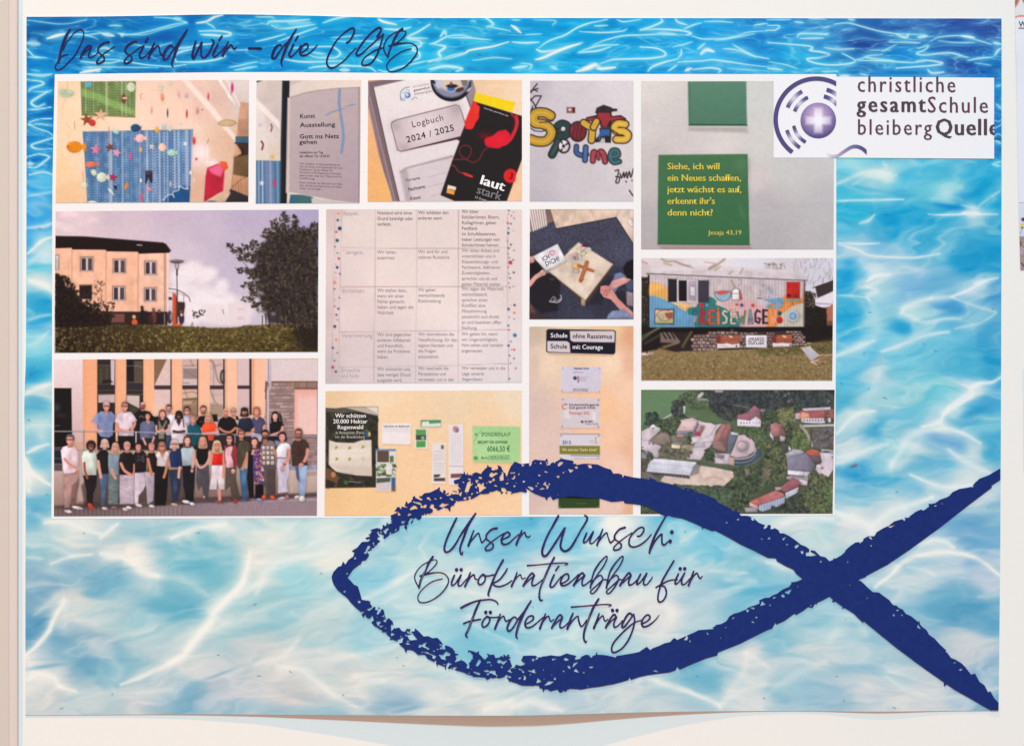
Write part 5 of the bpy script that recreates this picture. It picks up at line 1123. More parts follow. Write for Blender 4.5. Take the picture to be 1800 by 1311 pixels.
for y, x0 in [(1028, 640), (1128, 640), (1222, 680)]: p.L(f"{x0} {y} 860 {y-54}", 3, (150, 132, 140), .6, .8)
p.L("380 240 372 190 380 145 420 110 465 102", 7, (78, 120, 180), .6, 1, True); p.L("372 195 385 225 415 245", 7, (78, 120, 180), .6, 1, True); p.B(447, 186, 30, 30, (80, 126, 196)); p.B(440, 180, 15, 16, (214, 222, 238))
p.L("395 165 425 150", 8, (140, 170, 214), .6, .8); p.L("430 130 462 135 462 160", 8, (130, 164, 212), .6, .8); p.L("400 215 430 222", 8, (110, 150, 206), .6, .8); p.L("488 235 505 215 525 207 545 218", 5, (70, 100, 170), .6, 1, True)
# bell
p.B(895, 40, 214, 210, (24, 22, 28)); p.B(890, 20, 196, 194, (70, 66, 84)); p.B(890, 5, 190, 196, (168, 170, 196)); p.P("702 60 740 150 820 200 900 212 980 195 1060 130 1090 30 1050 40 900 160 780 120", (118, 122, 152), 2, .7)
p.B(900, 40, 130, 100, (214, 200, 176), 0, 2); p.P("750 30 820 28 800 90 760 120 730 80", (196, 196, 214), 1.5); p.B(890, 120, 40, 22, (46, 104, 172)); p.B(900, 92, 60, 20, (34, 28, 36)); p.B(892, 68, 14, 20, (150, 60, 50)); p.B(980, 130, 46, 22, (84, 46, 46), -.3)
p.P("990 30 1060 30 1050 80 1010 90", (120, 112, 104), 1); p.L("1060 40 1105 30 1095 110 1050 150", 10, (200, 204, 220), 1, .7); p.L("720 60 700 30 690 28", 22, (26, 24, 30), .8); p.B(1075, 130, 10, 24, (220, 222, 234), .6, 1, .9)
# booklet
p.P("1140 158 1550 258 1520 362 1120 250", (248, 222, 16)); p.P("1115 245 1620 398 1622 830 1462 1270 930 1270 782 1208 900 860 1060 440", (34, 30, 32), .7)
p.P("1115 246 1185 268 1175 420 1140 470 1120 520 1095 536 1040 530 1028 470", (236, 44, 34), .7); p.B(1150, 320, 32, 60, (240, 52, 38)); p.P("1150 262 1190 274 1190 300 1160 285", (34, 30, 32))
p.G(1230, 600, 60, 40, (110, 20, 30), .8); p.L("1510 380 1550 430 1545 520 1500 610", 16, (190, 34, 44), .8, 1, True); p.L("1560 400 1572 470 1545 560 1500 640 1440 690", 26, (224, 36, 52), .8, 1, True)
p.P("1230 650 1250 620 1320 600 1370 555 1450 538 1490 575 1500 620 1470 680 1380 730 1290 722 1245 700", (226, 24, 46), .8); p.G(1380, 640, 70, 40, (246, 40, 50), .5)
p.L("1270 715 1220 760 1180 840 1120 872 1060 850 1000 810 975 760 1000 710 1050 700 1095 730 1090 790 1040 840 910 842", 8, (152, 44, 54), .7, .95, True); p.L("890 900 930 915 970 970 1020 985", 10, (168, 42, 44), .7, 1, True); p.P("1000 975 1040 980 1115 1010 1110 1030 1040 1010", (230, 52, 44))
p.B(1500, 1012, 70, 72, (228, 30, 36)); p.P("860 1105 942 1125 920 1205 842 1185", (246, 166, 60)); p.P("860 1105 942 1125 935 1160 852 1145", (246, 228, 210), .8)
p.P("1622 840 1560 1000 1545 1080 1470 1270 1622 1270", (248, 206, 156), .7)
p.T("Logbuch", 492, 516, 92, (70, 44, 54), w=330, rot=-13, thin=-.004, sp=1.1); p.T("2024 / 2025", 440, 670, 92, (58, 36, 44), w=500, rot=-14.5, bold=.3, sp=1.1)
p.T("Vorname:", 428, 1072, 50, (74, 54, 62), w=155, rot=-11); p.T("Nachname:", 454, 1166, 50, (60, 42, 50), w=180, rot=-11, bold=.3); p.T("Klasse:", 474, 1260, 50, (70, 50, 58), w=112, rot=-10, bold=.2)
p.T("christliche", 498, 108, 32, (176, 160, 166), w=170, rot=-11); p.T("gesamtSch", 508, 146, 32, (120, 100, 108), w=172, rot=-11, bold=.4); p.T("bleibergQu", 514, 184, 32, (156, 138, 146), w=188, rot=-11)
p.T("laut", 1178, 1090, 140, (246, 244, 244), w=262, rot=17, bold=2.2); p.T("stark", 1145, 1186, 128, (122, 120, 124), w=262, rot=17, bold=.9); p.T("stark", 1147, 1184, 128, (34, 30, 32), w=262, rot=17, thin=-.012); p.T("3", 1478, 1036, 92, (70, 10, 20), rot=14, bold=.3)
p.T("12 Songs", 1128, 1236, 36, (190, 188, 190), w=130, rot=17); p.T("David Hahn, Jakob Platzen, Jörg", 1226, 322, 20, (196, 186, 190), w=262, rot=18, bold=.25); p.T("helbling", 864, 1150, 26, (120, 80, 50), w=70, rot=14)
p.finish("photo of a log book, a chrome desk bell and a black and red booklet")

# 4 --- painted wall lettering
p = Pic([(932, 142.3), (1113.5, 142.3), (1113.5, 354), (931, 354)], 1.15, (212, 204, 210), (900, 0, 3.9733))
p.F([(150, 600, (198, 188, 200)), (400, 600, (214, 206, 214)), (800, 600, (224, 216, 222)), (800, 900, (220, 212, 214)), (150, 1200, (196, 190, 200)), (450, 1250, (206, 200, 208)), (800, 1200, (218, 210, 214)), (150, 1400, (192, 184, 196)), (700, 1400, (212, 204, 210)), (300, 800, (210, 202, 212))])
K_ = (48, 38, 44)
p.mod = .2
p.L("125 640 180 620", 9, K_); p.L("175 588 150 620 130 650", 9, K_); p.L("150 625 178 640", 8, K_); p.L("128 705 160 672 205 672 165 745 130 690", 9, K_); p.L("160 745 180 762 135 768 145 745", 8, K_); p.P("381 750 441 750 441 792 381 792", (142, 92, 84)); p.B(405, 768, 12, 10, (230, 200, 190)); p.P("420 755 441 750 441 790 425 790", (90, 44, 44))
def bub(t, w, col, hi=None, out=9):
    p.L(t, w + out * 2, K_, .6, 1, True); 
    p.L(t, w, col, .6, 1, True)
    if hi: p.L(t, w * .3, hi, 1.6, .5, True)
# cap and stem figure above the T
p.P("580 790 590 755 640 733 690 750 705 760 735 760 735 778 700 782 690 800 600 800", (48, 42, 46)); p.P("505 850 520 820 590 805 595 780 690 780 700 812 760 805 800 830 790 850 700 850 690 895 620 895 610 850", K_, .6); p.P("518 845 528 828 600 818 602 790 682 790 688 820 765 815 786 832 770 842 680 845 660 890 628 888 622 845", (160, 50, 56), .6)
bub("270 810 230 790 170 790 150 820 160 860 220 870 265 900 275 940 240 985 180 990 130 975", 56, (198, 158, 40), (230, 196, 90)); p.L("130 895 160 915 215 918 240 905", 7, K_, .6, 1, True); p.L("190 858 240 855 290 845", 6, K_, .6, 1, True)
bub("345 890 320 1000 300 1040 280 1080", 44, (40, 66, 68), (90, 120, 120)); bub("320 880 350 865 385 880 395 920 370 950 335 950", 40, (40, 66, 68)); p.B(358, 902, 15, 15, (212, 206, 212))
p.B(460, 920, 64, 74, K_); p.B(460, 920, 54, 64, (128, 42, 50)); 
for dx in (-26, 0, 26): p.L(f"{455+dx} 862 {462+dx} 900 {450+dx} 940 {458+dx} 978", 6, K_, .6, .9, True)
bub("500 860 530 880 560 900 555 980", 40, (212, 172, 50)); bub("590 850 570 890", 38, (212, 172, 50))
p.P("610 895 690 895 695 940 690 1000 650 998 645 960 630 990 585 998 580 980 600 950", K_, .6); p.P("622 905 682 905 684 950 650 950 620 955 610 985 600 975 612 940", (44, 96, 164), .6); p.P("610 1000 630 960 645 998", (200, 192, 200)); p.B(600, 930, 12, 30, (206, 196, 204), .2)
bub("790 870 740 865 715 890 730 915 780 920 810 945 790 975 730 975", 44, (222, 180, 52), (244, 214, 110)); p.L("700 910 740 935", 8, K_)
p.B(362, 1022, 46, 52, K_); p.B(362, 1022, 34, 40, (222, 216, 220)); p.B(360, 1022, 11, 13, K_); p.L("340 985 350 1000", 12, K_); p.L("392 1000 378 1012", 12, K_); p.L("340 1060 348 1044", 12, K_)
bub("450 1025 450 1065 480 1085 520 1080", 26, (56, 96, 156), None, 7); bub("515 1030 512 1080 510 1120", 28, (56, 96, 156), (100, 140, 190), 7)
bub("565 1125 570 1065 600 1080 620 1060 640 1080 650 1130", 30, (168, 60, 66), (196, 100, 104), 7); bub("600 1070 605 1110", 20, (168, 60, 66), None, 5)
bub("690 1095 740 1090 735 1055 700 1055 685 1100 710 1135 750 1130", 26, (44, 100, 108), (90, 140, 146), 7)
p.L("720 1195 745 1190 735 1240 725 1275 745 1275 750 1240 725 1235", 9, K_, .6, 1, True); p.L("755 1215 765 1245 780 1205 785 1240 800 1205 805 1245 820 1200 830 1240 848 1180", 9, K_, .6, 1, True); p.B(797, 1270, 6, 6, K_); p.B(838, 1262, 5, 5, K_); p.L("820 1330 835 1355 848 1370", 9, K_)
p.finish("photo of painted bubble lettering Sports 4me on a pale wall")

# 5 --- green verse board
p = Pic([(1127, 143), (1466.5, 143), (1465, 438.2), (1127, 438)], 1.5, (214, 210, 208), (900, 0, 3.9733))
p.F([(920, 600, (226, 220, 214)), (950, 900, (214, 208, 206)), (920, 1250, (198, 192, 192)), (950, 1600, (184, 178, 180)), (1000, 1100, (206, 198, 198)), (1150, 1000, (212, 204, 202)), (1500, 1000, (220, 214, 210)), (1750, 700, (212, 212, 210)), (1750, 1000, (214, 212, 208)),
     (1700, 1250, (214, 204, 202)), (2200, 1120, (206, 204, 206)), (1900, 1150, (204, 204, 204)), (1760, 1400, (190, 184, 188)), (2200, 1400, (194, 192, 196)), (1760, 1680, (182, 176, 178)), (2200, 1680, (194, 190, 192)), (1000, 1720, (188, 172, 170))])
p.P("900 1412 2300 1412 2300 1760 900 1760", (182, 178, 184), 2.5, .30)
p.P("1235 890 1640 890 1650 930 1560 925 1230 915", (160, 146, 146), 3, .6); p.P("1020 1715 1660 1715 1690 1752 1060 1750", (160, 128, 122), 3, .7); p.P("1650 1090 1665 1120 1675 1700 1655 1720", (186, 180, 180), 2, .6)
p.P("1228 570 1636 568 1642 882 1232 880", lambda X, Y: np.array([84, 130, 108.]) + ((Y - 180) / 40)[..., None] * np.array([-6, -6, -6]), .6); p.L("1240 872 1640 875", 11, (42, 82, 62), .6); p.L("1240 575 1244 870", 5, (60, 104, 82), .6, .7)
p.P("1022 1082 1646 1077 1648 1200 1660 1712 1016 1708 1020 1300", lambda X, Y: np.array([62, 112, 74.]) + ((Y - 350) / 80)[..., None] * np.array([-8, -4, -4]), .6)
p.G(1600, 1150, 60, 60, (100, 140, 110), .35); p.L("1600 1260 1640 1200 1655 1190", 3, (120, 150, 120), .7, .5); p.L("1640 1090 1656 1700", 5, (44, 86, 56), .7, .6); p.L("1018 1706 1660 1710", 6, (36, 78, 52), .6); p.G(1605, 1480, 14, 60, (110, 150, 120), .25, -.3)
YE = (214, 196, 74)
for k, (t, w) in enumerate([("Siehe, ich will", 364), ("ein Neues schaffen,", 514), ("jetzt wächst es auf,", 516), ("erkennt ihr's", 332), ("denn nicht?", 318)]):
    p.T(t, 1084, 1184 + k * 80.7, 66, YE, w=w, bold=.95)
p.T("Jesaja 43,19", 1372, 1640, 46, (206, 192, 100), w=230, bold=.55)
p.finish("photo of two green boards on a wall, the lower one with a verse")

# 6 --- school building under an evening sky
p = Pic([(97.8, 371.6), (560, 368.5), (558.8, 618.5), (95.4, 620)], 1.2, (212, 194, 206), (0, 330, 3.9733))
p.F([(390, 180, (228, 202, 208)), (550, 200, (230, 206, 212)), (800, 180, (212, 190, 204)), (1200, 180, (204, 184, 206)), (1700, 180, (190, 176, 206)), (2200, 200, (176, 166, 204)), (420, 300, (226, 204, 206)), (900, 320, (216, 196, 208)), (1400, 330, (202, 186, 208)), (1300, 450, (212, 196, 214)),
     (1700, 600, (196, 184, 210)), (1600, 450, (196, 182, 206)), (1250, 500, (214, 198, 214)), (1900, 800, (206, 196, 212)), (1760, 700, (204, 192, 212)), (2200, 900, (206, 190, 196)), (1200, 700, (222, 206, 220))])
n6 = fbm(p.X, p.Y, 34, 16, 4, 3); p.C += (np.clip(n6, 0, 1) * np.exp(-((p.X - 120) / 60) ** 2) * np.exp(-((p.Y - 385) / 25) ** 2) * 40)[..., None]
for x, y, rx, ry, a in [(1340, 560, 75, 50, .95), (1270, 620, 80, 70, .95), (1400, 620, 100, 60, .95), (1470, 590, 50, 40, .9), (1550, 680, 50, 45, .95), (1340, 740, 150, 70, .98), (1480, 760, 130, 70, .98), (1260, 760, 70, 90, .9), (1600, 780, 70, 40, .9), (1500, 860, 230, 90, .95), (1330, 880, 80, 90, .95), (1650, 880, 120, 80, .8)]:
    p.B(x, y, rx * .96, ry * .96, (246, 236, 242), 0, 5.5, a * .85)
for x, y, r in [(1360, 640, 50), (1430, 680, 60), (1310, 720, 40), (1540, 740, 40)]: p.G(x, y + 20, r, r * .5, (226, 210, 220), .5)
for x, y, rx, ry in [(1700, 830, 60, 50), (1480, 870, 60, 50), (1560, 900, 60, 50)]: p.G(x, y, rx, ry, (236, 222, 226), .7)
# pale letters on the hill
p.P("1590 800 1690 795 1740 820 1750 850 1725 880 1755 920 1740 955 1620 965 1600 960", (232, 214, 218), 1.2, .75); p.B(1680, 850, 22, 10, (216, 200, 210)); p.B(1680, 912, 24, 11, (216, 200, 210)); p.P("1440 820 1560 810 1600 960 1480 960", (238, 222, 224), 1.4, .6)
FIN = (250, 196, 156)
p.mod, p.halo = .14, .10
p.P("386 418 1185 455 1170 870 386 870", FIN, .6)
p.P("386 415 500 420 500 720 386 640", (246, 194, 150), .6)
p.P("502 428 738 436 735 860 502 850", (252, 198, 154), .6); p.P("744 446 968 452 962 868 742 862", (250, 196, 152), .6); p.P("970 458 1180 462 1168 870 968 868", (252, 204, 166), .6)
for x in (503, 742, 967): p.L(f"{x} 430 {x-3} 860", 9, (214, 150, 112), .8, .75)
p.L("497 420 492 640", 6, (255, 214, 176), .6, .6); p.L("1148 455 1150 950", 7, (160, 120, 110), .6, .9); p.L("1158 462 1160 870", 10, (190, 150, 136), .7, .7); p.L("1172 462 1170 870", 10, (255, 228, 206), .7, .9)
p.P("386 338 600 342 1140 385 1160 392 1196 440 1180 455 970 462 965 448 745 445 740 434 505 432 500 420 386 424", (30, 20, 22), .6); p.L("386 338 600 342 1140 384", 5, (74, 56, 60), .6, .8); p.L("958 400 990 402", 7, (190, 180, 190)); p.L("1155 395 1192 442", 4, (110, 80, 76), .6, .8)
for x0, y0, x1, y1 in [(386, 476, 410, 572), (562, 488, 648, 582), (790, 503, 876, 596), (1010, 516, 1092, 606), (556, 682, 640, 776), (787, 692, 872, 786), (1008, 702, 1090, 792)]:
    p.P(f"{x0-3} {y0-6} {x1+3} {y0-5} {x1+2} {y1+3} {x0-3} {y1+3}", (120, 84, 70), .5, .8); p.P(f"{x0+3} {y0} {x1} {y0} {x1-2} {y1} {x0+3} {y1}", (236, 222, 220), .5)
    if x0 == 556: p.P(f"{x0} {y0} {x1} {y0} {x1} {y1} {x0} {y1}", (44, 32, 34), .5); continue
    m = (x0 + x1) / 2 + 2
    p.P(f"{x0+8} {y0+5} {m-7} {y0+5} {m-7} {y1-5} {x0+8} {y1-5}", (66, 48, 54), .5); p.P(f"{m+7} {y0+5} {x1-5} {y0+5} {x1-6} {y1-5} {m+7} {y1-5}", (86, 66, 76), .5); p.L(f"{x0-4} {y1+6} {x1+4} {y1+6}", 5, (226, 196, 178))
p.P("386 862 1170 866 1170 960 386 960", (52, 34, 32), .8); p.P("780 880 870 880 870 940 780 940", (150, 92, 76), 1.4, .7); p.P("570 900 640 905 620 940 560 930", (150, 90, 72), 1.4, .7)
# balcony arc, post lamp, orange pillar, people
p.L("1180 705 1230 712 1280 735 1318 765 1328 795", 6, (90, 66, 74), .6, .9, True); p.L("1180 730 1230 732 1300 760", 3, (120, 96, 100), .6, .7, True); p.L("1282 740 1284 800", 3, (110, 84, 90)); p.L("1240 720 1242 760", 3, (110, 84, 90))
p.P("1178 764 1200 766 1200 784 1178 782", (40, 26, 28)); p.P("1240 796 1290 800 1292 830 1280 900 1240 900", (58, 42, 40), .8)
p.P("1205 735 1228 740 1226 960 1205 960", (226, 84, 44), .6); p.P("1226 745 1242 780 1240 950 1226 955", (140, 62, 40), .7); p.P("1180 965 1260 950 1275 965 1260 980 1185 975", (228, 92, 50), .7)
p.L("1236 600 1238 940", 6, (60, 44, 52)); p.L("1236 560 1236 610", 12, (70, 50, 56)); p.P("1223 528 1250 528 1246 566 1228 566", (190, 170, 180), .6); p.B(1235, 516, 46, 13, (84, 66, 66)); p.B(1235, 512, 40, 6, (130, 112, 110)); p.L("1222 528 1226 566", 3, (90, 70, 80)); p.L("1250 528 1246 566", 3, (90, 70, 80))
for x, y, h, c_, hd in [(995, 900, 110, (36, 26, 30), 1), (1075, 905, 90, (110, 58, 56), 1), (1115, 910, 80, (40, 30, 34), 1), (1185, 905, 90, (60, 50, 60), 0), (1268, 915, 80, (50, 44, 54), 1), (1150, 910, 70, (44, 34, 38), 0), (1020, 905, 90, (40, 28, 30), 0), (1050, 920, 60, (60, 36, 36), 0)]:
    p.B(x, y, 19, h / 2, c_); 
    if hd: p.B(x - 3, y - h / 2 - 8, 11, 13, (120, 80, 70) if x != 995 else (50, 34, 34))
p.B(940, 940, 20, 22, (232, 92, 50)); p.B(936, 902, 13, 14, (226, 176, 120)); p.L("1148 880 1150 955", 5, (170, 140, 130)); p.B(1195, 900, 8, 26, (180, 176, 200), 0, .8, .7); p.B(1268, 888, 10, 10, (220, 190, 190))
# hill and shrubs
hill = "386 960 700 962 900 955 1100 962 1300 968 1500 980 1650 975 1720 962 1900 955 2230 960 2230 1150 386 1155"
p.P(hill, lambda X, Y: np.array([84, 70, 36.]) + ((Y - 575) / 45)[..., None] * np.array([-16, -18, -14]) + (np.clip((X - 280) / 150, -1.3, .35))[..., None] * np.array([34, 32, 10]), 1.2)
p.K(hill, 1900, 3, 13, [(44, 34, 24), (146, 132, 70), (178, 162, 96), (84, 72, 38), (36, 28, 22), (112, 100, 50), (60, 50, 32)], .62, .45, None, .6, 2)
p.K("386 960 1000 960 1200 1150 386 1155", 320, 4, 11, [(34, 24, 20), (60, 44, 30), (48, 36, 24), (110, 88, 56)], .6, .4, .2, .7, 3)
p.K("1300 1000 2200 980 2200 1140 1200 1150", 200, 4, 10, [(150, 140, 62), (120, 112, 46), (96, 86, 40)], .5, .4, 0, .7, 4)
DKc = [(26, 18, 18), (38, 26, 24), (30, 22, 20), (54, 38, 32)]
p.P("386 640 430 640 460 690 520 720 560 790 620 830 700 880 760 960 560 975 386 975", (32, 22, 22), 1.5, .96)
p.K("386 615 480 625 540 700 560 780 660 820 760 880 780 960 386 970", 420, 5, 14, DKc, .92, .6, None, .8, 5)
p.K("660 650 740 655 720 800 790 800 780 900 640 880", 90, 3, 9, [(120, 80, 60), (70, 46, 38), (90, 60, 46)], .8, .5, None, .6, 6)
p.K("560 690 640 690 640 840 560 820", 60, 4, 10, DKc, .9, .6, None, .7, 7); p.K("620 800 800 780 790 950 640 960", 130, 4, 12, DKc, .85, .5, None, .7, 8); p.K("386 600 480 620 500 660 386 690", 60, 4, 10, DKc, .9, .6, None, .7, 9)
p.L("700 880 710 760 700 660", 4, (110, 76, 58), .7, .7, True); p.K("1340 850 1430 855 1430 890 1350 915", 40, 3, 9, [(50, 36, 40), (80, 62, 60)], .85, .6, None, .6, 10)
p.L("1330 966 1345 940 1350 968", 4, (70, 60, 40)); p.L("1600 905 1610 978", 3, (250, 240, 240), .6, .7); p.L("1555 850 1562 880", 5, (90, 70, 76), .6, .8)
# the big tree on the right
TZ = (450, 330, 3.9733)
p.Z(*TZ)
def branchy(P0, n, L_, ang, seed, w=4):
    R_ = random.Random(seed)
    for _ in range(n):
        t = R_.random(); a = ang + R_.uniform(-.7, .7); l = L_ * R_.uniform(.4, 1)
        x = P0[0] + (P0[2] - P0[0]) * t; y = P0[1] + (P0[3] - P0[1]) * t
        p.L([x, y, x + l * math.cos(a), y + l * math.sin(a)], w, (40, 28, 28), .6, .8)
crown = "60 300 110 270 130 230 180 270 190 190 230 190 240 250 270 200 290 250 330 270 360 340 380 290 432 260 436 1140 340 1130 280 1010 180 1000 60 970 -40 960 -60 880 30 860 -40 780 -110 700 0 640 -60 560 -40 500 0 400 50 380"
p.P("20 420 120 320 300 290 436 300 436 1130 330 1100 270 960 90 950 30 800 -20 620", (44, 34, 34), 4, .9)
LV = [(40, 32, 30), (58, 48, 44), (34, 26, 26), (76, 66, 54), (96, 86, 68), (48, 40, 36)]
for (cx, cy, rx, ry, n, sd_) in [(200, 230, 36, 60, 60, 1), (270, 240, 26, 50, 45, 2), (130, 250, 26, 40, 40, 3), (90, 330, 50, 50, 90, 4), (200, 340, 110, 70, 240, 5), (330, 330, 80, 60, 130, 6), (410, 300, 40, 60, 90, 7), (60, 440, 70, 60, 140, 8), (180, 460, 110, 80, 240, 9), (330, 460, 110, 90, 260, 10),
                               (0, 480, 40, 40, 60, 11), (60, 580, 80, 60, 160, 12), (200, 620, 120, 90, 260, 13), (360, 620, 90, 100, 240, 14), (30, 700, 80, 60, 130, 15), (160, 780, 120, 80, 240, 16), (330, 800, 110, 100, 260, 17), (60, 830, 70, 40, 90, 18), (380, 960, 70, 130, 200, 19), (250, 920, 90, 60, 160, 20), (-10, 600, 40, 40, 50, 21)]:
    an = [(cx + rx * math.cos(t), cy + ry * math.sin(t)) for t in np.linspace(0, 6.28, 14)[:-1]]
    p.K(np.array(an).ravel(), int(n * .8), 5, 13, LV, .85, .55, None, .7, 100 + sd_)
p.Z(0, 330, 3.9733)
for (cx, cy, rx, ry, n, sd_) in [(1610, 410, 30, 20, 18, 1), (1650, 440, 40, 22, 26, 2), (1700, 420, 46, 30, 40, 3), (1770, 400, 30, 40, 40, 4), (1690, 480, 40, 30, 34, 5), (1750, 490, 44, 40, 60, 6), (1700, 580, 48, 22, 36, 7), (1760, 600, 40, 40, 50, 8), (1730, 680, 50, 24, 36, 9), (1770, 740, 30, 40, 34, 10), (1730, 780, 46, 20, 30, 11), (1775, 820, 18, 30, 20, 12), (1600, 395, 20, 8, 8, 13)]:
    an = [(cx + rx * math.cos(t), cy + ry * math.sin(t)) for t in np.linspace(0, 6.28, 12)[:-1]]
    p.K(np.array(an).ravel(), n, 5, 12, LV, .88, .5, None, .6, 200 + sd_)
p.L("1580 390 1640 440 1700 520 1788 620", 4, (44, 32, 32), .6, .8, True); p.L("1640 560 1720 590 1788 640", 4, (44, 32, 32), .6, .8, True)
p.Z(*TZ)
for t_ in ["300 1120 280 980 250 860 230 700", "380 1120 370 900 340 760 330 600", "200 980 190 880 160 760", "70 960 66 880", "45 958 44 895", "95 960 92 885", "150 960 150 860", "420 1120 410 900 400 700"]: p.L(t_, 7, (34, 24, 26), .7, .8, True)
p.L("280 960 310 1040 330 1120", 6, (150, 120, 110), .7, .6, True); p.L("210 900 205 960", 12, (120, 92, 90), .8, .5)
for x, y in [(20, 790), (40, 740), (10, 640), (60, 870), (30, 860), (0, 880), (120, 880), (20, 730)]: p.G(x, y, 16, 12, (214, 200, 214), .5)
p.K("0 1000 430 1000 430 1140 0 1140", 220, 4, 12, [(34, 28, 22), (60, 54, 30), (44, 38, 26), (84, 78, 38)], .7, .4, 0, .7, 30)
p.P("230 1000 436 960 436 1145 330 1145", (36, 28, 24), 5, .7)
p.finish("photo of a cream school building with dark roof and a big tree", .04)

# 7 --- handwritten table of values
p = Pic([(573.4, 368), (917.6, 368.2), (917.6, 672), (571.8, 673.6)], 1.5, (226, 214, 210), (450, 330, 3.9733))
p.F([(500, 170, (208, 192, 188)), (700, 250, (224, 212, 206)), (1200, 250, (224, 212, 206)), (1700, 250, (224, 210, 206)), (900, 600, (232, 218, 212)), (1300, 800, (234, 222, 216)), (600, 900, (226, 210, 208)), (1500, 1000, (230, 220, 220)), (700, 1250, (216, 202, 204)), (1700, 1250, (222, 214, 218)), (500, 900, (206, 188, 188)), (500, 1300, (196, 184, 186)), (1840, 700, (222, 210, 208)), (1000, 1340, (214, 204, 208))])
LN = (168, 142, 142)
for t in ["598 155 592 430 586 720 580 1000 576 1360", "552 155 545 500 538 850 528 1360"]: p.L(t, 3, (176, 148, 150), .5, .8)
for t in ["836 153 832 700 826 1000 822 1360", "1122 153 1120 700 1116 1360", "1414 153 1412 700 1410 1360", "1756 200 1760 1000 1764 1360"]: p.L(t, 3.4, LN, .5, .85)
for t in ["594 420 1000 424 1412 424 1788 420", "586 692 1200 692 1760 690", "582 1008 1200 1000 1762 992", "576 1250 1200 1246 1762 1228"]: p.L(t, 3.4, LN, .5, .85)
RD, BL, OR, TE = (196, 48, 70), (44, 56, 110), (240, 130, 96), (50, 84, 104)
p.Z(450, 330, 3.9733)
for x, y, r, c_ in [(575, 181, 9, OR), (571, 227, 9, TE), (585, 285, 14, BL), (561, 310, 7, RD), (567, 369, 12, TE), (552, 413, 5, BL), (569, 456, 5, TE), (578, 495, 8, RD), (556, 534, 3, BL), (567, 557, 10, BL), (557, 594, 4, RD), (585, 602, 6, BL), (559, 630, 3, RD), (550, 662, 12, OR), (548, 708, 5, BL), (582, 769, 5, BL), (554, 786, 3, TE),
                    (549, 828, 5, RD), (575, 845, 7, BL), (562, 888, 7, BL), (569, 922, 5, RD), (550, 969, 11, TE), (560, 1061, 9, OR), (536, 1118, 8, BL), (568, 1152, 5, BL), (549, 1207, 5, BL), (536, 1254, 10, RD), (558, 1284, 8, (60, 50, 60)), (1765, 160, 6, BL), (1785, 198, 5, RD), (1764, 185, 3, BL), (1758, 248, 7, RD), (1780, 252, 6, BL),
                    (1766, 285, 5, BL), (1762, 318, 9, TE), (1756, 375, 4, BL), (1780, 398, 7, TE), (1765, 424, 6, BL), (1762, 463, 4, BL), (1768, 490, 5, BL), (1777, 523, 14, RD), (1764, 556, 4, BL), (1767, 600, 4, BL), (1774, 631, 6, BL), (1766, 667, 4, BL), (1773, 697, 6, RD), (1770, 726, 4, OR), (1764, 848, 10, (60, 100, 160)),
                    (1780, 820, 4, OR), (1770, 905, 4, BL), (1762, 963, 8, (60, 120, 170)), (1768, 993, 6, RD), (1780, 1074, 5, BL), (1764, 1102, 8, BL), (1785, 1130, 6, OR), (1771, 1172, 5, BL), (1778, 1225, 4, BL), (1770, 1333, 5, BL)]:
    p.B(x, y, r, r, c_, 0, .6)
for x, y, r, c_ in [(1798, 172, 4, RD), (1803, 214, 4, BL), (1798, 300, 5, OR), (1803, 438, 5, RD), (1796, 505, 5, BL), (1800, 592, 7, BL), (1797, 690, 4, BL), (1806, 820, 8, BL), (1804, 873, 9, OR), (1802, 916, 4, BL), (1808, 1030, 14, (60, 120, 170)), (1803, 1132, 7, RD), (1802, 1192, 5, BL), (1815, 1260, 6, RD)]: p.B(x, y, r, r, c_, 0, .6)
G1 = (196, 180, 182); G2 = (166, 146, 150)
for t, x, y, w in [("Respekt", 606, 190, 112), ("Teamgeist", 606, 461, 142), ("Ehrlichkeit", 600, 731, 156), ("Verantwortung", 598, 1042, 214), ("Empathie", 592, 1283, 132), ("und Rück-", 592, 1322, 132)]: p.T(t, x, y, 38, G1, w=w, bold=.3)
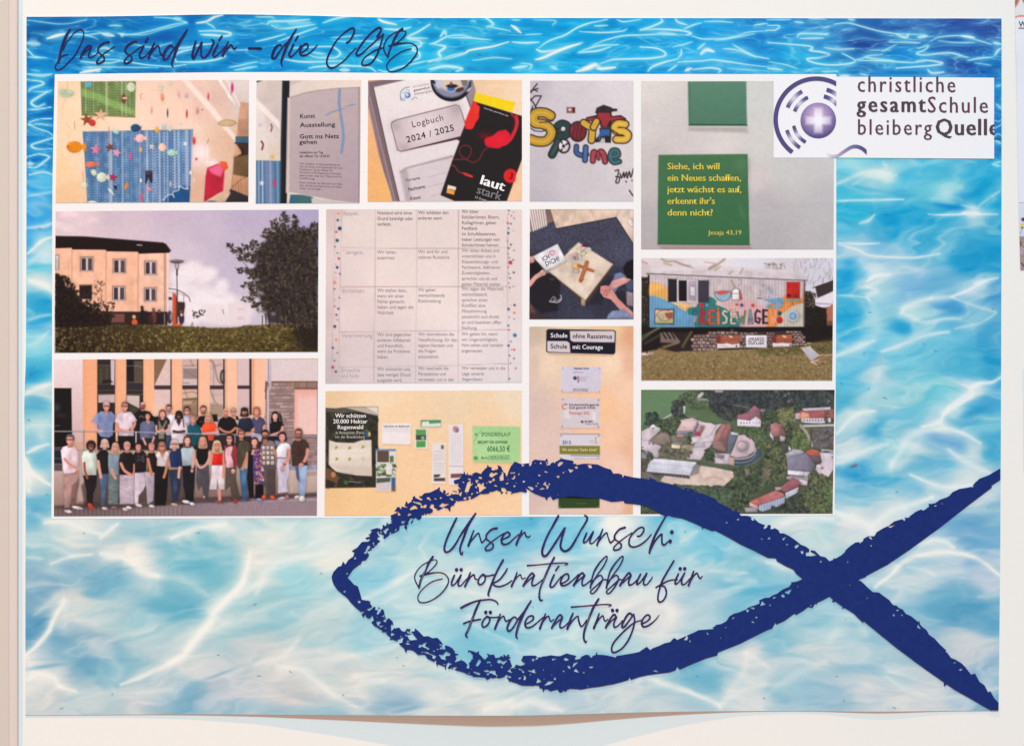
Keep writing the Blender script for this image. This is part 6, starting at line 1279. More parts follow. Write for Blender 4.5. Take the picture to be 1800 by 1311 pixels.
COLS = [(846, [(186, ["Niemand wird ohne", "Grund beleidigt oder", "verletzt."], [242, 250, 98]), (459, ["Wir halten", "zusammen"], [130, 122]), (726, ["Wir stehen dazu,", "wenn wir einen", "Fehler gemacht", "haben und sagen die", "Wahrheit."], [206, 186, 190, 252, 118]), (1034, ["Wir sind gegenüber", "anderen hilfsbereit", "und freundlich,", "wenn sie Probleme", "haben."], [240, 234, 184, 228, 78]), (1275, ["Wir wünschen uns,", "dass weniger Druck", "ausgeübt wird."], [234, 236, 176])]),
        (1132, [(183, ["Wir schätzen den", "anderen wert."], [212, 170]), (456, ["Wir sind für und", "nehmen Rücksicht."], [204, 222]), (722, ["Wir geben", "wertschätzende", "Rückmeldung"], [120, 186, 158]), (1032, ["Wir übernehmen die", "Verpflichtung, für das", "eigene Handeln und", "die Folgen", "einzustehen"], [250, 270, 242, 124, 142]), (1270, ["Wir wechseln die", "Perspektive und", "versetzen uns in den"], [212, 192, 252])]),
        (1436, [(176, ["Wir loben", "Schüler/innen, Eltern,", "Kolleg/innen, geben", "Feedback", "im Schulklassenrat,", "heben Leistungen von", "Schüler/innen hervor."], [116, 264, 240, 110, 240, 264, 262]), (448, ["Wir leiten Arbeit und", "unterstützen uns in", "Klassenleitungs- und", "Fachteams, definieren", "Zuständigkeiten,", "sprechen uns ab und", "geben Material weiter"], [262, 236, 252, 270, 200, 248, 272]),
                (715, ["Wir sagen die Wahrheit", "wertschätzend,", "sprechen einen", "Konflikt/ eine", "Missstimmung", "persönlich und direkt", "an und beziehen offen", "Stellung."], [292, 180, 180, 166, 174, 262, 276, 110]), (1030, ["Wir gehen hin, wenn", "wir Ungerechtigkeit,", "Not sehen und handeln", "angemessen."], [250, 252, 290, 150]), (1268, ["Wir versetzen uns in die", "Lage unserer", "Gegenübers."], [304, 160, 148])])]
for x, cells in COLS:
    for y, ls, ws in cells:
        for k, (t, w) in enumerate(zip(ls, ws)): p.T(t, x, y + k * 39, 32, (140, 116, 122) if y < 300 else G2, w=w, bold=.2, rot=.1)
p.finish("photo of a handwritten table of school values with dotted borders", .012, (1.0, .99, .985))

# 8 --- hands around a low table
p = Pic([(931.5, 368), (1113.6, 368), (1113.6, 561), (930.4, 561.2)], 1.15, (66, 66, 84), (900, 330, 3.9733))
p.F([(200, 360, (70, 70, 92)), (500, 320, (66, 66, 86)), (700, 300, (66, 66, 88)), (760, 450, (74, 74, 98)), (200, 850, (50, 50, 68)), (500, 880, (58, 60, 80)), (700, 600, (52, 52, 70)), (600, 820, (50, 50, 68)), (160, 500, (56, 54, 70))])
p.grain(.22, 1.6, 1.6, 8, o=1)
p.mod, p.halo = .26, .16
p.P("120 150 300 150 290 235 250 250 120 320", (150, 122, 112), .9); p.P("210 150 290 150 300 230 250 240", (120, 92, 84), 2, .6)
for k in range(7): p.L(f"{122 + k*17} 150 {150 + k*15} {300 - k*6}", 10, (234, 224, 220), .8); p.L(f"{132 + k*17} 150 {160 + k*15} {290 - k*6}", 3, (150, 136, 140), .6, .7)
p.P("120 230 135 305 120 310", (220, 210, 206)); p.P("268 150 740 150 728 205 310 285 295 240", (222, 198, 172), .7); p.L("305 288 730 208", 7, (44, 40, 48), .6); p.P("728 205 740 150 850 150 850 395", (226, 204, 186), .7); p.L("728 208 848 395", 6, (60, 52, 58), .6); p.P("740 150 770 150 735 205", (200, 176, 156), 1.5, .7)
p.B(828, 245, 14, 26, (242, 232, 226), -.3); p.G(680, 170, 60, 14, (236, 216, 190), .6)
p.P("240 580 290 540 340 620 320 860 200 880 120 780 120 640", (32, 28, 36), 2, .9); p.P("620 560 700 640 620 820 520 820 560 740", (34, 34, 46), 3, .7)
tb = "465 384 702 534 512 785 255 582"
p.P("300 620 512 785 700 540 704 560 515 830 480 800", (70, 54, 50), 1.5, .9); p.P("482 772 512 786 510 830 484 820", (170, 144, 120), .8); p.P(tb, (226, 208, 186), .7); p.P("465 384 702 534 640 610 400 440", (232, 214, 190), 3, .6); p.P("300 560 512 720 512 785 255 582", (234, 220, 204), 3, .5); p.L("256 584 512 786 702 536", 5, (190, 164, 136), .6, .9)
p.G(440, 560, 30, 60, (190, 166, 140), .5)
p.P("146 480 318 392 378 508 232 586", (236, 232, 240), .6); p.L("318 394 378 508", 3, (190, 184, 196), .6, .8); p.P("380 508 390 520 245 600 232 586", (190, 170, 156), 1.2, .7)
p.L("265 460 262 446 272 440 280 448 288 438 298 444 296 460 282 474 265 460", 5, (222, 96, 104), .6, 1)
# flowers, jars, candle, cross
p.B(510, 405, 22, 12, (106, 34, 54), -.3); p.B(528, 430, 26, 14, (238, 232, 234)); p.B(500, 425, 20, 12, (224, 190, 190)); p.L("490 500 480 450 510 430", 5, (110, 130, 80)); p.L("470 470 450 455", 6, (130, 150, 90)); p.L("490 480 520 460", 4, (150, 160, 110)); p.K("440 430 540 420 520 520 460 520", 24, 3, 8, [(150, 160, 110), (220, 214, 204), (190, 190, 170), (110, 130, 80)], .7, .6, None, .6, 3)
p.P("400 470 450 455 470 500 420 520 400 500", (206, 178, 170), 1); p.B(428, 490, 18, 12, (150, 112, 120)); p.B(410, 510, 26, 34, (206, 192, 178), 0, 1, .7); p.B(490, 520, 22, 36, (206, 196, 180), 0, 1, .6); p.B(440, 560, 30, 36, (200, 186, 178), 0, 1, .7); p.B(448, 554, 24, 18, (244, 192, 92)); p.B(450, 585, 20, 12, (180, 176, 186), 0, .8, .8)
p.L("524 522 480 648", 30, (176, 104, 56), .7); p.L("466 545 566 582", 22, (180, 108, 60), .7); p.L("520 530 482 636", 8, (206, 136, 84), .9, .6); p.L("480 655 500 640", 4, (110, 66, 40))
# people
p.P("120 480 150 478 160 510 140 530 120 525", (214, 160, 146), .8); p.P("120 530 180 520 230 580 200 610 160 640 120 660", (26, 22, 28), 1); p.P("120 600 300 620 340 680 320 780 240 850 140 840 120 760", (34, 30, 38), 2, .9); p.P("190 590 215 570 240 590 232 610 200 622 170 640 140 680 120 700 120 650 160 610", (222, 164, 148), .8); p.P("196 586 214 572 222 588 206 600", (240, 190, 176), .7)
p.L("265 790 290 760 305 770 290 790 345 780 320 800 265 795", 4, (230, 226, 236), .6, .9); p.L("262 795 320 800 344 775 340 750", 6, (210, 210, 222), .7, .9, True); p.B(280, 640, 20, 10, (60, 60, 60)); p.P("120 800 150 830 180 910 120 915", (96, 66, 62), 1.4); p.P("120 870 240 890 260 918 120 918", (60, 44, 40), 2, .8)
p.P("848 500 800 520 775 560 790 620 830 640 848 640", (24, 20, 26), .9); p.P("848 640 790 640 800 720 848 740", (70, 76, 104), 1.2); p.P("720 600 760 590 800 620 780 650 740 700 700 760 690 700", (110, 124, 160), 1.2); p.P("700 650 780 625 832 640 800 665 700 710 660 720", (224, 164, 150), .8)
p.P("620 690 650 682 700 690 700 710 740 770 846 870 846 912 760 860 690 780 640 765 615 730", (226, 158, 142), .8); p.P("620 690 650 684 690 700 660 760 618 735", (214, 140, 128), .8); p.L("630 700 640 750", 4, (160, 90, 86), .6, .7); p.L("650 695 660 750", 3, (170, 100, 92), .6, .7); p.L("618 710 655 720 690 708", 4, (160, 90, 84), .6, .7, True)
p.P("790 720 846 735 846 830 800 820", (190, 160, 170), 1, .8); p.P("700 860 780 850 846 910 846 918 660 918 670 890", (130, 140, 180), 1.4); p.P("720 730 800 720 800 830 740 770", (34, 32, 44), 1.4, .8)
p.T("ICH", 216, 515, 46, (66, 40, 50), w=54, rot=-24, bold=.4); p.T("DICH!", 238, 548, 46, (66, 40, 50), w=104, rot=-23, bold=.4)
p.finish("photo of folded hands around a low table with wooden cross and candle")

# 9 --- painted trailer on grass
p = Pic([(1127.4, 453.8), (1465, 453.8), (1463, 669), (1127, 668.6)], 1.15, (222, 208, 214), (1122, 448, 5.143))
p.F([(100, 60, (226, 216, 218)), (700, 60, (236, 226, 232)), (1000, 100, (226, 222, 236)), (1400, 60, (214, 206, 218)), (1700, 150, (214, 210, 226)), (60, 120, (210, 196, 196)), (1650, 60, (220, 216, 234))])
BR = [(120, 104, 90), (150, 134, 120), (96, 84, 76), (170, 156, 140)]
R9 = random.Random(5)
for _ in range(150):
    x = R9.uniform(1120, 1760); y = R9.uniform(30, 300); a = R9.uniform(-1.9, -1.0); l = R9.uniform(20, 70)
    if y > 60 + (1480 - x) * .3 or x > 1400: p.L([x, y, x + l * math.cos(a), y + l * math.sin(a)], R9.uniform(2, 5), R9.choice(BR), .7, .55)
p.K("1140 60 1300 80 1300 140 1130 130", 70, 3, 9, [(136, 124, 96), (110, 98, 80)], .6, .6, None, .7, 2)
p.P("1500 330 1560 330 1620 460 1700 480 1765 470 1765 760 1500 760", (34, 28, 28), 1.5); p.K("1490 330 1600 340 1640 480 1500 480", 120, 4, 12, [(90, 80, 56), (60, 54, 40), (120, 104, 84), (44, 38, 32)], .8, .6, None, .7, 3)
p.P("1700 470 1768 440 1760 740 1712 740", (176, 110, 80), 1); p.P("1712 600 1760 600 1758 740 1712 740", (90, 56, 48), 2, .8); p.P("1600 290 1768 235 1768 330 1620 390", (60, 50, 50), .8); p.L("1580 298 1768 232", 8, (40, 32, 36)); p.P("1598 410 1768 325 1764 400 1745 420 1735 465 1660 475 1600 455", (236, 226, 236), .8); p.L("1610 440 1735 445", 14, (150, 120, 170), .8, .6)
p.K("1500 480 1700 480 1710 740 1510 740", 160, 4, 12, [(30, 24, 24), (48, 42, 34), (24, 20, 22)], .8, .6, None, .8, 4)
p.P("28 205 95 200 100 700 28 720", (46, 38, 34), 1.2); p.K("28 200 95 210 98 720 28 720", 120, 4, 12, [(70, 62, 50), (34, 28, 28), (110, 100, 84)], .8, .6, None, .7, 5)
# ground
gr = "28 880 200 850 480 870 1000 850 1500 800 1768 780 1755 1135 28 1135"
p.P("28 640 1768 640 1768 880 28 900", (32, 24, 26), 1.5)
p.P(gr, lambda X, Y: np.array([138, 118, 74.]) + ((Y - 640) / 30)[..., None] * np.array([-6, -6, -6]), 1.5)
p.P("1000 850 1500 810 1768 760 1765 880 1200 900", (92, 84, 48), 5, .7)
p.K(gr, 1700, 3, 12, [(190, 170, 118), (92, 78, 46), (154, 138, 86), (66, 54, 36), (190, 168, 120), (108, 94, 54), (120, 98, 66)], .55, .5, None, .6, 6)
p.K("1050 860 1768 800 1755 900 1100 920", 200, 4, 12, [(76, 74, 40), (92, 88, 50), (60, 56, 34)], .6, .4, 0, .7, 7)
p.P("200 690 480 700 480 860 330 880 200 840", (44, 34, 34), 1.5); p.P("200 700 300 690 380 780 370 800 200 790", (140, 118, 112), 1, .8)
for k in range(4): p.L(f"{215+k*40} 700 {250+k*40} 755", 14, (40, 30, 32), .8)
# roof and body
p.mod, p.halo = .14, .10
p.P("75 168 110 120 700 100 1380 140 1490 170 1520 225 1505 235 850 205 500 190", (212, 200, 206), 1.2); p.P("110 120 700 100 1380 140 1400 160 700 130 120 150", (232, 222, 228), 3, .8); p.L("75 170 300 180 850 205 1515 232", 9, (96, 76, 80), .7)
body = "100 183 1497 235 1492 652 104 658"
p.P(body, (214, 198, 202), .7); p.P("85 180 102 180 104 660 90 660", (44, 34, 40), .7); p.P("1497 235 1510 235 1505 655 1492 655", (90, 80, 84), .7)
p.P("104 262 150 252 210 265 250 290 280 360 270 400 230 400 170 385 104 380", (250, 194, 98), .8, 1, True)
p.P("104 372 150 370 210 395 270 420 330 440 370 480 420 505 480 540 560 580 560 657 104 657", (106, 164, 206), .8); p.P("290 430 380 430 460 440 500 470 440 505 400 500 370 470", (248, 204, 128), .8)
p.P("440 500 470 475 520 470 540 440 640 380 700 410 730 460 800 490 860 560 930 600 930 656 530 656 530 560 460 540", (50, 128, 128), .8, 1, True)
p.P("750 440 800 430 1000 400 1130 470 1230 520 1200 656 925 656 880 560 800 490", (236, 180, 172), 2.2, .8); p.P("1160 656 1170 480 1220 420 1290 450 1310 380 1335 360 1340 400 1480 400 1497 280 1492 440 1400 480 1300 560 1240 656", (240, 150, 66), .8)
p.P("1250 656 1290 540 1380 470 1440 445 1492 435 1492 652", (214, 206, 184), .8); p.P("1120 400 1210 395 1300 390 1318 430 1300 470 1250 450 1190 430", (116, 172, 212), .8); p.P("1170 390 1200 350 1260 370 1260 400", (188, 204, 228), 1, .8)
p.P("1200 470 1260 430 1310 440 1300 470 1260 500", (150, 170, 206), .8, .9)
# corrugation
m9 = np.clip(.5 + poly_sd(p.X, p.Y, p.c(body)) / 1.6, 0, 1); p.C *= (1 - m9 * .10 * (0.5 + .5 * np.sin((p.X - 1140) * 2 * np.pi / 5.4)))[..., None]
# window and shutters
p.P("268 215 350 220 350 425 270 425", (42, 38, 48)); p.P("350 222 540 228 540 430 350 428", (228, 220, 226), .6); p.P("364 230 438 232 438 418 366 418", (30, 24, 28)); p.P("452 236 524 238 524 416 454 414", (176, 160, 176), .7); p.P("470 290 512 290 512 370 472 365", (222, 212, 222), .8); p.P("541 230 640 232 638 428 542 430", (64, 60, 74)); p.L("300 430 540 436", 5, (200, 190, 190))
for y in range(235, 420, 14): p.L(f"275 {y} 345 {y}", 3, (28, 24, 32), .5, .5); p.L(f"548 {y} 632 {y}", 3, (46, 42, 54), .5, .5)
# red hatch, cup, tag, flowers, disc
p.P("1340 245 1462 245 1462 395 1338 395", (202, 42, 34), .7); p.L("1400 250 1400 395", 3, (150, 30, 30)); p.B(1362, 368, 16, 14, (90, 20, 24)); p.B(1425, 372, 10, 12, (120, 30, 30)); p.L("1365 270 1365 295", 5, (90, 20, 24)); p.L("1425 262 1425 285", 5, (90, 20, 24)); p.P("1340 402 1458 402 1455 420 1340 418", (96, 166, 140), .7); p.L("1393 425 1393 450", 4, (60, 30, 30))
p.P("690 340 830 330 838 370 810 405 760 418 715 400 695 370", (150, 186, 214), .7, 1, True); p.P("690 340 760 325 830 330 800 350 740 362", (222, 96, 66), .7); p.L("690 340 700 380 730 410 770 418 815 400 835 360 832 330", 4, (70, 50, 56), .5, .9, True); p.L("690 340 760 326 830 330", 4, (140, 60, 50), .5, .9); p.L("835 345 850 350 845 375 830 380", 5, (90, 120, 150), .5, .9, True)
p.P("850 320 880 300 912 310 915 410 845 410", (238, 230, 232), .6); p.L("845 410 848 322 880 302 912 312 915 410 845 410", 4, (60, 40, 46), .5, .9); p.P("915 310 925 330 942 400 920 408", (190, 70, 66), .7); p.L("905 285 930 260 930 230 905 225", 3, (90, 70, 70), .5, .9, True); p.L("855 350 905 352", 3, (60, 40, 46))
p.star(570, 455, 28, (214, 42, 50), 5, 0, .6); p.star(935, 455, 21, (42, 58, 128), 5, 0, .5); p.star(1037, 458, 20, (206, 44, 44), 5, 0, .5); p.B(890, 450, 10, 10, (204, 50, 60)); p.star(620, 455, 20, (110, 160, 190), 5, .2, .5); p.star(510, 590, 24, (220, 130, 140), 5, .1, .5); p.B(720, 440, 20, 20, (240, 214, 160), 0, 1, .7); p.B(985, 455, 14, 18, (214, 170, 190), 0, 1, .7)
p.B(1398, 555, 60, 58, (196, 190, 200)); p.B(1398, 555, 48, 46, (214, 206, 190)); p.B(1398, 553, 38, 36, (130, 176, 206)); p.L("1420 560 1412 530 1385 530 1375 555 1392 578 1418 572", 6, (70, 110, 170), .6, .9, True); p.L("1350 595 1395 612 1445 600", 6, (120, 110, 130), .7, .6, True); p.B(1277, 528, 17, 20, (34, 74, 104)); p.B(1278, 590, 28, 30, (190, 40, 40)); p.B(1180, 465, 16, 18, (90, 160, 180), 0, .8, .9)
for x, y, c_ in [(1130, 278, (130, 160, 206)), (1180, 300, (140, 150, 206)), (1205, 330, (150, 160, 210)), (995, 290, (226, 190, 200)), (970, 350, (230, 180, 190)), (1150, 330, (190, 190, 220))]: p.B(x, y, 11, 13, c_, 0, .8, .85)
p.L("1090 330 1110 330 1110 368 1088 366", 4, (120, 100, 110), .5, .8); p.L("1078 392 1116 393", 7, (60, 46, 56)); p.L("1140 380 1146 388", 4, (80, 60, 70)); p.L("1175 378 1195 380", 4, (200, 90, 90)); p.L("1015 310 1045 370", 8, (190, 160, 130), .8, .7); p.L("940 270 1090 310", 5, (206, 170, 160), .8, .6)
p.P("148 490 322 492 320 628 146 624", (70, 40, 44), .5); p.P("154 497 316 499 314 620 152 617", (208, 198, 160), .5); p.L("160 560 180 520 230 500 280 505", 8, (180, 80, 60), .6, .9, True); p.P("240 525 312 520 308 570 275 580 250 560", (166, 84, 60), .6); p.B(210, 555, 26, 28, (196, 176, 140)); p.P("156 590 314 585 314 618 154 616", (176, 178, 110), .8, .8); p.L("185 545 190 580 230 600 290 585", 4, (90, 50, 50), .5, .8, True)
# big painted letters
def big(t, w, col): p.L(t, w + 7, (60, 40, 48), .5, .75); p.L(t, w, col, .5, 1)
big("570 500 565 622", 24, (176, 50, 62)); big("570 505 600 512 598 545 572 560 610 622", 20, (176, 50, 62)); big("645 500 642 620", 22, (232, 84, 46)); big("645 502 690 502", 16, (232, 84, 46)); big("643 560 682 560", 14, (232, 84, 46)); big("643 620 690 620", 16, (232, 84, 46)); big("722 515 724 620", 26, (240, 110, 50)); p.B(722, 488, 10, 10, (240, 120, 60))
big("800 515 775 505 762 530 800 570 795 610 765 618", 17, (216, 202, 170)); big("840 505 838 620", 18, (222, 210, 170)); big("840 507 875 507", 14, (222, 210, 170)); big("840 562 872 562", 12, (222, 210, 170)); big("840 620 876 620", 14, (222, 210, 170))
big("896 520 918 618 936 560 952 618 966 510", 13, (90, 140, 116)); big("1000 620 1012 500 1032 620", 15, (110, 150, 160)); big("1003 580 1030 580", 12, (110, 150, 160)); big("1100 515 1075 500 1058 530 1060 600 1090 616 1102 580 1085 572", 14, (66, 40, 70)); big("1130 500 1130 616", 18, (48, 36, 56)); big("1130 502 1165 502", 13, (48, 36, 56)); big("1130 558 1160 558", 12, (48, 36, 56)); big("1130 616 1168 616", 13, (48, 36, 56))
p.L("1215 620 1210 560 1240 600 1240 500", 12, (232, 170, 160), .6, .9); p.L("1190 490 1205 560", 14, (240, 160, 90), .8, .8)
p.L("488 520 510 492 535 515 520 545 495 540 500 515 520 512", 6, (44, 60, 84), .6, .9, True)
p.P("104 656 1492 650 1497 690 200 700 104 680", (26, 20, 24), 1); p.B(848, 678, 14, 5, (150, 90, 80), 0, .7, .8)
# brick stack: single blocks
R9 = random.Random(9)
def stack(t, nx, ny, seed):
    c_ = p.c(t); x0, y0 = c_.min(0); x1, y1 = c_.max(0); w = (x1 - x0) / nx; h = (y1 - y0) / ny
    for j in range(ny):
        for i in range(nx + 1):
            bx = x0 + (i - .5 * (j % 2)) * w + R9.uniform(-.5, .5); by = y0 + j * h + R9.uniform(-.6, .6)
            if poly_sd(np.array([bx + w / 2]), np.array([by + h / 2]), c_)[0] < 0: continue
            v = R9.uniform(.8, 1.15); col = np.array([168, 140, 132]) * v
            p.poly([(bx + .6, by + .6), (bx + w - .5, by + .5), (bx + w - .5, by + h - .5), (bx + .6, by + h - .5)], tuple(col), .5, .95)
p.P("520 720 780 690 1000 700 1300 690 1450 685 1510 740 1510 820 1200 835 700 850 520 875 475 860 490 740", (66, 50, 50), 1)
stack("500 715 780 690 860 700 940 705 940 840 560 865 475 870 490 740", 12, 6, 1); stack("920 700 980 705 980 830 920 840", 2, 5, 2); stack("1160 705 1230 700 1230 830 1160 830", 3, 5, 3); stack("1300 690 1450 688 1510 745 1510 815 1390 820 1390 720", 6, 6, 4); stack("980 700 1080 700 1080 720 980 720", 3, 1, 5)
p.P("705 735 920 722 918 840 712 845", (172, 96, 68), .7); p.P("705 735 750 732 740 800 705 800", (120, 56, 44), 1); p.L("760 728 765 800", 3, (110, 60, 46)); p.L("820 780 825 840", 3, (120, 66, 50)); p.L("750 772 915 770", 4, (126, 70, 52)); p.B(838, 740, 20, 9, (230, 200, 150), .4); p.P("712 800 760 805 800 798 850 810 918 800 916 838 714 844", (234, 226, 228), .8); p.L("730 825 810 825", 4, (150, 130, 140), .6, .7); p.B(888, 825, 8, 8, (50, 40, 60))
p.P("1212 728 1390 718 1390 828 1216 835", (172, 92, 62), .7); p.P("1212 728 1250 725 1245 800 1212 800", (120, 56, 44), 1); p.L("1250 770 1390 765", 4, (126, 70, 52)); p.L("1320 770 1320 825", 3, (120, 66, 50)); p.B(1320, 738, 20, 8, (236, 210, 160), .4); p.P("1214 795 1260 800 1300 795 1388 800 1388 826 1216 832", (234, 226, 230), .8); p.B(1375, 815, 8, 7, (50, 40, 60)); p.L("1240 820 1310 818", 4, (150, 130, 140), .6, .7)
p.P("972 726 1162 726 1162 838 976 836", (236, 228, 236), .6)
# deck chair, blades of grass in front
p.L("1480 845 1600 985", 7, (222, 184, 152)); p.P("1475 845 1550 830 1640 910 1560 960", (196, 190, 204), .8); p.L("1550 830 1640 915", 6, (226, 190, 160)); p.L("1468 842 1556 828", 7, (232, 204, 170)); 
for k in range(5): p.L(f"{1492+k*14} 845 {1570+k*13} {950-k*9}", 2, (160, 160, 184), .5, .6)
p.L("1560 968 1620 950 1750 900", 9, (226, 182, 150)); p.L("1610 990 1560 965", 9, (236, 196, 166)); p.L("1640 905 1750 905", 7, (216, 170, 140)); p.L("1600 965 1700 965", 6, (206, 160, 130)); p.P("1620 930 1745 905 1740 925 1650 960", (150, 110, 86), 1, .8); p.L("1530 795 1560 800", 8, (200, 180, 150))
p.P("28 885 150 880 130 905 28 910", (220, 204, 204), .8); p.L("72 800 78 890", 9, (30, 26, 30)); p.L("180 920 190 830", 5, (150, 110, 80), 1, .6)
for t, w, c_ in [("30 770 120 700 240 625", 14, (120, 126, 84)), ("60 800 220 710", 12, (96, 98, 62)), ("30 740 190 660", 10, (130, 130, 96)), ("400 830 440 760 480 700", 20, (116, 120, 70)), ("200 850 340 800", 16, (140, 120, 80)), ("560 910 700 860", 18, (150, 134, 84)), ("100 900 330 890", 30, (150, 120, 80)), ("230 830 360 795", 10, (150, 146, 84))]: p.L(t, w, c_, 1.8, .7)
for t, w in [("210 35 260 60 330 60 400 90 470 105", 15), ("230 75 300 95", 10), ("640 130 700 100 740 70 780 40", 20), ("690 140 740 110", 12), ("920 170 945 125", 12), ("820 175 850 150", 10), ("845 235 870 290", 18), ("30 60 80 80", 10), ("600 65 700 80", 6), ("330 60 500 120", 5), ("690 90 640 120", 12)]: p.L(t, w, (158, 136, 106), 1.6, .75, len(t.split()) > 4)
p.L("500 190 640 175 800 240", 5, (214, 190, 180), 1.2, .6, True)
p.T("UNSER PLAN ZUR", 995, 765, 26, (70, 50, 70), w=140, bold=.3); p.T("WELTRETTUNG:", 988, 788, 28, (70, 50, 70), w=152, bold=.3); p.T("LECKER BLEIBEN!", 990, 810, 26, (70, 50, 70), w=148, bold=.3)
p.finish("photo of a colourfully painted trailer on grass behind stacked bricks", .04)

# 10 --- the staff in two rows before the school
p = Pic([(95.2, 632), (559, 629.8), (557, 905.8), (94.8, 907)], 1.05, (210, 170, 140), (92, 626, 7.5))
A_, B_, C_, D_ = (92, 626, 7.5), (322, 626, 7.5), (92, 760, 7.5), (322, 760, 7.5)
p.P("0 30 405 30 405 1125 0 1125", lambda X, Y: np.array([232, 206, 204.]) + ((Y - 690) / 60)[..., None] * np.array([-12, -16, -20]), .7)
p.P("400 30 600 30 600 1200 400 1200", (250, 180, 126), .8); p.P("405 30 450 30 450 1200 405 1200", (244, 172, 122), 1.5, .8)
def pane(x0, x1, z, cols):
    p.Z(*z); p.P(f"{x0} 36 {x1} 36 {x1} 1200 {x0} 1200", cols, .6)
pane(592, 830, A_, (52, 40, 38)); p.P("600 130 760 130 760 380 600 380", (74, 66, 52), .8, .7); p.L("600 122 830 122", 7, (150, 132, 128), .6, .7); p.P("768 45 822 45 818 382 775 382", (208, 190, 206), .7); p.L("828 40 828 720", 10, (60, 44, 48)); p.P("605 380 825 380 825 440 605 440", (46, 40, 48)); p.L("605 450 825 450", 5, (120, 106, 120), .6, .7)
p.P("605 510 825 505 825 612 605 612", (204, 180, 178), .8); p.L("605 500 825 500", 12, (130, 106, 100), .7, .8); p.L("640 180 640 340", 16, (96, 90, 70), 1, .6); p.L("720 150 720 320", 14, (100, 92, 74), 1, .6); p.P("660 320 760 300 800 345 660 360", (30, 26, 32), 1, .8)
p.P("830 36 975 36 975 1200 830 1200", (250, 184, 130), .7); p.P("830 36 860 36 860 1200 830 1200", (240, 172, 122), 1, .8)
pane(975, 1200, A_, (50, 42, 40)); p.P("985 45 1070 45 1070 330 985 330", (32, 28, 34)); p.P("1075 60 1195 60 1195 360 1080 350", (98, 86, 66), .8, .8); p.L("980 128 1140 128 1200 160", 7, (170, 150, 140), .6, .7); p.L("985 345 1130 345", 8, (120, 104, 104), .6, .8); p.P("980 360 1200 360 1200 440 980 440", (50, 44, 52)); p.L("980 450 1200 450", 5, (140, 124, 130), .6, .7); p.P("980 515 1150 520 1150 690 1010 620 980 600", (210, 192, 182), .8); p.P("1010 620 1150 690 1150 760 1000 760", (70, 64, 56), .9); p.L("1198 40 1198 600", 8, (60, 46, 48))
p.L("985 505 1195 505", 14, (110, 92, 84), .7, .7)
p.P("1200 36 1345 36 1345 1200 1200 1200", (252, 190, 136), .7); p.L("1210 40 1210 700", 16, (242, 178, 124), .8, .7)
pane(1345, 1570, A_, (226, 196, 186)); p.P("1345 40 1510 40 1350 375", (134, 104, 74), .8); p.L("1350 230 1400 260 1450 280", 5, (180, 150, 130), .6, .6); p.P("1345 385 1565 385 1565 438 1345 438", (66, 50, 58), .6); p.L("1566 40 1566 660", 18, (60, 40, 46), .6); p.L("1345 40 1345 420", 6, (90, 60, 56), .6, .8); p.G(1400, 700, 60, 60, (248, 214, 190), .8); p.P("1345 640 1500 640 1500 800 1345 800", (240, 200, 168), 2, .7)
p.P("1575 36 1715 36 1715 1200 1575 1200", (252, 192, 142), .7)
pane(1712, 1920, A_, (196, 166, 148)); p.Z(*B_)
p.P("-12 40 190 40 190 380 -12 380", (206, 180, 166), .7); p.L("0 130 190 120", 10, (130, 92, 80), .7, .8); p.L("90 40 130 130", 14, (140, 110, 100), .8, .7); p.P("0 160 185 160 185 300 0 300", (150, 128, 126), 1, .8); p.L("0 170 180 290", 6, (110, 90, 90), .7, .7); 
for k in range(9): p.L(f"{5+k*20} 170 {5+k*20} 290", 4, (120, 98, 98), .6, .6)
p.P("0 300 185 300 185 375 0 375", (214, 190, 186), .9); p.L("0 352 80 352", 8, (100, 80, 88), .7, .8); p.P("-12 385 190 385 190 436 -12 436", (62, 48, 58), .6); p.P("-12 440 185 440 185 560 -12 560", (220, 184, 156), .8); p.L("0 490 60 480 130 470 180 490", 9, (120, 90, 70), .8, .8, True); p.L("20 440 60 560", 10, (130, 100, 80), .8, .8); p.P("-12 560 185 540 185 800 -12 800", (150, 124, 96), 1.2); p.L("0 570 180 560", 12, (80, 56, 50), .8, .8); p.P("0 590 110 590 120 630 0 640", (226, 180, 150), 1.4, .7); p.L("60 700 180 610", 10, (190, 160, 130), .8, .7)
p.L("192 38 192 800", 15, (56, 38, 44), .6)
p.P("200 36 352 36 352 1200 200 1200", (252, 198, 154), .7); p.L("210 40 210 700", 14, (240, 182, 134), .9, .7)
pane(352, 552, B_, (214, 186, 174)); p.L("360 50 410 120 450 300 520 380", 26, (150, 122, 118), 1.2, .7, True); p.L("370 170 500 90", 8, (140, 112, 108), .7, .7); p.L("400 60 400 380", 7, (120, 96, 96), .7, .7); p.L("355 130 520 120", 6, (150, 110, 104), .6, .7); p.B(530, 270, 48, 95, (64, 56, 52)); p.B(525, 270, 26, 60, (130, 130, 124)); p.P("352 385 530 385 530 436 352 436", (64, 50, 60), .6); p.L("360 450 420 600 520 680", 14, (130, 100, 84), .9, .7, True); p.P("352 620 520 640 520 800 352 800", (166, 142, 118), 1.4, .9); p.L("360 520 520 505", 6, (170, 130, 116), .7, .7); p.L("400 440 400 700", 8, (150, 120, 104), .8, .6)
p.L("538 38 538 700", 20, (48, 34, 40), .6)
p.P("552 36 712 36 712 1200 552 1200", (253, 202, 158), .7); p.L("566 40 566 700", 26, (232, 172, 124), 1, .7)
pane(712, 905, B_, (222, 194, 190)); p.P("715 440 870 440 870 800 715 800", (218, 188, 180), .7); p.P("715 385 880 385 880 432 715 432", (66, 52, 60), .6); p.L("888 38 888 760", 32, (58, 38, 44), .6); p.L("714 40 714 380", 4, (170, 130, 120), .6, .7)
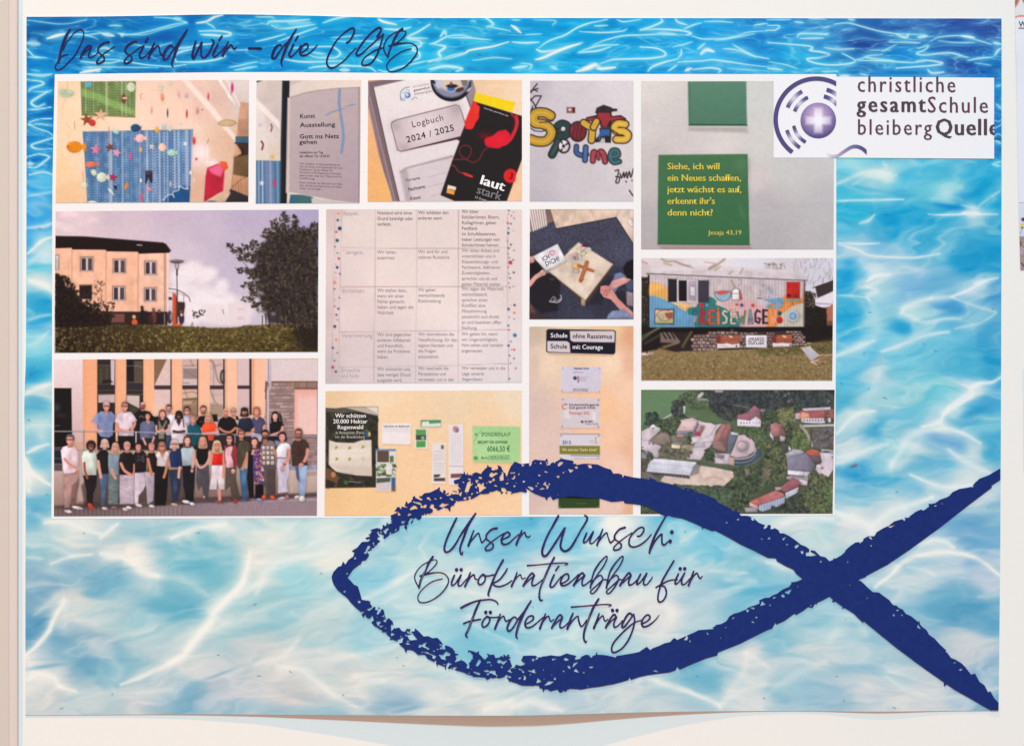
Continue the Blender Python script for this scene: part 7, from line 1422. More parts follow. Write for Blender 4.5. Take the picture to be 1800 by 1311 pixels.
p.P("905 36 1090 36 1090 1200 905 1200", (253, 200, 156), .7); p.L("925 40 925 760", 34, (230, 166, 118), 1, .7)
p.P("1090 36 1775 36 1775 330 1090 330", (226, 208, 208), .7); p.P("1085 330 1775 330 1775 1200 1085 1200", (140, 114, 108), .7)
R10 = random.Random(4)
for j in range(16):
    y = 350 + j * 43 + R10.uniform(-5, 5); x = 1120 - R10.uniform(0, 60)
    while x < 1480:
        w = R10.uniform(45, 115); h = R10.uniform(24, 38); v = R10.uniform(.86, 1.2); p.P(f"{x+3} {y+3} {x+w-4} {y+4} {x+w-5} {y+h} {x+2} {y+h+2}", tuple(np.array([162, 136, 130]) * v), .6, .95); x += w
p.P("1165 330 1775 330 1775 350 1165 352", (120, 90, 70), .8, .9)
for k in range(18): p.P(f"{1375+k*22} 345 {1392+k*22} 345 {1392+k*22} 415 {1375+k*22} 415", tuple(np.array([150, 118, 96]) * R10.uniform(.8, 1.15)), .6, .95)
p.L("1470 422 1775 425", 16, (110, 74, 60), .8, .9); p.P("1470 440 1765 440 1765 1030 1462 1030", lambda X, Y: np.array([244, 176, 150.]) + (np.clip((Y - 686) / 18, 0, 1) * np.clip((X - 518) / 8, 0, 1))[..., None] * np.array([0, 30, 42]), .8)
for k in range(38): p.L(f"1475 {452+k*15} 1765 {452+k*15}", 3, (220, 160, 150), .6, .35)
p.L("1090 340 1090 560", 12, (60, 44, 44), .8, .9); p.L("1140 36 1140 330", 44, (206, 186, 200), .7); p.L("1122 36 1120 330", 8, (110, 84, 96), .7, .8); p.L("1142 230 1148 380 1125 440 1115 470 1118 1000", 28, (196, 178, 194), .7, 1); p.L("1104 480 1106 1000", 8, (120, 96, 104), .7, .8); p.P("1100 480 1132 470 1128 1000 1104 1000", (206, 190, 206), .7, .7)
# left doorway
p.mod, p.halo = .0, .0
p.Z(*A_); p.P("20 420 252 422 262 1200 20 1200", (26, 22, 24), .6); p.G(60, 680, 40, 50, (80, 80, 84), .6); p.L("40 915 100 912", 9, (120, 120, 124), .8, .7); p.G(120, 780, 80, 30, (60, 52, 44), .6); p.L("20 422 254 424", 5, (60, 44, 44))
p.Z(*C_); p.P("20 200 250 200 250 410 20 410", (34, 36, 48), .8); p.L("20 340 120 345", 12, (84, 110, 140), 1, .7); p.L("20 225 240 228", 5, (120, 130, 150), .6, .7); p.P("20 415 130 415 130 510 20 510", (84, 80, 86), .8)
# retaining wall and paving
p.P("20 510 600 490 1850 560 1850 980 20 980", lambda X, Y: np.array([170, 146, 134.]) + ((Y - 850) / 30)[..., None] * np.array([-30, -30, -30]), 1)
p.P("20 510 440 510 440 960 20 960", lambda X, Y: np.array([186, 160, 150.]) + ((Y - 845) / 30)[..., None] * np.array([-22, -26, -28]), 1); p.P("300 215 420 215 440 900 340 900", (196, 168, 160), 2, .7)
p.Z(*D_); p.P("0 400 1770 440 1770 840 0 880", lambda X, Y: np.array([160, 138, 128.]) + ((Y - 845) / 25)[..., None] * np.array([-26, -30, -30]), 1)
p.P("1180 60 1770 60 1770 480 1180 480", (136, 112, 112), .8)
for j in range(10):
    y = 75 + j * 38 + R10.uniform(-4, 4); x = 1180 - R10.uniform(0, 60)
    while x < 1740:
        w = R10.uniform(60, 120); v = R10.uniform(.85, 1.2); p.P(f"{x+3} {y+3} {x+w-4} {y+3} {x+w-5} {y+30} {x+2} {y+31}", tuple(np.array([150, 124, 122]) * v), .6, .9); x += w
p.P("1400 430 1770 430 1765 500 1400 500", (150, 146, 172), 1.2, .9); p.K("1400 400 1770 400 1770 490 1400 490", 60, 6, 16, [(190, 188, 210), (110, 100, 120), (160, 156, 190)], .7, .6, None, .7, 5)
p.P("1380 500 1770 495 1765 830 1380 850", lambda X, Y: np.array([196, 176, 164.]) + ((Y - 840) / 30)[..., None] * np.array([-20, -24, -22]), .9); p.P("1600 520 1770 510 1765 560 1600 580", (150, 128, 120), 2.4, .6); p.L("1430 720 1428 780", 7, (230, 216, 206), .7, .8)
p.Z(*C_)
pv = "20 985 600 940 1500 930 1850 900 1850 1120 20 1120"
pave = lambda X, Y: np.array([112, 94, 96.]) + (np.clip((X - 180) / 230, 0, 1) ** .8)[..., None] * np.array([54, 50, 58])
p.P(pv, pave, 1.2); p.Z(*D_); p.P("-20 905 600 890 1300 850 1770 800 1765 1100 -20 1105", pave, 1.2); p.P("-20 870 1770 790 1770 850 1200 880 600 920 -20 940", (60, 48, 50), 2.4, .8)
for j in range(13):
    for k in range(64):
        x = -20 + k * 28 + (j % 2) * 14; y = 900 + j * 17 + (1770 - x) * .03
        if y > 830 + (1770 - x) * .06: p.B(x + R10.uniform(-4, 4), y + 6, 8, 5, (104, 84, 96), .5, .5, .85)
p.Z(*C_); p.P("20 970 420 930 1000 950 1850 880 1850 940 900 1000 20 1010", (66, 52, 48), 2.6, .75)
for j in range(9):
    for k in range(61):
        x = 30 + k * 28 + (j % 2) * 14; y = 990 + j * 15
        p.B(x + R10.uniform(-4, 4), y + 4, 9, 5, (150, 130, 130) if (j + k) % 2 else (80, 66, 68), .4, .7, .55)
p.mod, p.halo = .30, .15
# ---- people.  head(x, y, r, skin, hair, style)
SK = (228, 168, 146); SKR = (222, 150, 124); SKD = (122, 70, 54); SKT = (206, 136, 96)
def head(x, y, r, skin=SK, hair=(90, 60, 50), style='short', glasses=0, beard=None):
    skin = tuple(min(c * 1.07, 246) for c in skin); p.mod = .20
    if style == 'long': p.P([x - r * 1.15, y - r * .3, x - r * .8, y - r * 1.25, x, y - r * 1.55, x + r * .8, y - r * 1.25, x + r * 1.2, y - r * .2, x + r * 1.4, y + r * 1.6, x + r * .8, y + r * 2.1, x - r * .8, y + r * 2.1, x - r * 1.35, y + r * 1.5], hair, .6, 1, True)
    if style == 'bob': p.P([x - r * 1.2, y, x - r * .9, y - r * 1.2, x, y - r * 1.6, x + r * .9, y - r * 1.2, x + r * 1.25, y, x + r * 1.2, y + r * 1.1, x - r * 1.2, y + r * 1.1], hair, .6, 1, True)
    if style == 'afro': p.B(x, y - r * .35, r * 1.5, r * 1.55, hair)
    p.P([x - r * .45, y + r * .6, x + r * .45, y + r * .6, x + r * .6, y + r * 1.8, x - r * .6, y + r * 1.8], tuple(np.array(skin) * .9), .6)
    if style == 'short': p.B(x, y - r * .3, r * 1.02, r * 1.2, hair)
    p.B(x, y + r * .05, r * .86, r * 1.15, skin)
    if style == 'short': p.P([x - r, y - r * .35, x - r * .8, y - r * 1.15, x, y - r * 1.5, x + r * .8, y - r * 1.15, x + r, y - r * .35, x + r * .6, y - r * .75, x - r * .6, y - r * .8], hair, .6, 1)
    if style in ('long', 'bob', 'afro'): p.P([x - r, y - r * .3, x - r * .8, y - r * 1.2, x, y - r * 1.5, x + r * .8, y - r * 1.2, x + r, y - r * .3, x + r * .4, y - r * .85, x - r * .5, y - r * .8], hair, .6, 1)
    if style == 'bald': p.G(x, y - r * .8, r * .5, r * .3, (246, 206, 186), .6)
    dk = tuple(np.array(skin) * .55)
    if glasses: p.L([x - r * .75, y - r * .12, x + r * .75, y - r * .12], r * .34, (70, 44, 44), .5, .75)
    else: p.L([x - r * .5, y - r * .12, x - r * .2, y - r * .12], r * .22, dk, .5, .7); p.L([x + r * .2, y - r * .12, x + r * .5, y - r * .12], r * .22, dk, .5, .7)
    if beard: p.P([x - r * .75, y + r * .2, x + r * .75, y + r * .2, x + r * .55, y + r * 1.0, x, y + r * 1.3, x - r * .55, y + r * 1.0], beard, .6, .9); p.L([x - r * .25, y + r * .55, x + r * .25, y + r * .55], r * .18, skin, .5, .7)
    else: p.L([x - r * .3, y + r * .55, x + r * .3, y + r * .55], r * .2, (236, 190, 180) if r > 30 else (170, 84, 78), .5, .8); p.L([x - r * .3, y + r * .68, x + r * .3, y + r * .68], r * .12, (150, 70, 64), .5, .5)
    p.mod = .30
    p.G(x - r * .35, y + r * .3, r * .3, r * .3, (240, 150, 130), .35); p.L([x + r * .02, y, x + r * .06, y + r * .25], r * .14, tuple(np.array(skin) * .8), .5, .6)
BK = (28, 24, 28)
# back row, left half
p.Z(*A_); p.P("592 1015 1850 1045 1850 1240 592 1240", (40, 34, 40), 1.5, .96); p.Z(*B_); p.P("-20 1030 1270 1060 1270 1240 -20 1240", (40, 34, 40), 1.5, .96)
p.Z(*A_)
p.P("590 1000 830 1000 820 1200 600 1200", BK); p.P("870 1040 1080 1040 1085 1200 870 1200", BK)
p.P("1080 760 1130 715 1190 710 1280 730 1330 790 1400 820 1380 1000 1130 1000 1080 900", BK); p.L("1150 800 1180 785 1215 820", 18, (130, 118, 120), 1, .7)
p.P("520 860 585 760 640 725 780 730 830 780 820 860 800 900 800 1040 740 1075 640 1060 590 1000 600 900", (124, 138, 184), .7); p.P("690 735 712 790 745 735", (232, 176, 156)); p.L("712 790 716 1060", 4, (100, 112, 156), .6, .7); p.K("600 780 800 780 790 1040 620 1040", 60, 8, 24, [(112, 126, 172), (136, 150, 196)], .4, .5, .8, 1, 3); p.L("545 880 560 940 610 990 650 985", 34, SK, .7, 1, True)
head(712, 665, 46, SKR, (214, 190, 186), 'short', 1)
p.P("820 860 860 760 920 730 1040 735 1085 790 1118 850 1060 880 1070 960 1075 1050 870 1050 880 890", (226, 204, 218), .7); p.L("845 890 870 950 940 985 1010 985", 34, SKR, .7, 1, True); p.L("1090 880 1070 930 1010 985", 34, SKR, .7, 1, True); p.L("1015 975 1030 965", 14, (60, 50, 56)); head(958, 665, 44, SKR, (136, 106, 100), 'short', 1)
head(1190, 650, 40, SKR, (222, 170, 150), 'bald', 1, (80, 56, 54)); p.P("1345 800 1400 790 1420 900 1360 940", BK)
p.P("1155 900 1190 860 1250 850 1330 855 1355 900 1350 1080 1200 1080 1190 1020", (106, 110, 150), .7); p.P("1230 850 1265 905 1300 855", SK); p.L("1180 900 1170 1000 1180 1080", 40, (100, 104, 142), .7); p.L("1195 1080 1230 1160", 26, SK, .7); p.L("1340 1070 1320 1130", 24, SK, .7); head(1258, 790, 36, SKR, (48, 34, 38), 'bob')
head(1535, 690, 36, SK, (90, 62, 54), 'short', 0, (150, 100, 84)); p.P("1500 790 1560 765 1640 770 1640 1040 1500 1040", (230, 216, 228), .7)
p.P("1355 900 1380 830 1440 800 1520 810 1550 850 1545 940 1500 960 1500 1100 1380 1100 1380 950", (40, 34, 42), .7); p.P("1400 820 1430 900 1450 930 1500 830 1520 860 1470 960 1480 1090 1400 1090 1400 960", (146, 138, 108), .8, .9); p.L("1370 920 1380 990 1460 970", 28, SK, .7, 1, True); p.L("1535 910 1530 985 1450 980", 26, SK, .7, 1, True); head(1452, 765, 40, SK, (150, 78, 56), 'bob')
p.P("1560 960 1600 850 1650 840 1720 850 1765 900 1785 1000 1740 1100 1570 1100", (236, 222, 232), .7); p.P("1630 850 1668 920 1700 850", (70, 44, 40)); p.L("1600 990 1660 1000 1740 990", 34, (74, 46, 44), .7, 1, True); head(1668, 780, 40, (66, 42, 40), (32, 24, 28), 'bob'); p.L("1725 850 1735 930", 16, (130, 70, 60), .7)
p.P("1730 790 1780 770 1850 775 1850 900 1740 880", (190, 190, 222), .7); head(1775, 720, 40, SKR, (80, 56, 56), 'short', 1)
p.P("1500 1050 1560 1050 1560 1200 1500 1200", (50, 74, 110), .8); p.P("1580 1050 1740 1050 1740 1150 1580 1150", (230, 214, 224), .8)
# back row, right half
p.Z(*B_)
p.P("170 860 215 790 290 785 340 810 340 940 200 940 170 900", BK, .7); head(265, 710, 42, SK, (120, 76, 56), 'short', 0, (110, 66, 52)); p.L("220 860 290 870", 10, (100, 96, 110), .8, .7)
p.P("55 930 90 895 170 890 220 920 245 1000 230 1125 130 1200 70 1120 60 1000", (24, 84, 102), .7); p.P("90 895 125 915 165 890", SK); head(130, 830, 38, SKR, (176, 120, 104), 'short', 0)
p.P("380 770 445 765 460 860 400 860", BK, .9)
p.P("250 920 290 870 400 865 440 920 455 990 420 1010 400 1110 330 1110 320 1020 250 1000", (240, 82, 42), .7); p.L("440 960 430 1000 330 1015 280 1020", 26, SK, .7, 1, True); head(332, 800, 38, SKR, (214, 160, 112), 'long')
p.P("455 900 480 830 530 800 620 795 680 830 720 920 690 960 600 1000 500 985 460 960", BK, .7); p.P("470 940 700 930 700 1050 480 1050", BK, .8); p.L("480 950 540 990 620 1000 690 945", 30, SKT, .7, 1, True); p.P("540 800 560 820 590 800", SKT); head(560, 730, 42, SKT, (200, 130, 96), 'bald')
head(660, 735, 36, SKR, (196, 150, 140), 'short', 1); p.P("690 790 720 790 735 840 700 840", BK)
p.P("715 920 740 830 800 810 880 810 940 870 955 940 900 960 900 1010 800 1010 730 980", (34, 42, 62), .7); p.L("740 960 800 1010 850 1010", 26, SKT, .7, 1, True); p.L("940 940 930 985 860 1015", 28, SKT, .7, 1, True); head(808, 745, 42, SKT, (30, 24, 28), 'bob', 0, (36, 26, 28)); p.B(808, 700, 44, 26, (40, 32, 38))
p.P("900 840 930 800 1010 795 1070 830 1090 900 1050 920 1040 1060 920 1060 950 960", (74, 74, 110), .7); p.P("935 800 965 850 1005 800", SK); p.L("1075 910 1075 960", 26, SKR, .7); head(968, 730, 40, SKR, (176, 106, 66), 'bob')
p.P("900 1010 1050 1030 1030 1125 900 1125", (204, 196, 220), .8)
p.P("1140 890 1190 860 1260 850 1310 880 1330 920 1280 950 1270 1020 1200 1040 1150 1030 1140 960", BK, .7); p.P("1140 1000 1270 1000 1260 1150 1150 1150", (34, 28, 36), .8); p.L("1310 930 1290 990 1160 1040", 28, SK, .7, 1, True); head(1212, 790, 40, SK, (30, 24, 30), 'long'); p.L("1275 760 1300 880", 22, (30, 24, 30), .7)
# rail
RL = (150, 140, 160)
p.Z(*A_); p.L("20 990 400 988 800 990 1200 1000 1800 1026", 13, (168, 158, 176), .6); p.L("20 996 1200 1008", 4, (100, 88, 104), .6, .7); p.L("415 975 415 1200", 18, RL, .6); p.L("1103 1000 1103 1200", 16, (190, 184, 196), .6)
p.P("835 1005 865 1005 865 1125 835 1125", (250, 188, 136), .8)
p.Z(*B_); p.L("-10 1018 500 1026 1000 1040 1765 1056", 12, (170, 160, 180), .6); p.L("-10 1026 1000 1048 1765 1064", 4, (96, 84, 100), .6, .7); p.L("683 1030 683 1140", 15, RL, .6)
p.Z(*C_); p.L("20 226 400 232 1350 240", 7, (140, 130, 146), .6, .8); p.L("412 0 420 240", 16, RL, .6, .9); p.L("1103 0 1103 110", 14, (190, 184, 196), .6)
for (t, w) in [("610 985 650 990", 26), ("960 985 1010 990", 24)]: p.Z(*A_); p.L(t, w, SK, .7)
# front row, left half (crop C)
p.Z(*C_)
def shoe(x, y, w, c_=(236, 216, 216)): p.B(x, y, w, 20, c_, .2)
DKP = (34, 28, 32)
p.P("560 480 1850 480 1850 900 420 960 380 700", (44, 34, 34), 2, .6)
p.P("150 540 350 510 350 700 310 800 300 950 240 960 260 760 240 800 230 990 160 990 150 760", (176, 138, 128), .8); p.P("260 700 350 620 320 800 300 950 250 950", (120, 86, 80), 1, .8); p.P("110 240 140 190 200 170 300 190 340 250 350 400 330 480 290 530 150 545 130 400", (242, 212, 220), .7); p.L("165 350 230 420 340 480", 36, SKR, .7, 1, True); head(232, 100, 54, SKR, (100, 90, 100), 'short', 1); shoe(210, 1040, 50); shoe(330, 990, 74)
p.P("400 550 590 540 580 700 540 800 530 940 460 940 450 760", DKP, .7); p.P("385 320 410 250 470 230 550 240 585 290 580 560 400 565 395 420", (214, 222, 212), .7); p.L("422 400 430 500 460 600", 32, (168, 84, 56), .7, 1, True); head(510, 185, 44, SKD, (50, 38, 40), 'afro'); p.P("465 930 510 930 555 1000 540 1025 480 1010", (196, 70, 50), .8)
p.P("610 500 730 500 720 700 700 800 690 960 640 960 640 760", (74, 96, 134), .8); p.P("580 300 620 240 700 220 740 270 740 540 620 550 600 380", DKP, .7); p.L("605 380 620 480 640 590", 38, SK, .7, 1, True); head(690, 150, 44, SK, (214, 198, 190), 'bob'); shoe(690, 1000, 40, (226, 190, 190))
p.P("740 480 880 480 880 700 865 950 735 945 735 700", (104, 118, 118), .7); p.K("740 650 870 650 865 940 740 940", 60, 5, 16, [(140, 158, 156), (84, 94, 96)], .5, .3, 0, .8, 3); p.P("735 300 790 270 860 275 880 330 870 560 760 560 735 440", (134, 156, 172), .7); p.L("780 490 800 540 830 600", 36, SKR, .7, 1, True); head(832, 195, 42, SKR, (214, 176, 138), 'long'); shoe(820, 990, 46, (140, 104, 96))
p.P("890 540 1080 540 1085 760 1080 940 890 940 885 740", (198, 178, 194), .7); p.K("890 560 1080 560 1080 940 890 940", 260, 4, 9, [(160, 140, 160), (220, 204, 216), (176, 156, 172)], .6, .7, None, .7, 4); p.P("875 390 890 290 940 255 1040 260 1085 320 1090 520 1050 560 890 555", DKP, .7); p.L("905 410 950 500 1040 560", 38, SKR, .7, 1, True); p.L("1080 420 1075 520 1050 570", 24, SKR, .7, 1, True); head(985, 185, 46, SKR, (214, 170, 146), 'short'); shoe(960, 1010, 36); shoe(1010, 990, 40)
p.P("1085 530 1215 520 1235 680 1200 760 1140 830 1130 950 1085 940 1080 760", (214, 194, 210), .7); p.L("1150 600 1170 700", 8, (170, 150, 170), .8, .6); p.P("1060 300 1100 250 1200 240 1240 290 1240 480 1220 520 1090 530 1085 400", DKP, .7); p.K("1120 290 1210 290 1210 390 1120 390", 40, 4, 9, [(140, 140, 156), (90, 88, 100)], .8, .4, .2, .5, 5); head(1135, 190, 42, SKR, (44, 32, 38), 'short'); shoe(1140, 960, 46, (230, 216, 224))
p.P("1215 520 1345 520 1340 760 1330 900 1250 950 1240 760", (178, 162, 178), .7); p.P("1235 330 1270 270 1340 260 1380 320 1370 520 1290 530 1260 480", DKP, .7); p.L("1260 350 1280 440 1310 560", 38, SKT, .7, 1, True); head(1308, 195, 42, SKR, (196, 130, 120), 'short'); shoe(1310, 970, 40, (230, 220, 226))
p.P("1350 440 1530 440 1520 700 1500 900 1490 960 1350 960 1350 700", (26, 22, 26), .7); p.P("1360 300 1400 250 1520 245 1550 300 1520 400 1490 450 1385 440 1385 350", (232, 216, 218), .7); p.P("1410 240 1450 330 1490 250", SKT, .7); p.L("1535 320 1510 440 1490 530 1470 590", 34, SKT, .7, 1, True); head(1445, 185, 42, SKT, (176, 120, 96), 'bob', 1)
p.P("1530 500 1700 480 1690 700 1650 900 1580 930 1570 740", (44, 50, 74), .8); p.G(1620, 720, 30, 80, (80, 100, 140), .6); p.P("1540 290 1570 230 1640 215 1700 240 1725 330 1710 450 1650 460 1560 460", (34, 50, 100), .7); p.L("1680 460 1670 520 1665 590", 34, SK, .7, 1, True); head(1608, 160, 46, SK, (224, 204, 200), 'bob', 1); shoe(1610, 950, 46, (206, 180, 150))
p.P("1715 440 1860 430 1860 900 1760 880 1740 700", (26, 24, 30), .8); p.P("1700 210 1760 180 1860 185 1860 440 1730 440", (170, 186, 196), .7); shoe(1760, 910, 50, (236, 226, 236))
# front row, right half (crop D)
p.Z(*D_)
p.P("-10 440 160 440 150 700 130 880 60 890 0 700", (28, 28, 36), .8); p.P("-30 220 20 180 110 180 160 230 160 420 -10 440", (172, 188, 198), .7); p.L("135 250 130 400 115 510", 34, SK, .7, 1, True); p.L("108 475 138 482", 12, (40, 30, 36)); head(55, 105, 44, SK, (94, 62, 50), 'long'); shoe(45, 915, 50, (230, 222, 236)); shoe(120, 940, 34, (234, 224, 234))
p.P("180 430 340 430 345 640 325 870 270 860 250 700 200 760 170 640", (78, 72, 82), .8); p.P("170 250 210 205 300 205 350 250 330 380 290 430 200 420 175 350", (26, 22, 26), .7); p.L("170 360 200 440 240 460 300 420 340 340 345 260", 30, SK, .7, 1, True); head(258, 120, 44, SKR, (206, 158, 120), 'long'); p.B(275, 850, 16, 22, (196, 150, 130))
p.P("375 430 530 425 545 580 545 750 470 750 450 600 440 750 345 750 370 580", (232, 216, 224), .7); p.P("378 300 400 250 500 250 525 300 520 430 380 430", (240, 40, 28), .7); p.L("535 280 535 400 530 520 530 590", 32, SKR, .7, 1, True); p.L("385 290 370 400", 20, SKR, .7); head(445, 175, 48, SKT, (236, 204, 164), 'long'); p.L("475 755 480 880", 40, SKR, .7); p.B(470, 915, 54, 16, (150, 84, 80), .2)
p.P("560 460 700 460 700 640 750 860 640 880 620 700 560 760", (86, 74, 64), .8); p.P("540 170 600 150 680 150 730 230 735 400 690 470 660 460 640 300 600 460 550 400", (150, 54, 62), .7); p.P("560 210 640 160 655 200 630 300 660 380 660 460 570 465 550 300", (234, 186, 190), .7); head(608, 85, 44, SKR, (60, 40, 42), 'long', 1); p.B(660, 510, 28, 32, SK); p.B(688, 905, 26, 30, (186, 50, 52)); p.B(600, 890, 34, 14, (110, 84, 84))
p.P("740 480 840 480 860 700 850 880 780 880 760 700", (60, 90, 130), .8); p.G(800, 600, 34, 80, (100, 150, 200), .7); p.P("715 200 740 130 810 100 870 130 885 260 830 300 800 470 720 470", (78, 70, 56), .7); p.L("850 270 830 350 780 480", 38, SKT, .7, 1, True); head(765, 25, 46, SKT, (120, 80, 66), 'short', 1); p.B(800, 895, 48, 16, (80, 96, 120))
p.P("860 240 930 240 930 860 870 860 840 600", (26, 22, 28), .9)
p.P("1040 430 1215 430 1215 800 1120 880 1070 700", (96, 80, 84), .8); p.P("1100 480 1215 480 1210 800 1110 840", (74, 62, 58), 1, .8)
p.P("950 680 1060 680 1060 850 950 880", (24, 20, 26), .8); p.P("930 210 980 180 1030 210 1065 300 1060 480 1065 670 945 680 920 480 920 300", (84, 66, 130), .7); p.K("925 220 1050 210 1060 670 945 680", 150, 7, 20, [(240, 140, 50), (70, 54, 120), (200, 80, 70), (236, 190, 150), (60, 40, 80), (220, 150, 120), (96, 80, 160)], .9, .6, None, .6, 6); p.L("930 230 910 280", 28, SK, .7); head(940, 125, 44, SK, (84, 46, 42), 'long')
p.P("1020 180 1060 120 1100 100 1180 110 1220 160 1215 250 1205 430 1060 435 1060 330 1070 250 1030 240", (140, 116, 120), .7)
for j in range(4):
    for k in range(3): p.P(f"{1040+k*56+j*2} {180+j*66} {1078+k*56+j*2} {180+j*66} {1078+k*56+j*2} {222+j*66} {1040+k*56+j*2} {222+j*66}", (226, 216, 200), .6); p.B(1059 + k * 56 + j * 2, 201 + j * 66, 9, 10, (170, 160, 130) if (j + k) % 2 else (236, 232, 224), 0, .5)
p.P("1040 110 1075 160 1110 110", SKT); p.L("1200 220 1215 290", 30, SKT, .7); head(1080, 30, 46, SKT, (40, 30, 34), 'short', 0, (44, 30, 32)); p.B(1065, 850, 30, 28, (240, 90, 40), -.4); p.B(1180, 855, 34, 24, (240, 90, 40), .6); p.B(1005, 890, 44, 26, (150, 140, 190), .2); p.B(930, 885, 40, 12, (120, 110, 140))
p.P("1245 340 1390 340 1400 520 1370 640 1385 780 1250 800 1255 600 1235 430", (206, 194, 218), .7); p.P("1225 230 1260 150 1320 125 1400 150 1425 220 1370 220 1360 330 1240 325", (236, 228, 240), .7); p.P("1200 110 1270 100 1280 160 1230 190", (150, 170, 206), 1, .8); p.L("1395 230 1390 330 1340 420 1300 470", 38, SKR, .7, 1, True); p.L("1315 410 1350 425", 12, (90, 50, 60)); p.B(1305, 480, 24, 32, SK); head(1305, 60, 46, SKR, (60, 40, 46), 'bob'); p.B(1300, 870, 60, 24, (190, 170, 180), -.2); p.B(1370, 850, 24, 28, (170, 120, 110))
p.P("1480 440 1640 430 1625 600 1600 880 1530 860 1520 640 1500 600", (150, 168, 208), .7); p.P("1480 440 1520 440 1530 640 1500 600", (50, 60, 90), 1.2, .8); p.G(1570, 560, 24, 60, (180, 196, 230), .6); p.P("1420 200 1450 120 1500 90 1600 90 1650 140 1660 210 1610 230 1640 430 1440 440", (68, 48, 42), .7); p.K("1430 120 1640 120 1630 430 1440 430", 100, 4, 10, [(90, 68, 56), (50, 36, 34)], .6, .6, None, .6, 7); p.L("1640 225 1630 300 1590 390 1540 430", 40, SKR, .7, 1, True); p.L("1570 395 1605 405", 14, (50, 36, 40)); head(1522, 20, 50, SKR, (110, 70, 56), 'short', 1, (90, 56, 48)); p.B(1565, 870, 38, 38, (236, 228, 232)); p.B(1500, 850, 36, 22, (224, 210, 214), -.2)
p.finish("group photo of staff in two rows before orange pillars", .05)

# 11 --- notices on a yellow wall
p = Pic([(572, 687.2), (917, 686), (917, 904.8), (570.3, 905.8)], 1.15, (246, 212, 160), (450, 640, 3.9733))
p.F([(500, 200, (238, 206, 160)), (900, 220, (246, 220, 180)), (1400, 220, (240, 216, 176)), (1780, 220, (240, 222, 190)), (500, 950, (244, 202, 140)), (800, 960, (246, 206, 144)), (1100, 700, (250, 212, 160)), (1600, 350, (244, 214, 168)), (1000, 350, (248, 216, 168)), (1400, 1000, (250, 208, 160)), (1780, 1040, (250, 214, 164)), (1650, 700, (248, 206, 148))])
p.P("486 305 560 310 640 298 853 296 852 860 486 865", (52, 48, 42), .7)
p.K("490 320 850 320 850 860 490 860", 240, 6, 20, [(66, 74, 50), (38, 38, 34), (84, 90, 70), (50, 58, 44), (30, 28, 28)], .6, .6, None, 1, 2)
p.P("600 300 853 298 853 360 760 340 700 325", (206, 190, 176), 1.4, .9); p.P("486 310 600 305 700 330 600 345 486 330", (100, 92, 80), 1.5, .8); p.P("770 300 850 298 850 345", (236, 226, 214), 1.2, .8)
p.P("510 530 560 545 680 550 740 530 806 528 809 780 700 775 560 750 530 725 508 700", (226, 212, 196), .7); p.P("520 600 800 580 800 640 520 690", (240, 230, 216), 3, .6); p.P("530 700 805 720 805 778 600 758", (206, 190, 172), 3, .6)
p.P("486 725 520 730 580 790 560 850 486 858", (110, 76, 56), 1); p.B(540, 770, 16, 20, (190, 130, 90), 0, .9); p.P("486 800 560 830 540 860 486 862", (50, 40, 36), 1)
for x, y in [(562, 582), (655, 585), (748, 578), (565, 662), (655, 662)]: p.B(x - 3, y, 6, 11, (130, 150, 60), .4); p.B(x + 6, y - 2, 5, 7, (160, 170, 90), -.5)
p.B(748, 658, 12, 12, (200, 196, 170), 0, 1, .7); p.B(780, 490, 20, 24, (44, 90, 140)); p.B(792, 488, 8, 16, (226, 196, 60)); p.B(775, 465, 10, 8, (60, 110, 60)); p.L("600 760 680 762", 3, (170, 150, 130), .6, .7); p.L("650 818 725 826", 5, (190, 186, 180), .6, .7); p.B(628, 825, 14, 14, (90, 130, 70), 0, .9, .7)
def paper(t, c_=(240, 232, 234), sh=(222, 170, 116)):
    v = np.array([float(q) for q in t.split()]).reshape(-1, 2); p.P((v + [4, 8]).ravel(), sh, 1.4, .6); p.P(t, c_, .6)
paper("882 414 1082 412 1080 560 880 556"); p.P("890 440 1080 430 1078 480 888 470", (226, 216, 220), 2, .6)
paper("838 594 976 592 974 888 838 884", (220, 222, 222)); p.P("846 604 930 604 930 684 846 684", (96, 74, 62)); p.P("930 604 974 604 974 684 930 684", (226, 222, 220)); p.P("838 594 976 592 976 606 838 606", (90, 130, 180)); p.P("935 640 962 640 962 684 935 684", (90, 120, 70)); p.P("842 696 975 694 974 780 842 780", (130, 150, 110)); p.K("842 696 975 694 974 780 842 780", 60, 5, 12, [(90, 110, 60), (230, 230, 226), (70, 60, 50)], .8, .7, None, .7, 3); p.P("910 690 950 690 950 770 910 770", (234, 230, 232), .7, .9); p.P("842 796 940 790 940 884 842 884", (214, 200, 206)); p.P("842 796 940 790 938 820 842 830", (84, 90, 80)); p.P("945 790 974 790 974 886 945 886", (60, 100, 150)); p.P("950 860 974 850 974 886 950 886", (120, 90, 80))
paper("1150 390 1292 388 1290 436 1150 440", (80, 150, 110)); p.P("1156 420 1290 410 1290 434 1156 438", (214, 234, 220)); p.P("1158 402 1208 398 1210 420 1160 424", (226, 232, 226))
paper("1112 452 1196 450 1196 590 1108 588", (226, 236, 224)); p.P("1116 456 1188 456 1188 494 1116 494", (90, 160, 90)); p.P("1116 494 1188 494 1188 530 1116 530", (70, 76, 66)); p.P("1120 535 1186 535 1184 580 1118 580", (80, 160, 80)); p.B(1165, 515, 12, 12, (160, 170, 170))
paper("1230 550 1328 550 1326 834 1228 832", (232, 226, 226)); p.P("1292 565 1312 565 1312 592 1292 592", (96, 110, 60)); p.P("1242 770 1290 768 1280 786 1242 790", (70, 56, 56)); p.P("1242 795 1322 793 1320 816 1242 816", (90, 66, 62))
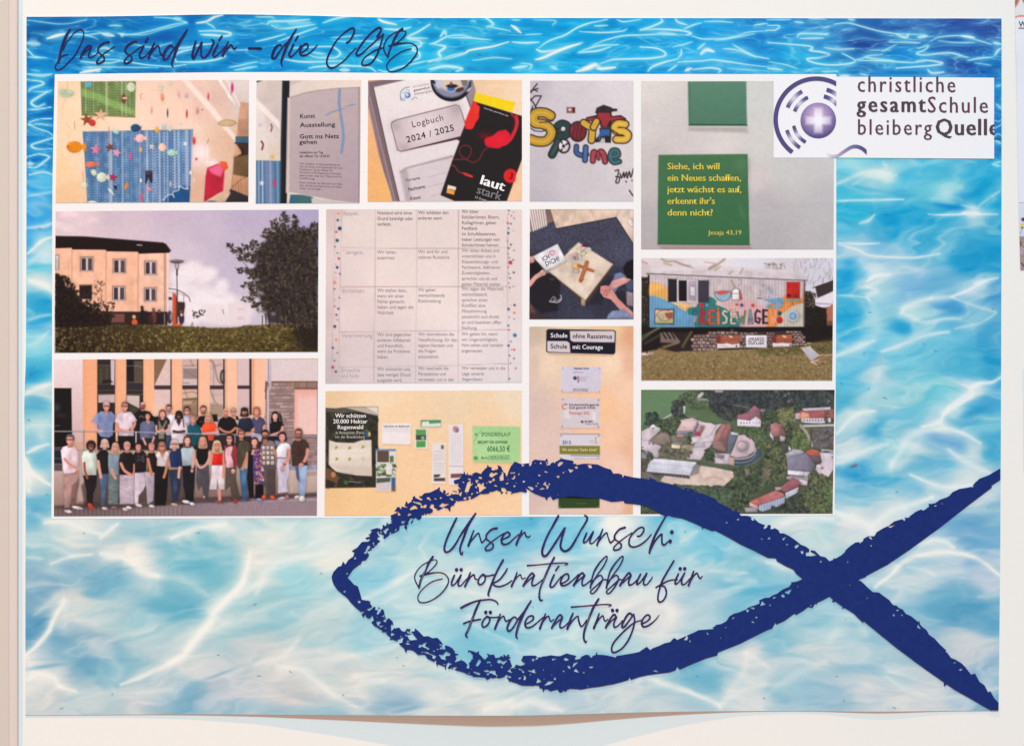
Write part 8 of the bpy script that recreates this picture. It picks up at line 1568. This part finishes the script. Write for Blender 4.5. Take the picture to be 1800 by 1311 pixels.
for y in list(range(605, 680, 11)) + list(range(700, 765, 11)): p.L(f"1242 {y} 1318 {y}", 3, (190, 180, 184), .5, .7)
p.L("1240 690 1325 690", 3, (170, 150, 150), .6, .7)
paper("1346 422 1448 420 1448 846 1346 842", (234, 226, 232)); p.B(1396, 455, 22, 24, (204, 150, 140)); p.B(1405, 462, 12, 14, (120, 110, 170)); p.B(1385, 445, 8, 8, (230, 110, 80))
for y in list(range(495, 700, 13)): p.L(f"1360 {y} 1436 {y}", 3, (196, 184, 192), .5, .7)
p.L("1352 712 1446 712", 4, (150, 126, 136), .6, .8); p.P("1360 765 1436 762 1436 790 1360 795", (120, 80, 74)); p.P("1385 810 1430 805 1425 835 1385 835", (90, 60, 66))
paper("1512 432 1800 434 1800 690 1514 682", (170, 216, 148)); p.P("1790 434 1846 436 1844 680 1790 690", (170, 216, 148)); p.P("1520 470 1700 520 1790 650 1520 660", (182, 226, 162), 4, .6); p.L("1520 550 1560 480 1575 460", 4, (100, 160, 90), .6, .8); p.B(1537, 490, 10, 12, (110, 176, 100)); p.B(1535, 655, 16, 14, (80, 140, 80), 0, .8, .8); p.L("1625 640 1770 636 1770 662 1625 664 1625 640", 3, (70, 130, 70), .6, .9); p.L("1516 560 1600 556", 3, (130, 196, 110), .7, .6)
p.T("Wir schützen", 553, 373, 42, (240, 236, 236), w=214, bold=.7); p.T("20.000 Hektar", 538, 413, 42, (240, 236, 236), w=240, bold=.7); p.T("Regenwald", 568, 453, 42, (240, 236, 236), w=180, bold=.7)
p.T("in Amazonien (Peru)", 556, 488, 32, (190, 192, 180), w=200); p.T("vor der Brandrodung", 552, 517, 32, (186, 188, 178), w=208)
p.T("Liebe Schule, wir danken euch", 890, 438, 20, (110, 90, 96), w=180, bold=.2)
p.T("SPONSORENLAUF", 1572, 502, 40, (60, 120, 66), w=204); p.T("BERÜHMT DER GEWINNER", 1548, 552, 26, (40, 100, 60), w=210, bold=.3); p.T("6066,50 €", 1614, 608, 54, (50, 116, 60), w=160, bold=.3); p.T("Bank:", 1572, 660, 24, (50, 110, 60)); p.T("HELFER IN DER NOT", 1634, 657, 22, (50, 110, 60), w=130)
p.finish("photo of rainforest poster and notes on a yellow wall", .02, wg=.012)

# 12 --- plaques beside a door
p = Pic([(930.4, 574.2), (1113.5, 573), (1112.5, 903), (930, 903)], 1.15, (234, 206, 180), (900, 640, 3.9733))
p.F([(130, -240, (204, 184, 162)), (400, -240, (238, 216, 178)), (700, -240, (242, 206, 156)), (840, -200, (226, 172, 126)), (130, 0, (222, 196, 176)), (130, 300, (220, 194, 184)), (250, 0, (240, 216, 184)), (250, 500, (228, 200, 186)), (700, 0, (250, 222, 186)), (800, 200, (248, 208, 172)), (840, 0, (236, 186, 150)),
     (660, 300, (250, 202, 150)), (700, 500, (248, 204, 164)), (830, 600, (240, 190, 150)), (740, 700, (246, 206, 180)), (150, 900, (218, 190, 180)), (300, 1030, (226, 200, 186)), (700, 1000, (240, 206, 186)), (840, 1040, (232, 184, 140))])
p.Z(900, 330, 3.9733)
p.P("240 995 255 986 710 994 725 1002 722 1150 712 1164 250 1152 238 1140", (26, 26, 42), .6); p.P("252 1160 712 1170 700 1176 255 1168", (200, 150, 120), 1, .7)
p.P("404 1000 710 1000 718 1010 716 1080 430 1076 408 1066", (214, 200, 206), .6); p.P("246 1070 385 1072 402 1084 408 1152 252 1146 246 1138", (216, 202, 208), .6)
p.Z(900, 640, 3.9733)
p.P("345 20 622 22 618 195 342 192", (214, 206, 226), .6); p.P("345 192 618 195 618 202 345 200", (210, 160, 130), .9, .6); p.B(440, 97, 13, 13, (70, 60, 90)); p.L("461 85 461 127", 4, (60, 50, 60)); p.L("466 85 466 126", 3, (200, 60, 60))
for y in (90, 98, 107, 115): p.L(f"470 {y} {530 - (y % 3) * 6} {y}", 3, (150, 140, 160), .5, .8)
for x, y in [(354, 28), (612, 30), (350, 188), (612, 190)]: p.B(x, y, 3.5, 3.5, (140, 110, 120))
p.P("342 232 618 236 614 446 338 444", (216, 204, 210), .6); p.P("360 320 380 300 420 380 370 380", (232, 226, 226), 1.4, .7); p.P("560 330 590 340 585 395 560 390", (236, 230, 230), 1.2, .8); p.L("372 283 355 285 352 300 362 312 378 312", 8, (232, 110, 70), .6, 1, True); p.L("372 280 385 280", 5, (60, 60, 90)); p.L("338 448 614 450", 5, (210, 150, 120), .8, .7)
for x, y in [(354, 246), (606, 250), (352, 434), (602, 436)]: p.B(x, y, 5, 5, (130, 110, 120))
p.P("478 402 490 392 502 402 490 412", (50, 60, 110)); 
p.P("336 488 616 490 614 668 332 664", (218, 212, 226), .6); p.P("332 568 614 570 614 632 332 628", (134, 128, 48), .6); p.L("410 637 614 640", 4, (70, 70, 110)); p.L("430 658 510 660", 4, (140, 136, 160), .6, .8); p.B(534, 658, 7, 5, (230, 190, 80)); p.L("550 660 595 660", 4, (150, 130, 130), .6, .8); p.L("585 512 585 548", 6, (200, 150, 60)); p.L("576 549 594 549", 4, (200, 150, 60)); p.B(585, 512, 5, 5, (200, 150, 60)); p.L("540 532 572 534", 3, (170, 150, 120), .5, .8); p.L("540 544 570 546", 3, (170, 150, 120), .5, .8); p.L("336 487 616 489", 4, (90, 80, 90), .6, .8)
for x, y in [(345, 500), (606, 500), (340, 655), (604, 658)]: p.B(x, y, 4.5, 4.5, (90, 80, 90))
p.P("326 850 612 850 612 1003 324 1006", (48, 72, 36), .7); p.P("380 925 555 920 555 935 380 935", (20, 24, 20), 1); p.L("450 972 520 972", 4, (120, 150, 100), .7, .5); p.B(333, 998, 5, 5, (140, 160, 120)); p.B(603, 996, 5, 5, (140, 160, 120)); p.L("322 930 324 1004", 4, (150, 130, 110), .7, .7)
p.Z(900, 330, 3.9733)
WT = (238, 232, 240)
p.T("Schule", 268, 1046, 46, WT, w=118, rot=.6, bold=.65); p.T("ohne Rassismus", 422, 1049, 46, (40, 30, 50), w=276, rot=.9, bold=.65); p.T("Schule", 268, 1121, 46, (36, 28, 48), w=116, rot=.6, bold=.65); p.T("mit Courage", 422, 1126, 46, WT, w=212, rot=.8, bold=.65)
p.Z(900, 640, 3.9733)
p.T("Digitalpakt Schule", 430, 35, 20, (80, 70, 100), w=106, bold=.3); p.T("Gefördert durch:", 428, 60, 16, (150, 140, 160), w=72); p.T("aufgrund eines Beschlusses", 424, 177, 16, (120, 110, 140), w=112); p.T("des Deutschen Bundestages", 424, 188, 16, (120, 110, 140), w=108)
p.T("Schulentwicklungspreis", 398, 290, 24, (90, 60, 76), w=210, bold=.4); p.T("Gute gesunde Schule", 398, 310, 24, (110, 50, 80), w=182, bold=.4); p.T("Preisträger 2022", 398, 348, 26, (220, 120, 90), w=142, bold=.3); p.T("UK NRW", 506, 407, 22, (50, 50, 80), w=58, bold=.4); p.T("Unfallkasse Nordrhein", 510, 420, 14, (120, 100, 110), w=94)
p.T("2015", 350, 557, 36, (56, 84, 150), w=62, bold=.5); p.T('Wir sind eine "Starke Schule"', 350, 606, 28, (226, 224, 180), w=246, bold=.25)
p.finish("photo of a black and white sign above four plaques on a wall", wg=.012)

# 13 --- the campus from the air
p = Pic([(1127, 685), (1467, 685), (1463.5, 902.2), (1126, 903)], 1.1, (70, 84, 60), (1122, 680, 5.143))
p.F([(100, 100, (88, 122, 80)), (250, 200, (86, 118, 78)), (60, 280, (84, 112, 76)), (450, 100, (84, 106, 74)), (550, 240, (76, 100, 66)), (700, 300, (86, 104, 70)), (800, 100, (60, 64, 74)), (1100, 100, (56, 62, 68)), (1400, 100, (62, 70, 68)), (1650, 100, (56, 66, 66)), (950, 400, (84, 104, 66)), (1150, 350, (76, 88, 70)),
     (1300, 400, (66, 74, 60)), (1200, 650, (74, 86, 58)), (1000, 900, (66, 82, 56)), (600, 900, (74, 92, 66)), (1250, 1050, (58, 74, 56)), (1600, 950, (84, 88, 60)), (1500, 400, (90, 104, 62)), (100, 620, (84, 82, 70)), (300, 620, (110, 106, 84)), (700, 700, (88, 100, 74)), (60, 1120, (60, 72, 54))])
p.grain(.10, 12, 9, 7, o=3)
TR = [(48, 62, 46), (66, 84, 54), (40, 50, 44), (84, 102, 62), (58, 70, 58), (96, 110, 70)]
TD = [(44, 50, 56), (56, 62, 66), (36, 40, 48), (66, 74, 70), (50, 62, 56)]
TO = [(110, 116, 66), (90, 100, 56), (126, 128, 80), (74, 84, 50)]
def trees(t, n, cols, r0=7, r1=20, seed=1):
    m_, h_ = p.mod, p.halo; p.mod, p.halo = 0, 0
    p.K(t, n // 2, r0, r1 * 1.1, [tuple(np.array(c) * .62) for c in cols], .8, .8, None, 1.1, seed + 50)
    p.K(t, n, r0 * .7, r1 * .8, cols, .8, .8, None, .9, seed)
    p.K(t, n // 2, r0 * .4, r0 * .9, [tuple(np.minimum(np.array(c) * 1.35, 200)) for c in cols], .7, .8, None, .7, seed + 90)
    p.mod, p.halo = m_, h_
p.P("28 28 470 28 360 100 300 250 200 290 120 260 28 340", lambda X, Y: np.array([92, 130, 84.]) + (fbm(X, Y, 60, 20, 4, 2) * 5)[..., None], 2)
p.P("460 30 640 30 640 280 520 230 430 180 400 120", (72, 90, 64), 3, .7)
trees("370 60 640 40 640 240 450 200 380 130", 90, [(74, 94, 62), (62, 80, 58), (90, 110, 72), (56, 70, 56)], 8, 22, 1)
trees("640 40 1230 40 1230 200 1000 180 880 290 780 310 650 240", 360, TD, 8, 22, 2); trees("1200 40 1765 40 1765 190 1500 200 1380 200 1200 200", 260, TD + [(74, 84, 66)], 8, 24, 3)
p.P("420 210 640 190 760 300 860 330 800 350 640 320 520 290", (86, 114, 68), 2.4, .8)
p.P("540 70 580 45 595 60 560 100 530 100", (190, 184, 178), 1); p.P("530 105 620 105 640 125 540 122", (150, 156, 162), 1, .8); p.L("860 160 1000 190", 8, (130, 130, 120), 1, .7); p.P("690 30 770 30 760 50 700 48", (206, 180, 170), 1, .8)
for x, y in [(1245, 38), (1330, 80), (1360, 60), (1720, 130), (1360, 130)]: p.B(x, y, 14, 10, (120, 124, 140), 0, 1, .7)
trees("305 120 400 110 410 260 350 290 300 250", 90, TD, 6, 16, 4); trees("60 240 180 230 190 330 120 360 60 330", 80, [(44, 60, 52), (56, 76, 58), (38, 48, 46)], 6, 16, 5)
p.P("205 295 300 240 306 250 215 305", (190, 190, 176), .9); p.P("405 170 425 175 420 240 410 238", (200, 206, 200), .9); p.P("410 250 520 270 520 300 420 290", (130, 126, 120), 1.5, .7)
trees("200 300 420 260 480 300 380 320 350 400 280 440 200 400", 150, TR, 7, 17, 6)
PVG = (206, 192, 194)
p.mod, p.halo = .22, .20
p.P("28 400 110 360 190 400 95 490 180 520 210 540 180 640 130 640 28 540", PVG, 1.2); p.P("28 480 90 490 200 530 180 640 100 600 28 560", (198, 184, 190), 1.2); p.P("95 488 205 410 270 420 300 500 240 520 180 515", (150, 132, 116), 1.2, .95)
p.P("110 350 140 335 160 360 198 370 195 400 160 405 130 395 108 385", (226, 220, 220), .8); p.B(135, 375, 14, 8, (120, 124, 130)); p.B(175, 385, 10, 8, (180, 170, 170)); p.P("28 590 80 580 130 640 90 660 28 640", (150, 148, 156), 1.4, .8)
for x, y in [(100, 510), (135, 515), (40, 545), (60, 600), (45, 575)]: p.B(x, y, 9, 6, (70, 60, 76))
p.P("380 300 480 280 600 320 700 340 760 330 700 400 690 480 600 600 560 660 440 650 480 560 520 500 500 440 460 440", (216, 200, 204), 1.1); p.P("540 320 660 325 700 350 650 430 520 500 470 520 480 450 560 440 600 380", (220, 206, 206), 1); p.P("500 510 600 510 600 540 510 540", (180, 170, 186), 1, .8); p.L("590 495 690 498", 6, (160, 130, 126), .8, .7)
p.P("300 440 430 440 440 520 300 500", (120, 116, 108), 1.4, .9)
# sports hall block
p.P("400 300 532 306 500 400 345 398", (224, 190, 180), .7); p.P("345 398 500 402 498 450 350 440", (126, 132, 150), .7); p.P("532 306 545 340 510 440 498 430 500 400", (110, 112, 130), .7); p.P("350 430 410 430 410 452 345 450", (210, 140, 96), .7); p.P("380 360 520 350 530 310 420 302", (232, 200, 190), 1.4, .7)
p.P("550 340 595 350 570 410 520 400", (196, 160, 160), .7); p.P("515 400 560 410 555 445 510 445", (190, 56, 70), .7); p.P("570 350 600 360 560 440 555 420", (150, 90, 96), .8, .9)
trees("440 420 480 410 480 520 450 520", 26, TR, 6, 12, 7)
p.P("250 500 300 500 300 520 250 515", (120, 84, 76), .9); p.P("302 515 382 522 380 560 300 550", (236, 230, 190), .7); p.P("300 505 400 500 400 525 310 520", (160, 140, 100), .9, .9); p.P("400 520 500 520 480 600 400 600 380 560", (164, 150, 110), 1.5, .8); trees("180 560 500 560 460 640 400 660 190 640", 90, [(110, 110, 76), (90, 96, 66), (140, 134, 100), (70, 76, 60)], 6, 14, 8); p.L("220 620 300 625", 12, (110, 100, 110), 1, .8); p.B(450, 590, 26, 12, (120, 96, 76)); p.B(255, 580, 18, 12, (60, 66, 56))
# long red roof
p.P("760 335 830 330 840 380 800 480 720 520 670 520 700 430", (164, 104, 98), .7); p.P("700 430 760 335 790 345 720 500 672 505", (186, 124, 112), .8, .9); p.P("672 500 760 480 800 460 830 390 850 420 790 580 760 600 700 560 672 545", (150, 116, 104), .8); p.P("740 490 800 470 845 400 850 430 800 560", (128, 90, 92), .9)
p.P("700 560 780 590 760 600 690 570", (90, 70, 76), .9); p.P("690 600 830 600 830 700 690 690", (206, 190, 196), 1); p.P("700 600 780 620 770 650 710 640", (130, 116, 130), 1)
p.P("820 420 900 440 830 600 800 600", (96, 104, 122), .8); p.P("835 405 905 415 905 440 840 430", (206, 208, 214), .8)
# oval building
p.P("880 490 930 430 1010 450 1130 590 1110 660 1000 710 880 720 860 640", (68, 84, 92), 1); p.P("905 435 960 430 1020 460 1060 520 1050 580 980 630 880 640 830 620 870 530", (206, 180, 180), .7); p.B(940, 540, 56, 48, (196, 170, 176), -.5); p.B(950, 535, 46, 38, (160, 156, 172), -.5); p.B(935, 530, 38, 34, (206, 180, 180), -.4)
p.L("835 640 900 650 990 640 1050 600 1062 550", 9, (222, 204, 200), .8, .9, True)
for k in range(3): p.L(f"870 {665+k*17} 940 {668+k*15} 1020 {645+k*15} 1062 {600+k*14}", 9, (52, 66, 84) if k % 2 == 0 else (120, 130, 144), .8, .9, True)
p.P("820 630 870 640 868 715 822 700", (190, 160, 130), .8); p.L("870 718 960 718 1060 680 1125 620 1120 570", 7, (120, 134, 110), 1, .7, True)
# riding hall and sand arena
p.P("525 680 830 740 560 740 500 700", (70, 88, 62), 1.5, .8); p.P("555 710 700 730 910 775 780 890 700 898 300 880 190 850 240 800 480 800", (222, 200, 174), .9); p.P("520 690 560 715 540 780 480 800 470 790", (140, 130, 134), 1.2, .9); p.L("605 840 620 825 690 815 760 830 785 860", 5, (190, 130, 110), .7, .9, True); p.L("605 845 640 875 710 885 780 870", 4, (186, 150, 130), .7, .9, True)
p.P("125 650 200 648 525 680 500 720 465 798 70 765 90 700", (206, 212, 222), .7); p.P("125 650 525 682 515 700 110 668", (232, 234, 240), 1.5, .8); p.P("72 766 465 800 470 830 220 800 90 800", (70, 66, 76), .8)
for k in range(12): p.B(145 + k * 31, 690 + k * 3, 9, 4, (160, 168, 184), 0, .6, .9); p.B(120 + k * 31, 742 + k * 3, 9, 4, (164, 172, 188), 0, .6, .9)
for k in range(8): p.L(f"{240+k*32} 800 {240+k*32} 828", 4, (190, 186, 190), .6, .7)
p.P("28 760 90 770 200 830 200 860 28 820", (110, 104, 96), 1.5, .9)
# green belt and trees
trees("80 590 130 590 130 660 80 660", 30, TR, 6, 14, 9); trees("600 560 690 560 690 670 600 670", 50, TR, 7, 15, 10); trees("900 350 1180 370 1180 520 1080 560 1040 470 930 420", 190, [(84, 108, 62), (70, 92, 56), (100, 120, 72), (58, 74, 50)], 7, 18, 11); trees("1120 230 1240 220 1240 330 1190 340 1180 450 1110 330", 120, TR, 7, 18, 12)
trees("1130 500 1290 500 1340 620 1330 800 1250 860 1180 900 1120 700 1150 600", 260, TR + TO, 8, 20, 13); trees("860 740 1120 700 1200 860 1000 1000 820 1140 700 1000 780 900 880 800", 330, TR, 9, 24, 14); trees("300 890 760 900 860 960 800 1140 700 1080 500 960", 240, [(66, 88, 62), (80, 104, 74), (54, 70, 54)], 9, 24, 15)
trees("880 1000 1010 980 960 1130 860 1130", 60, TR, 8, 18, 16); p.P("960 740 1000 740 1000 790 970 800", (150, 140, 124), 1.5, .7); p.P("1120 740 1200 740 1180 840 1120 820", (140, 116, 100), 2, .6)
trees("1250 200 1400 190 1420 300 1360 380 1270 330", 140, TO + [(130, 140, 84)], 7, 18, 17); trees("1380 380 1540 400 1540 540 1480 590 1390 560", 170, [(96, 118, 62), (78, 98, 54), (112, 132, 76), (64, 80, 50)], 7, 18, 18); trees("1330 320 1400 330 1380 560 1330 560", 60, TR, 7, 16, 19)
p.P("1550 380 1765 360 1765 540 1600 560", (104, 96, 98), 1.5, .9); trees("1560 400 1760 380 1760 530 1610 550", 90, [(90, 84, 84), (116, 108, 110), (80, 84, 66)], 6, 14, 20); p.L("1470 350 1530 430 1570 530", 26, (176, 164, 156), 1, .8, True); p.L("1565 380 1555 540", 12, (50, 60, 46), .9, .9)
# houses
p.P("895 280 900 250 980 235 1050 165 1100 200 1110 290 1050 300 1010 310 895 305", (166, 96, 108), .7); p.P("895 290 1010 305 1060 265 1110 300 1105 362 895 352", (230, 226, 232), .7); p.P("1000 210 1050 168 1098 205 1100 255 1060 262 1010 300 1000 260", (150, 96, 110), .8, .9)
for k in range(4): p.B(930 + k * 26, 324, 6, 8, (110, 100, 120)); 
for k in range(3): p.B(1040 + k * 26, 322, 5, 7, (130, 120, 140), 0, .7, .8)
p.P("1100 200 1150 200 1140 225 1105 225", (150, 150, 150), 1, .8)
p.P("1195 340 1240 320 1290 340 1330 420 1290 440 1220 450 1195 400", (176, 110, 106), .8); p.P("1270 340 1320 380 1340 470 1290 500 1280 430", (130, 84, 84), .9, .9); p.P("1190 400 1222 450 1222 490 1190 440", (206, 200, 206), .8); p.P("1280 440 1330 450 1320 490 1280 490", (190, 176, 180), .8, .9); p.P("1290 500 1340 520 1340 600 1310 590", (80, 72, 80), 1.4, .8)
p.P("1420 240 1490 205 1765 200 1765 290 1600 280 1480 290", (172, 88, 84), .8); p.P("1480 195 1740 180 1740 205 1500 215", (200, 196, 206), .8); p.P("1455 250 1480 225 1540 240 1560 290 1470 300", (226, 150, 110), .8); p.P("1480 285 1740 280 1740 320 1640 330 1500 325 1470 310", (220, 210, 214), .8); p.P("1420 240 1460 235 1465 290 1420 290", (206, 176, 176), .9)
for k in range(9): p.B(1500 + k * 26, 302, 7, 9, (96, 80, 92), 0, .7, .9)
p.L("1490 330 1620 335", 9, (60, 50, 56), .8, .9); p.L("1500 352 1765 345", 20, (206, 200, 200), .9, .9); trees("1690 220 1720 220 1715 330 1690 330", 18, TR, 6, 12, 21)
p.P("1500 590 1560 560 1640 580 1650 620 1580 635 1540 620", (200, 92, 70), .8); p.P("1550 620 1655 622 1650 680 1570 680", (104, 80, 84), .9); p.P("1560 560 1640 580 1600 600", (216, 110, 86), .9, .8); p.P("1650 560 1765 570 1765 600 1660 590", (190, 184, 196), 1, .9); p.P("1640 590 1765 600 1765 740 1690 860 1600 740 1660 680", (214, 198, 206), 1.2); p.B(1700, 585, 30, 8, (60, 60, 76)); p.B(1630, 720, 22, 20, (226, 220, 226)); p.B(1664, 732, 14, 8, (160, 84, 84)); p.B(1755, 635, 8, 6, (70, 60, 80))
p.P("1335 600 1500 590 1560 640 1555 760 1500 770 1350 750", (130, 126, 146), .7); p.P("1340 610 1500 592 1500 600 1340 640", (160, 158, 176), 1.4, .8); p.P("1350 750 1500 765 1498 805 1350 790", (230, 230, 236), .7); p.P("1498 765 1555 765 1545 830 1500 805", (190, 190, 204), .8); p.P("1320 610 1400 560 1480 570 1500 592 1350 620", (190, 186, 200), 1, .9); p.P("1360 530 1385 560 1360 580", (220, 216, 220), .9); p.P("1545 640 1600 700 1560 800 1550 780", (110, 104, 124), 1.2, .8)
p.P("1340 810 1380 800 1540 815 1530 880 1480 870 1340 830", (170, 150, 160), .9); p.P("1455 830 1530 850 1525 890 1460 880", (214, 206, 216), .8); p.P("1290 900 1400 820 1470 870 1440 910 1330 960 1290 930", (170, 96, 96), .8); p.P("1400 822 1470 868 1340 950 1300 935", (150, 86, 92), 1, .8); p.P("1235 905 1290 900 1300 925 1240 940", (190, 150, 146), .9); p.P("1330 960 1450 905 1440 950 1350 1010 1325 1000", (200, 204, 222), .8); p.P("1330 960 1450 905 1448 918 1332 975", (226, 226, 236), .8, .9)
p.P("1010 1030 1240 935 1310 960 1325 990 1090 1070 1010 1060", (190, 104, 96), .8); p.P("1010 1032 1080 1010 1110 1060 1070 1070", (222, 110, 84), 1, .9); p.P("1090 1070 1325 992 1320 1060 1120 1125 1085 1110", (170, 184, 210), .8); p.P("1005 1040 1080 1070 1085 1110 1005 1075", (220, 180, 160), .8); p.P("960 1090 1060 1090 1080 1130 970 1130", (176, 164, 172), 1, .9)
for k in range(9): p.L(f"{1115+k*24} {1072-k*8} {1115+k*24} {1112-k*8}", 6, (96, 110, 150), .6, .8)
trees("1340 1010 1460 960 1520 1060 1500 1135 1230 1135 1200 1090 1330 1060", 130, TD + TR, 7, 18, 22); trees("1540 800 1680 790 1760 860 1760 1135 1520 1135 1480 960 1560 900", 380, TO + TR, 8, 24, 23); trees("1660 900 1760 880 1760 1060 1680 1060", 70, [(96, 120, 66), (80, 104, 60)], 9, 20, 24); trees("1550 1050 1700 1040 1700 1135 1550 1135", 60, [(96, 112, 64), (76, 92, 54)], 9, 20, 25)
trees("28 1070 200 1110 200 1140 28 1140", 40, TR, 7, 16, 26); trees("28 660 80 650 70 760 28 760", 40, [(84, 78, 66), (60, 62, 52), (110, 100, 86)], 6, 14, 27)
p.finish("aerial photo of the school campus among green trees", .05, (.93, .92, .95), .84, .02, 14.0)
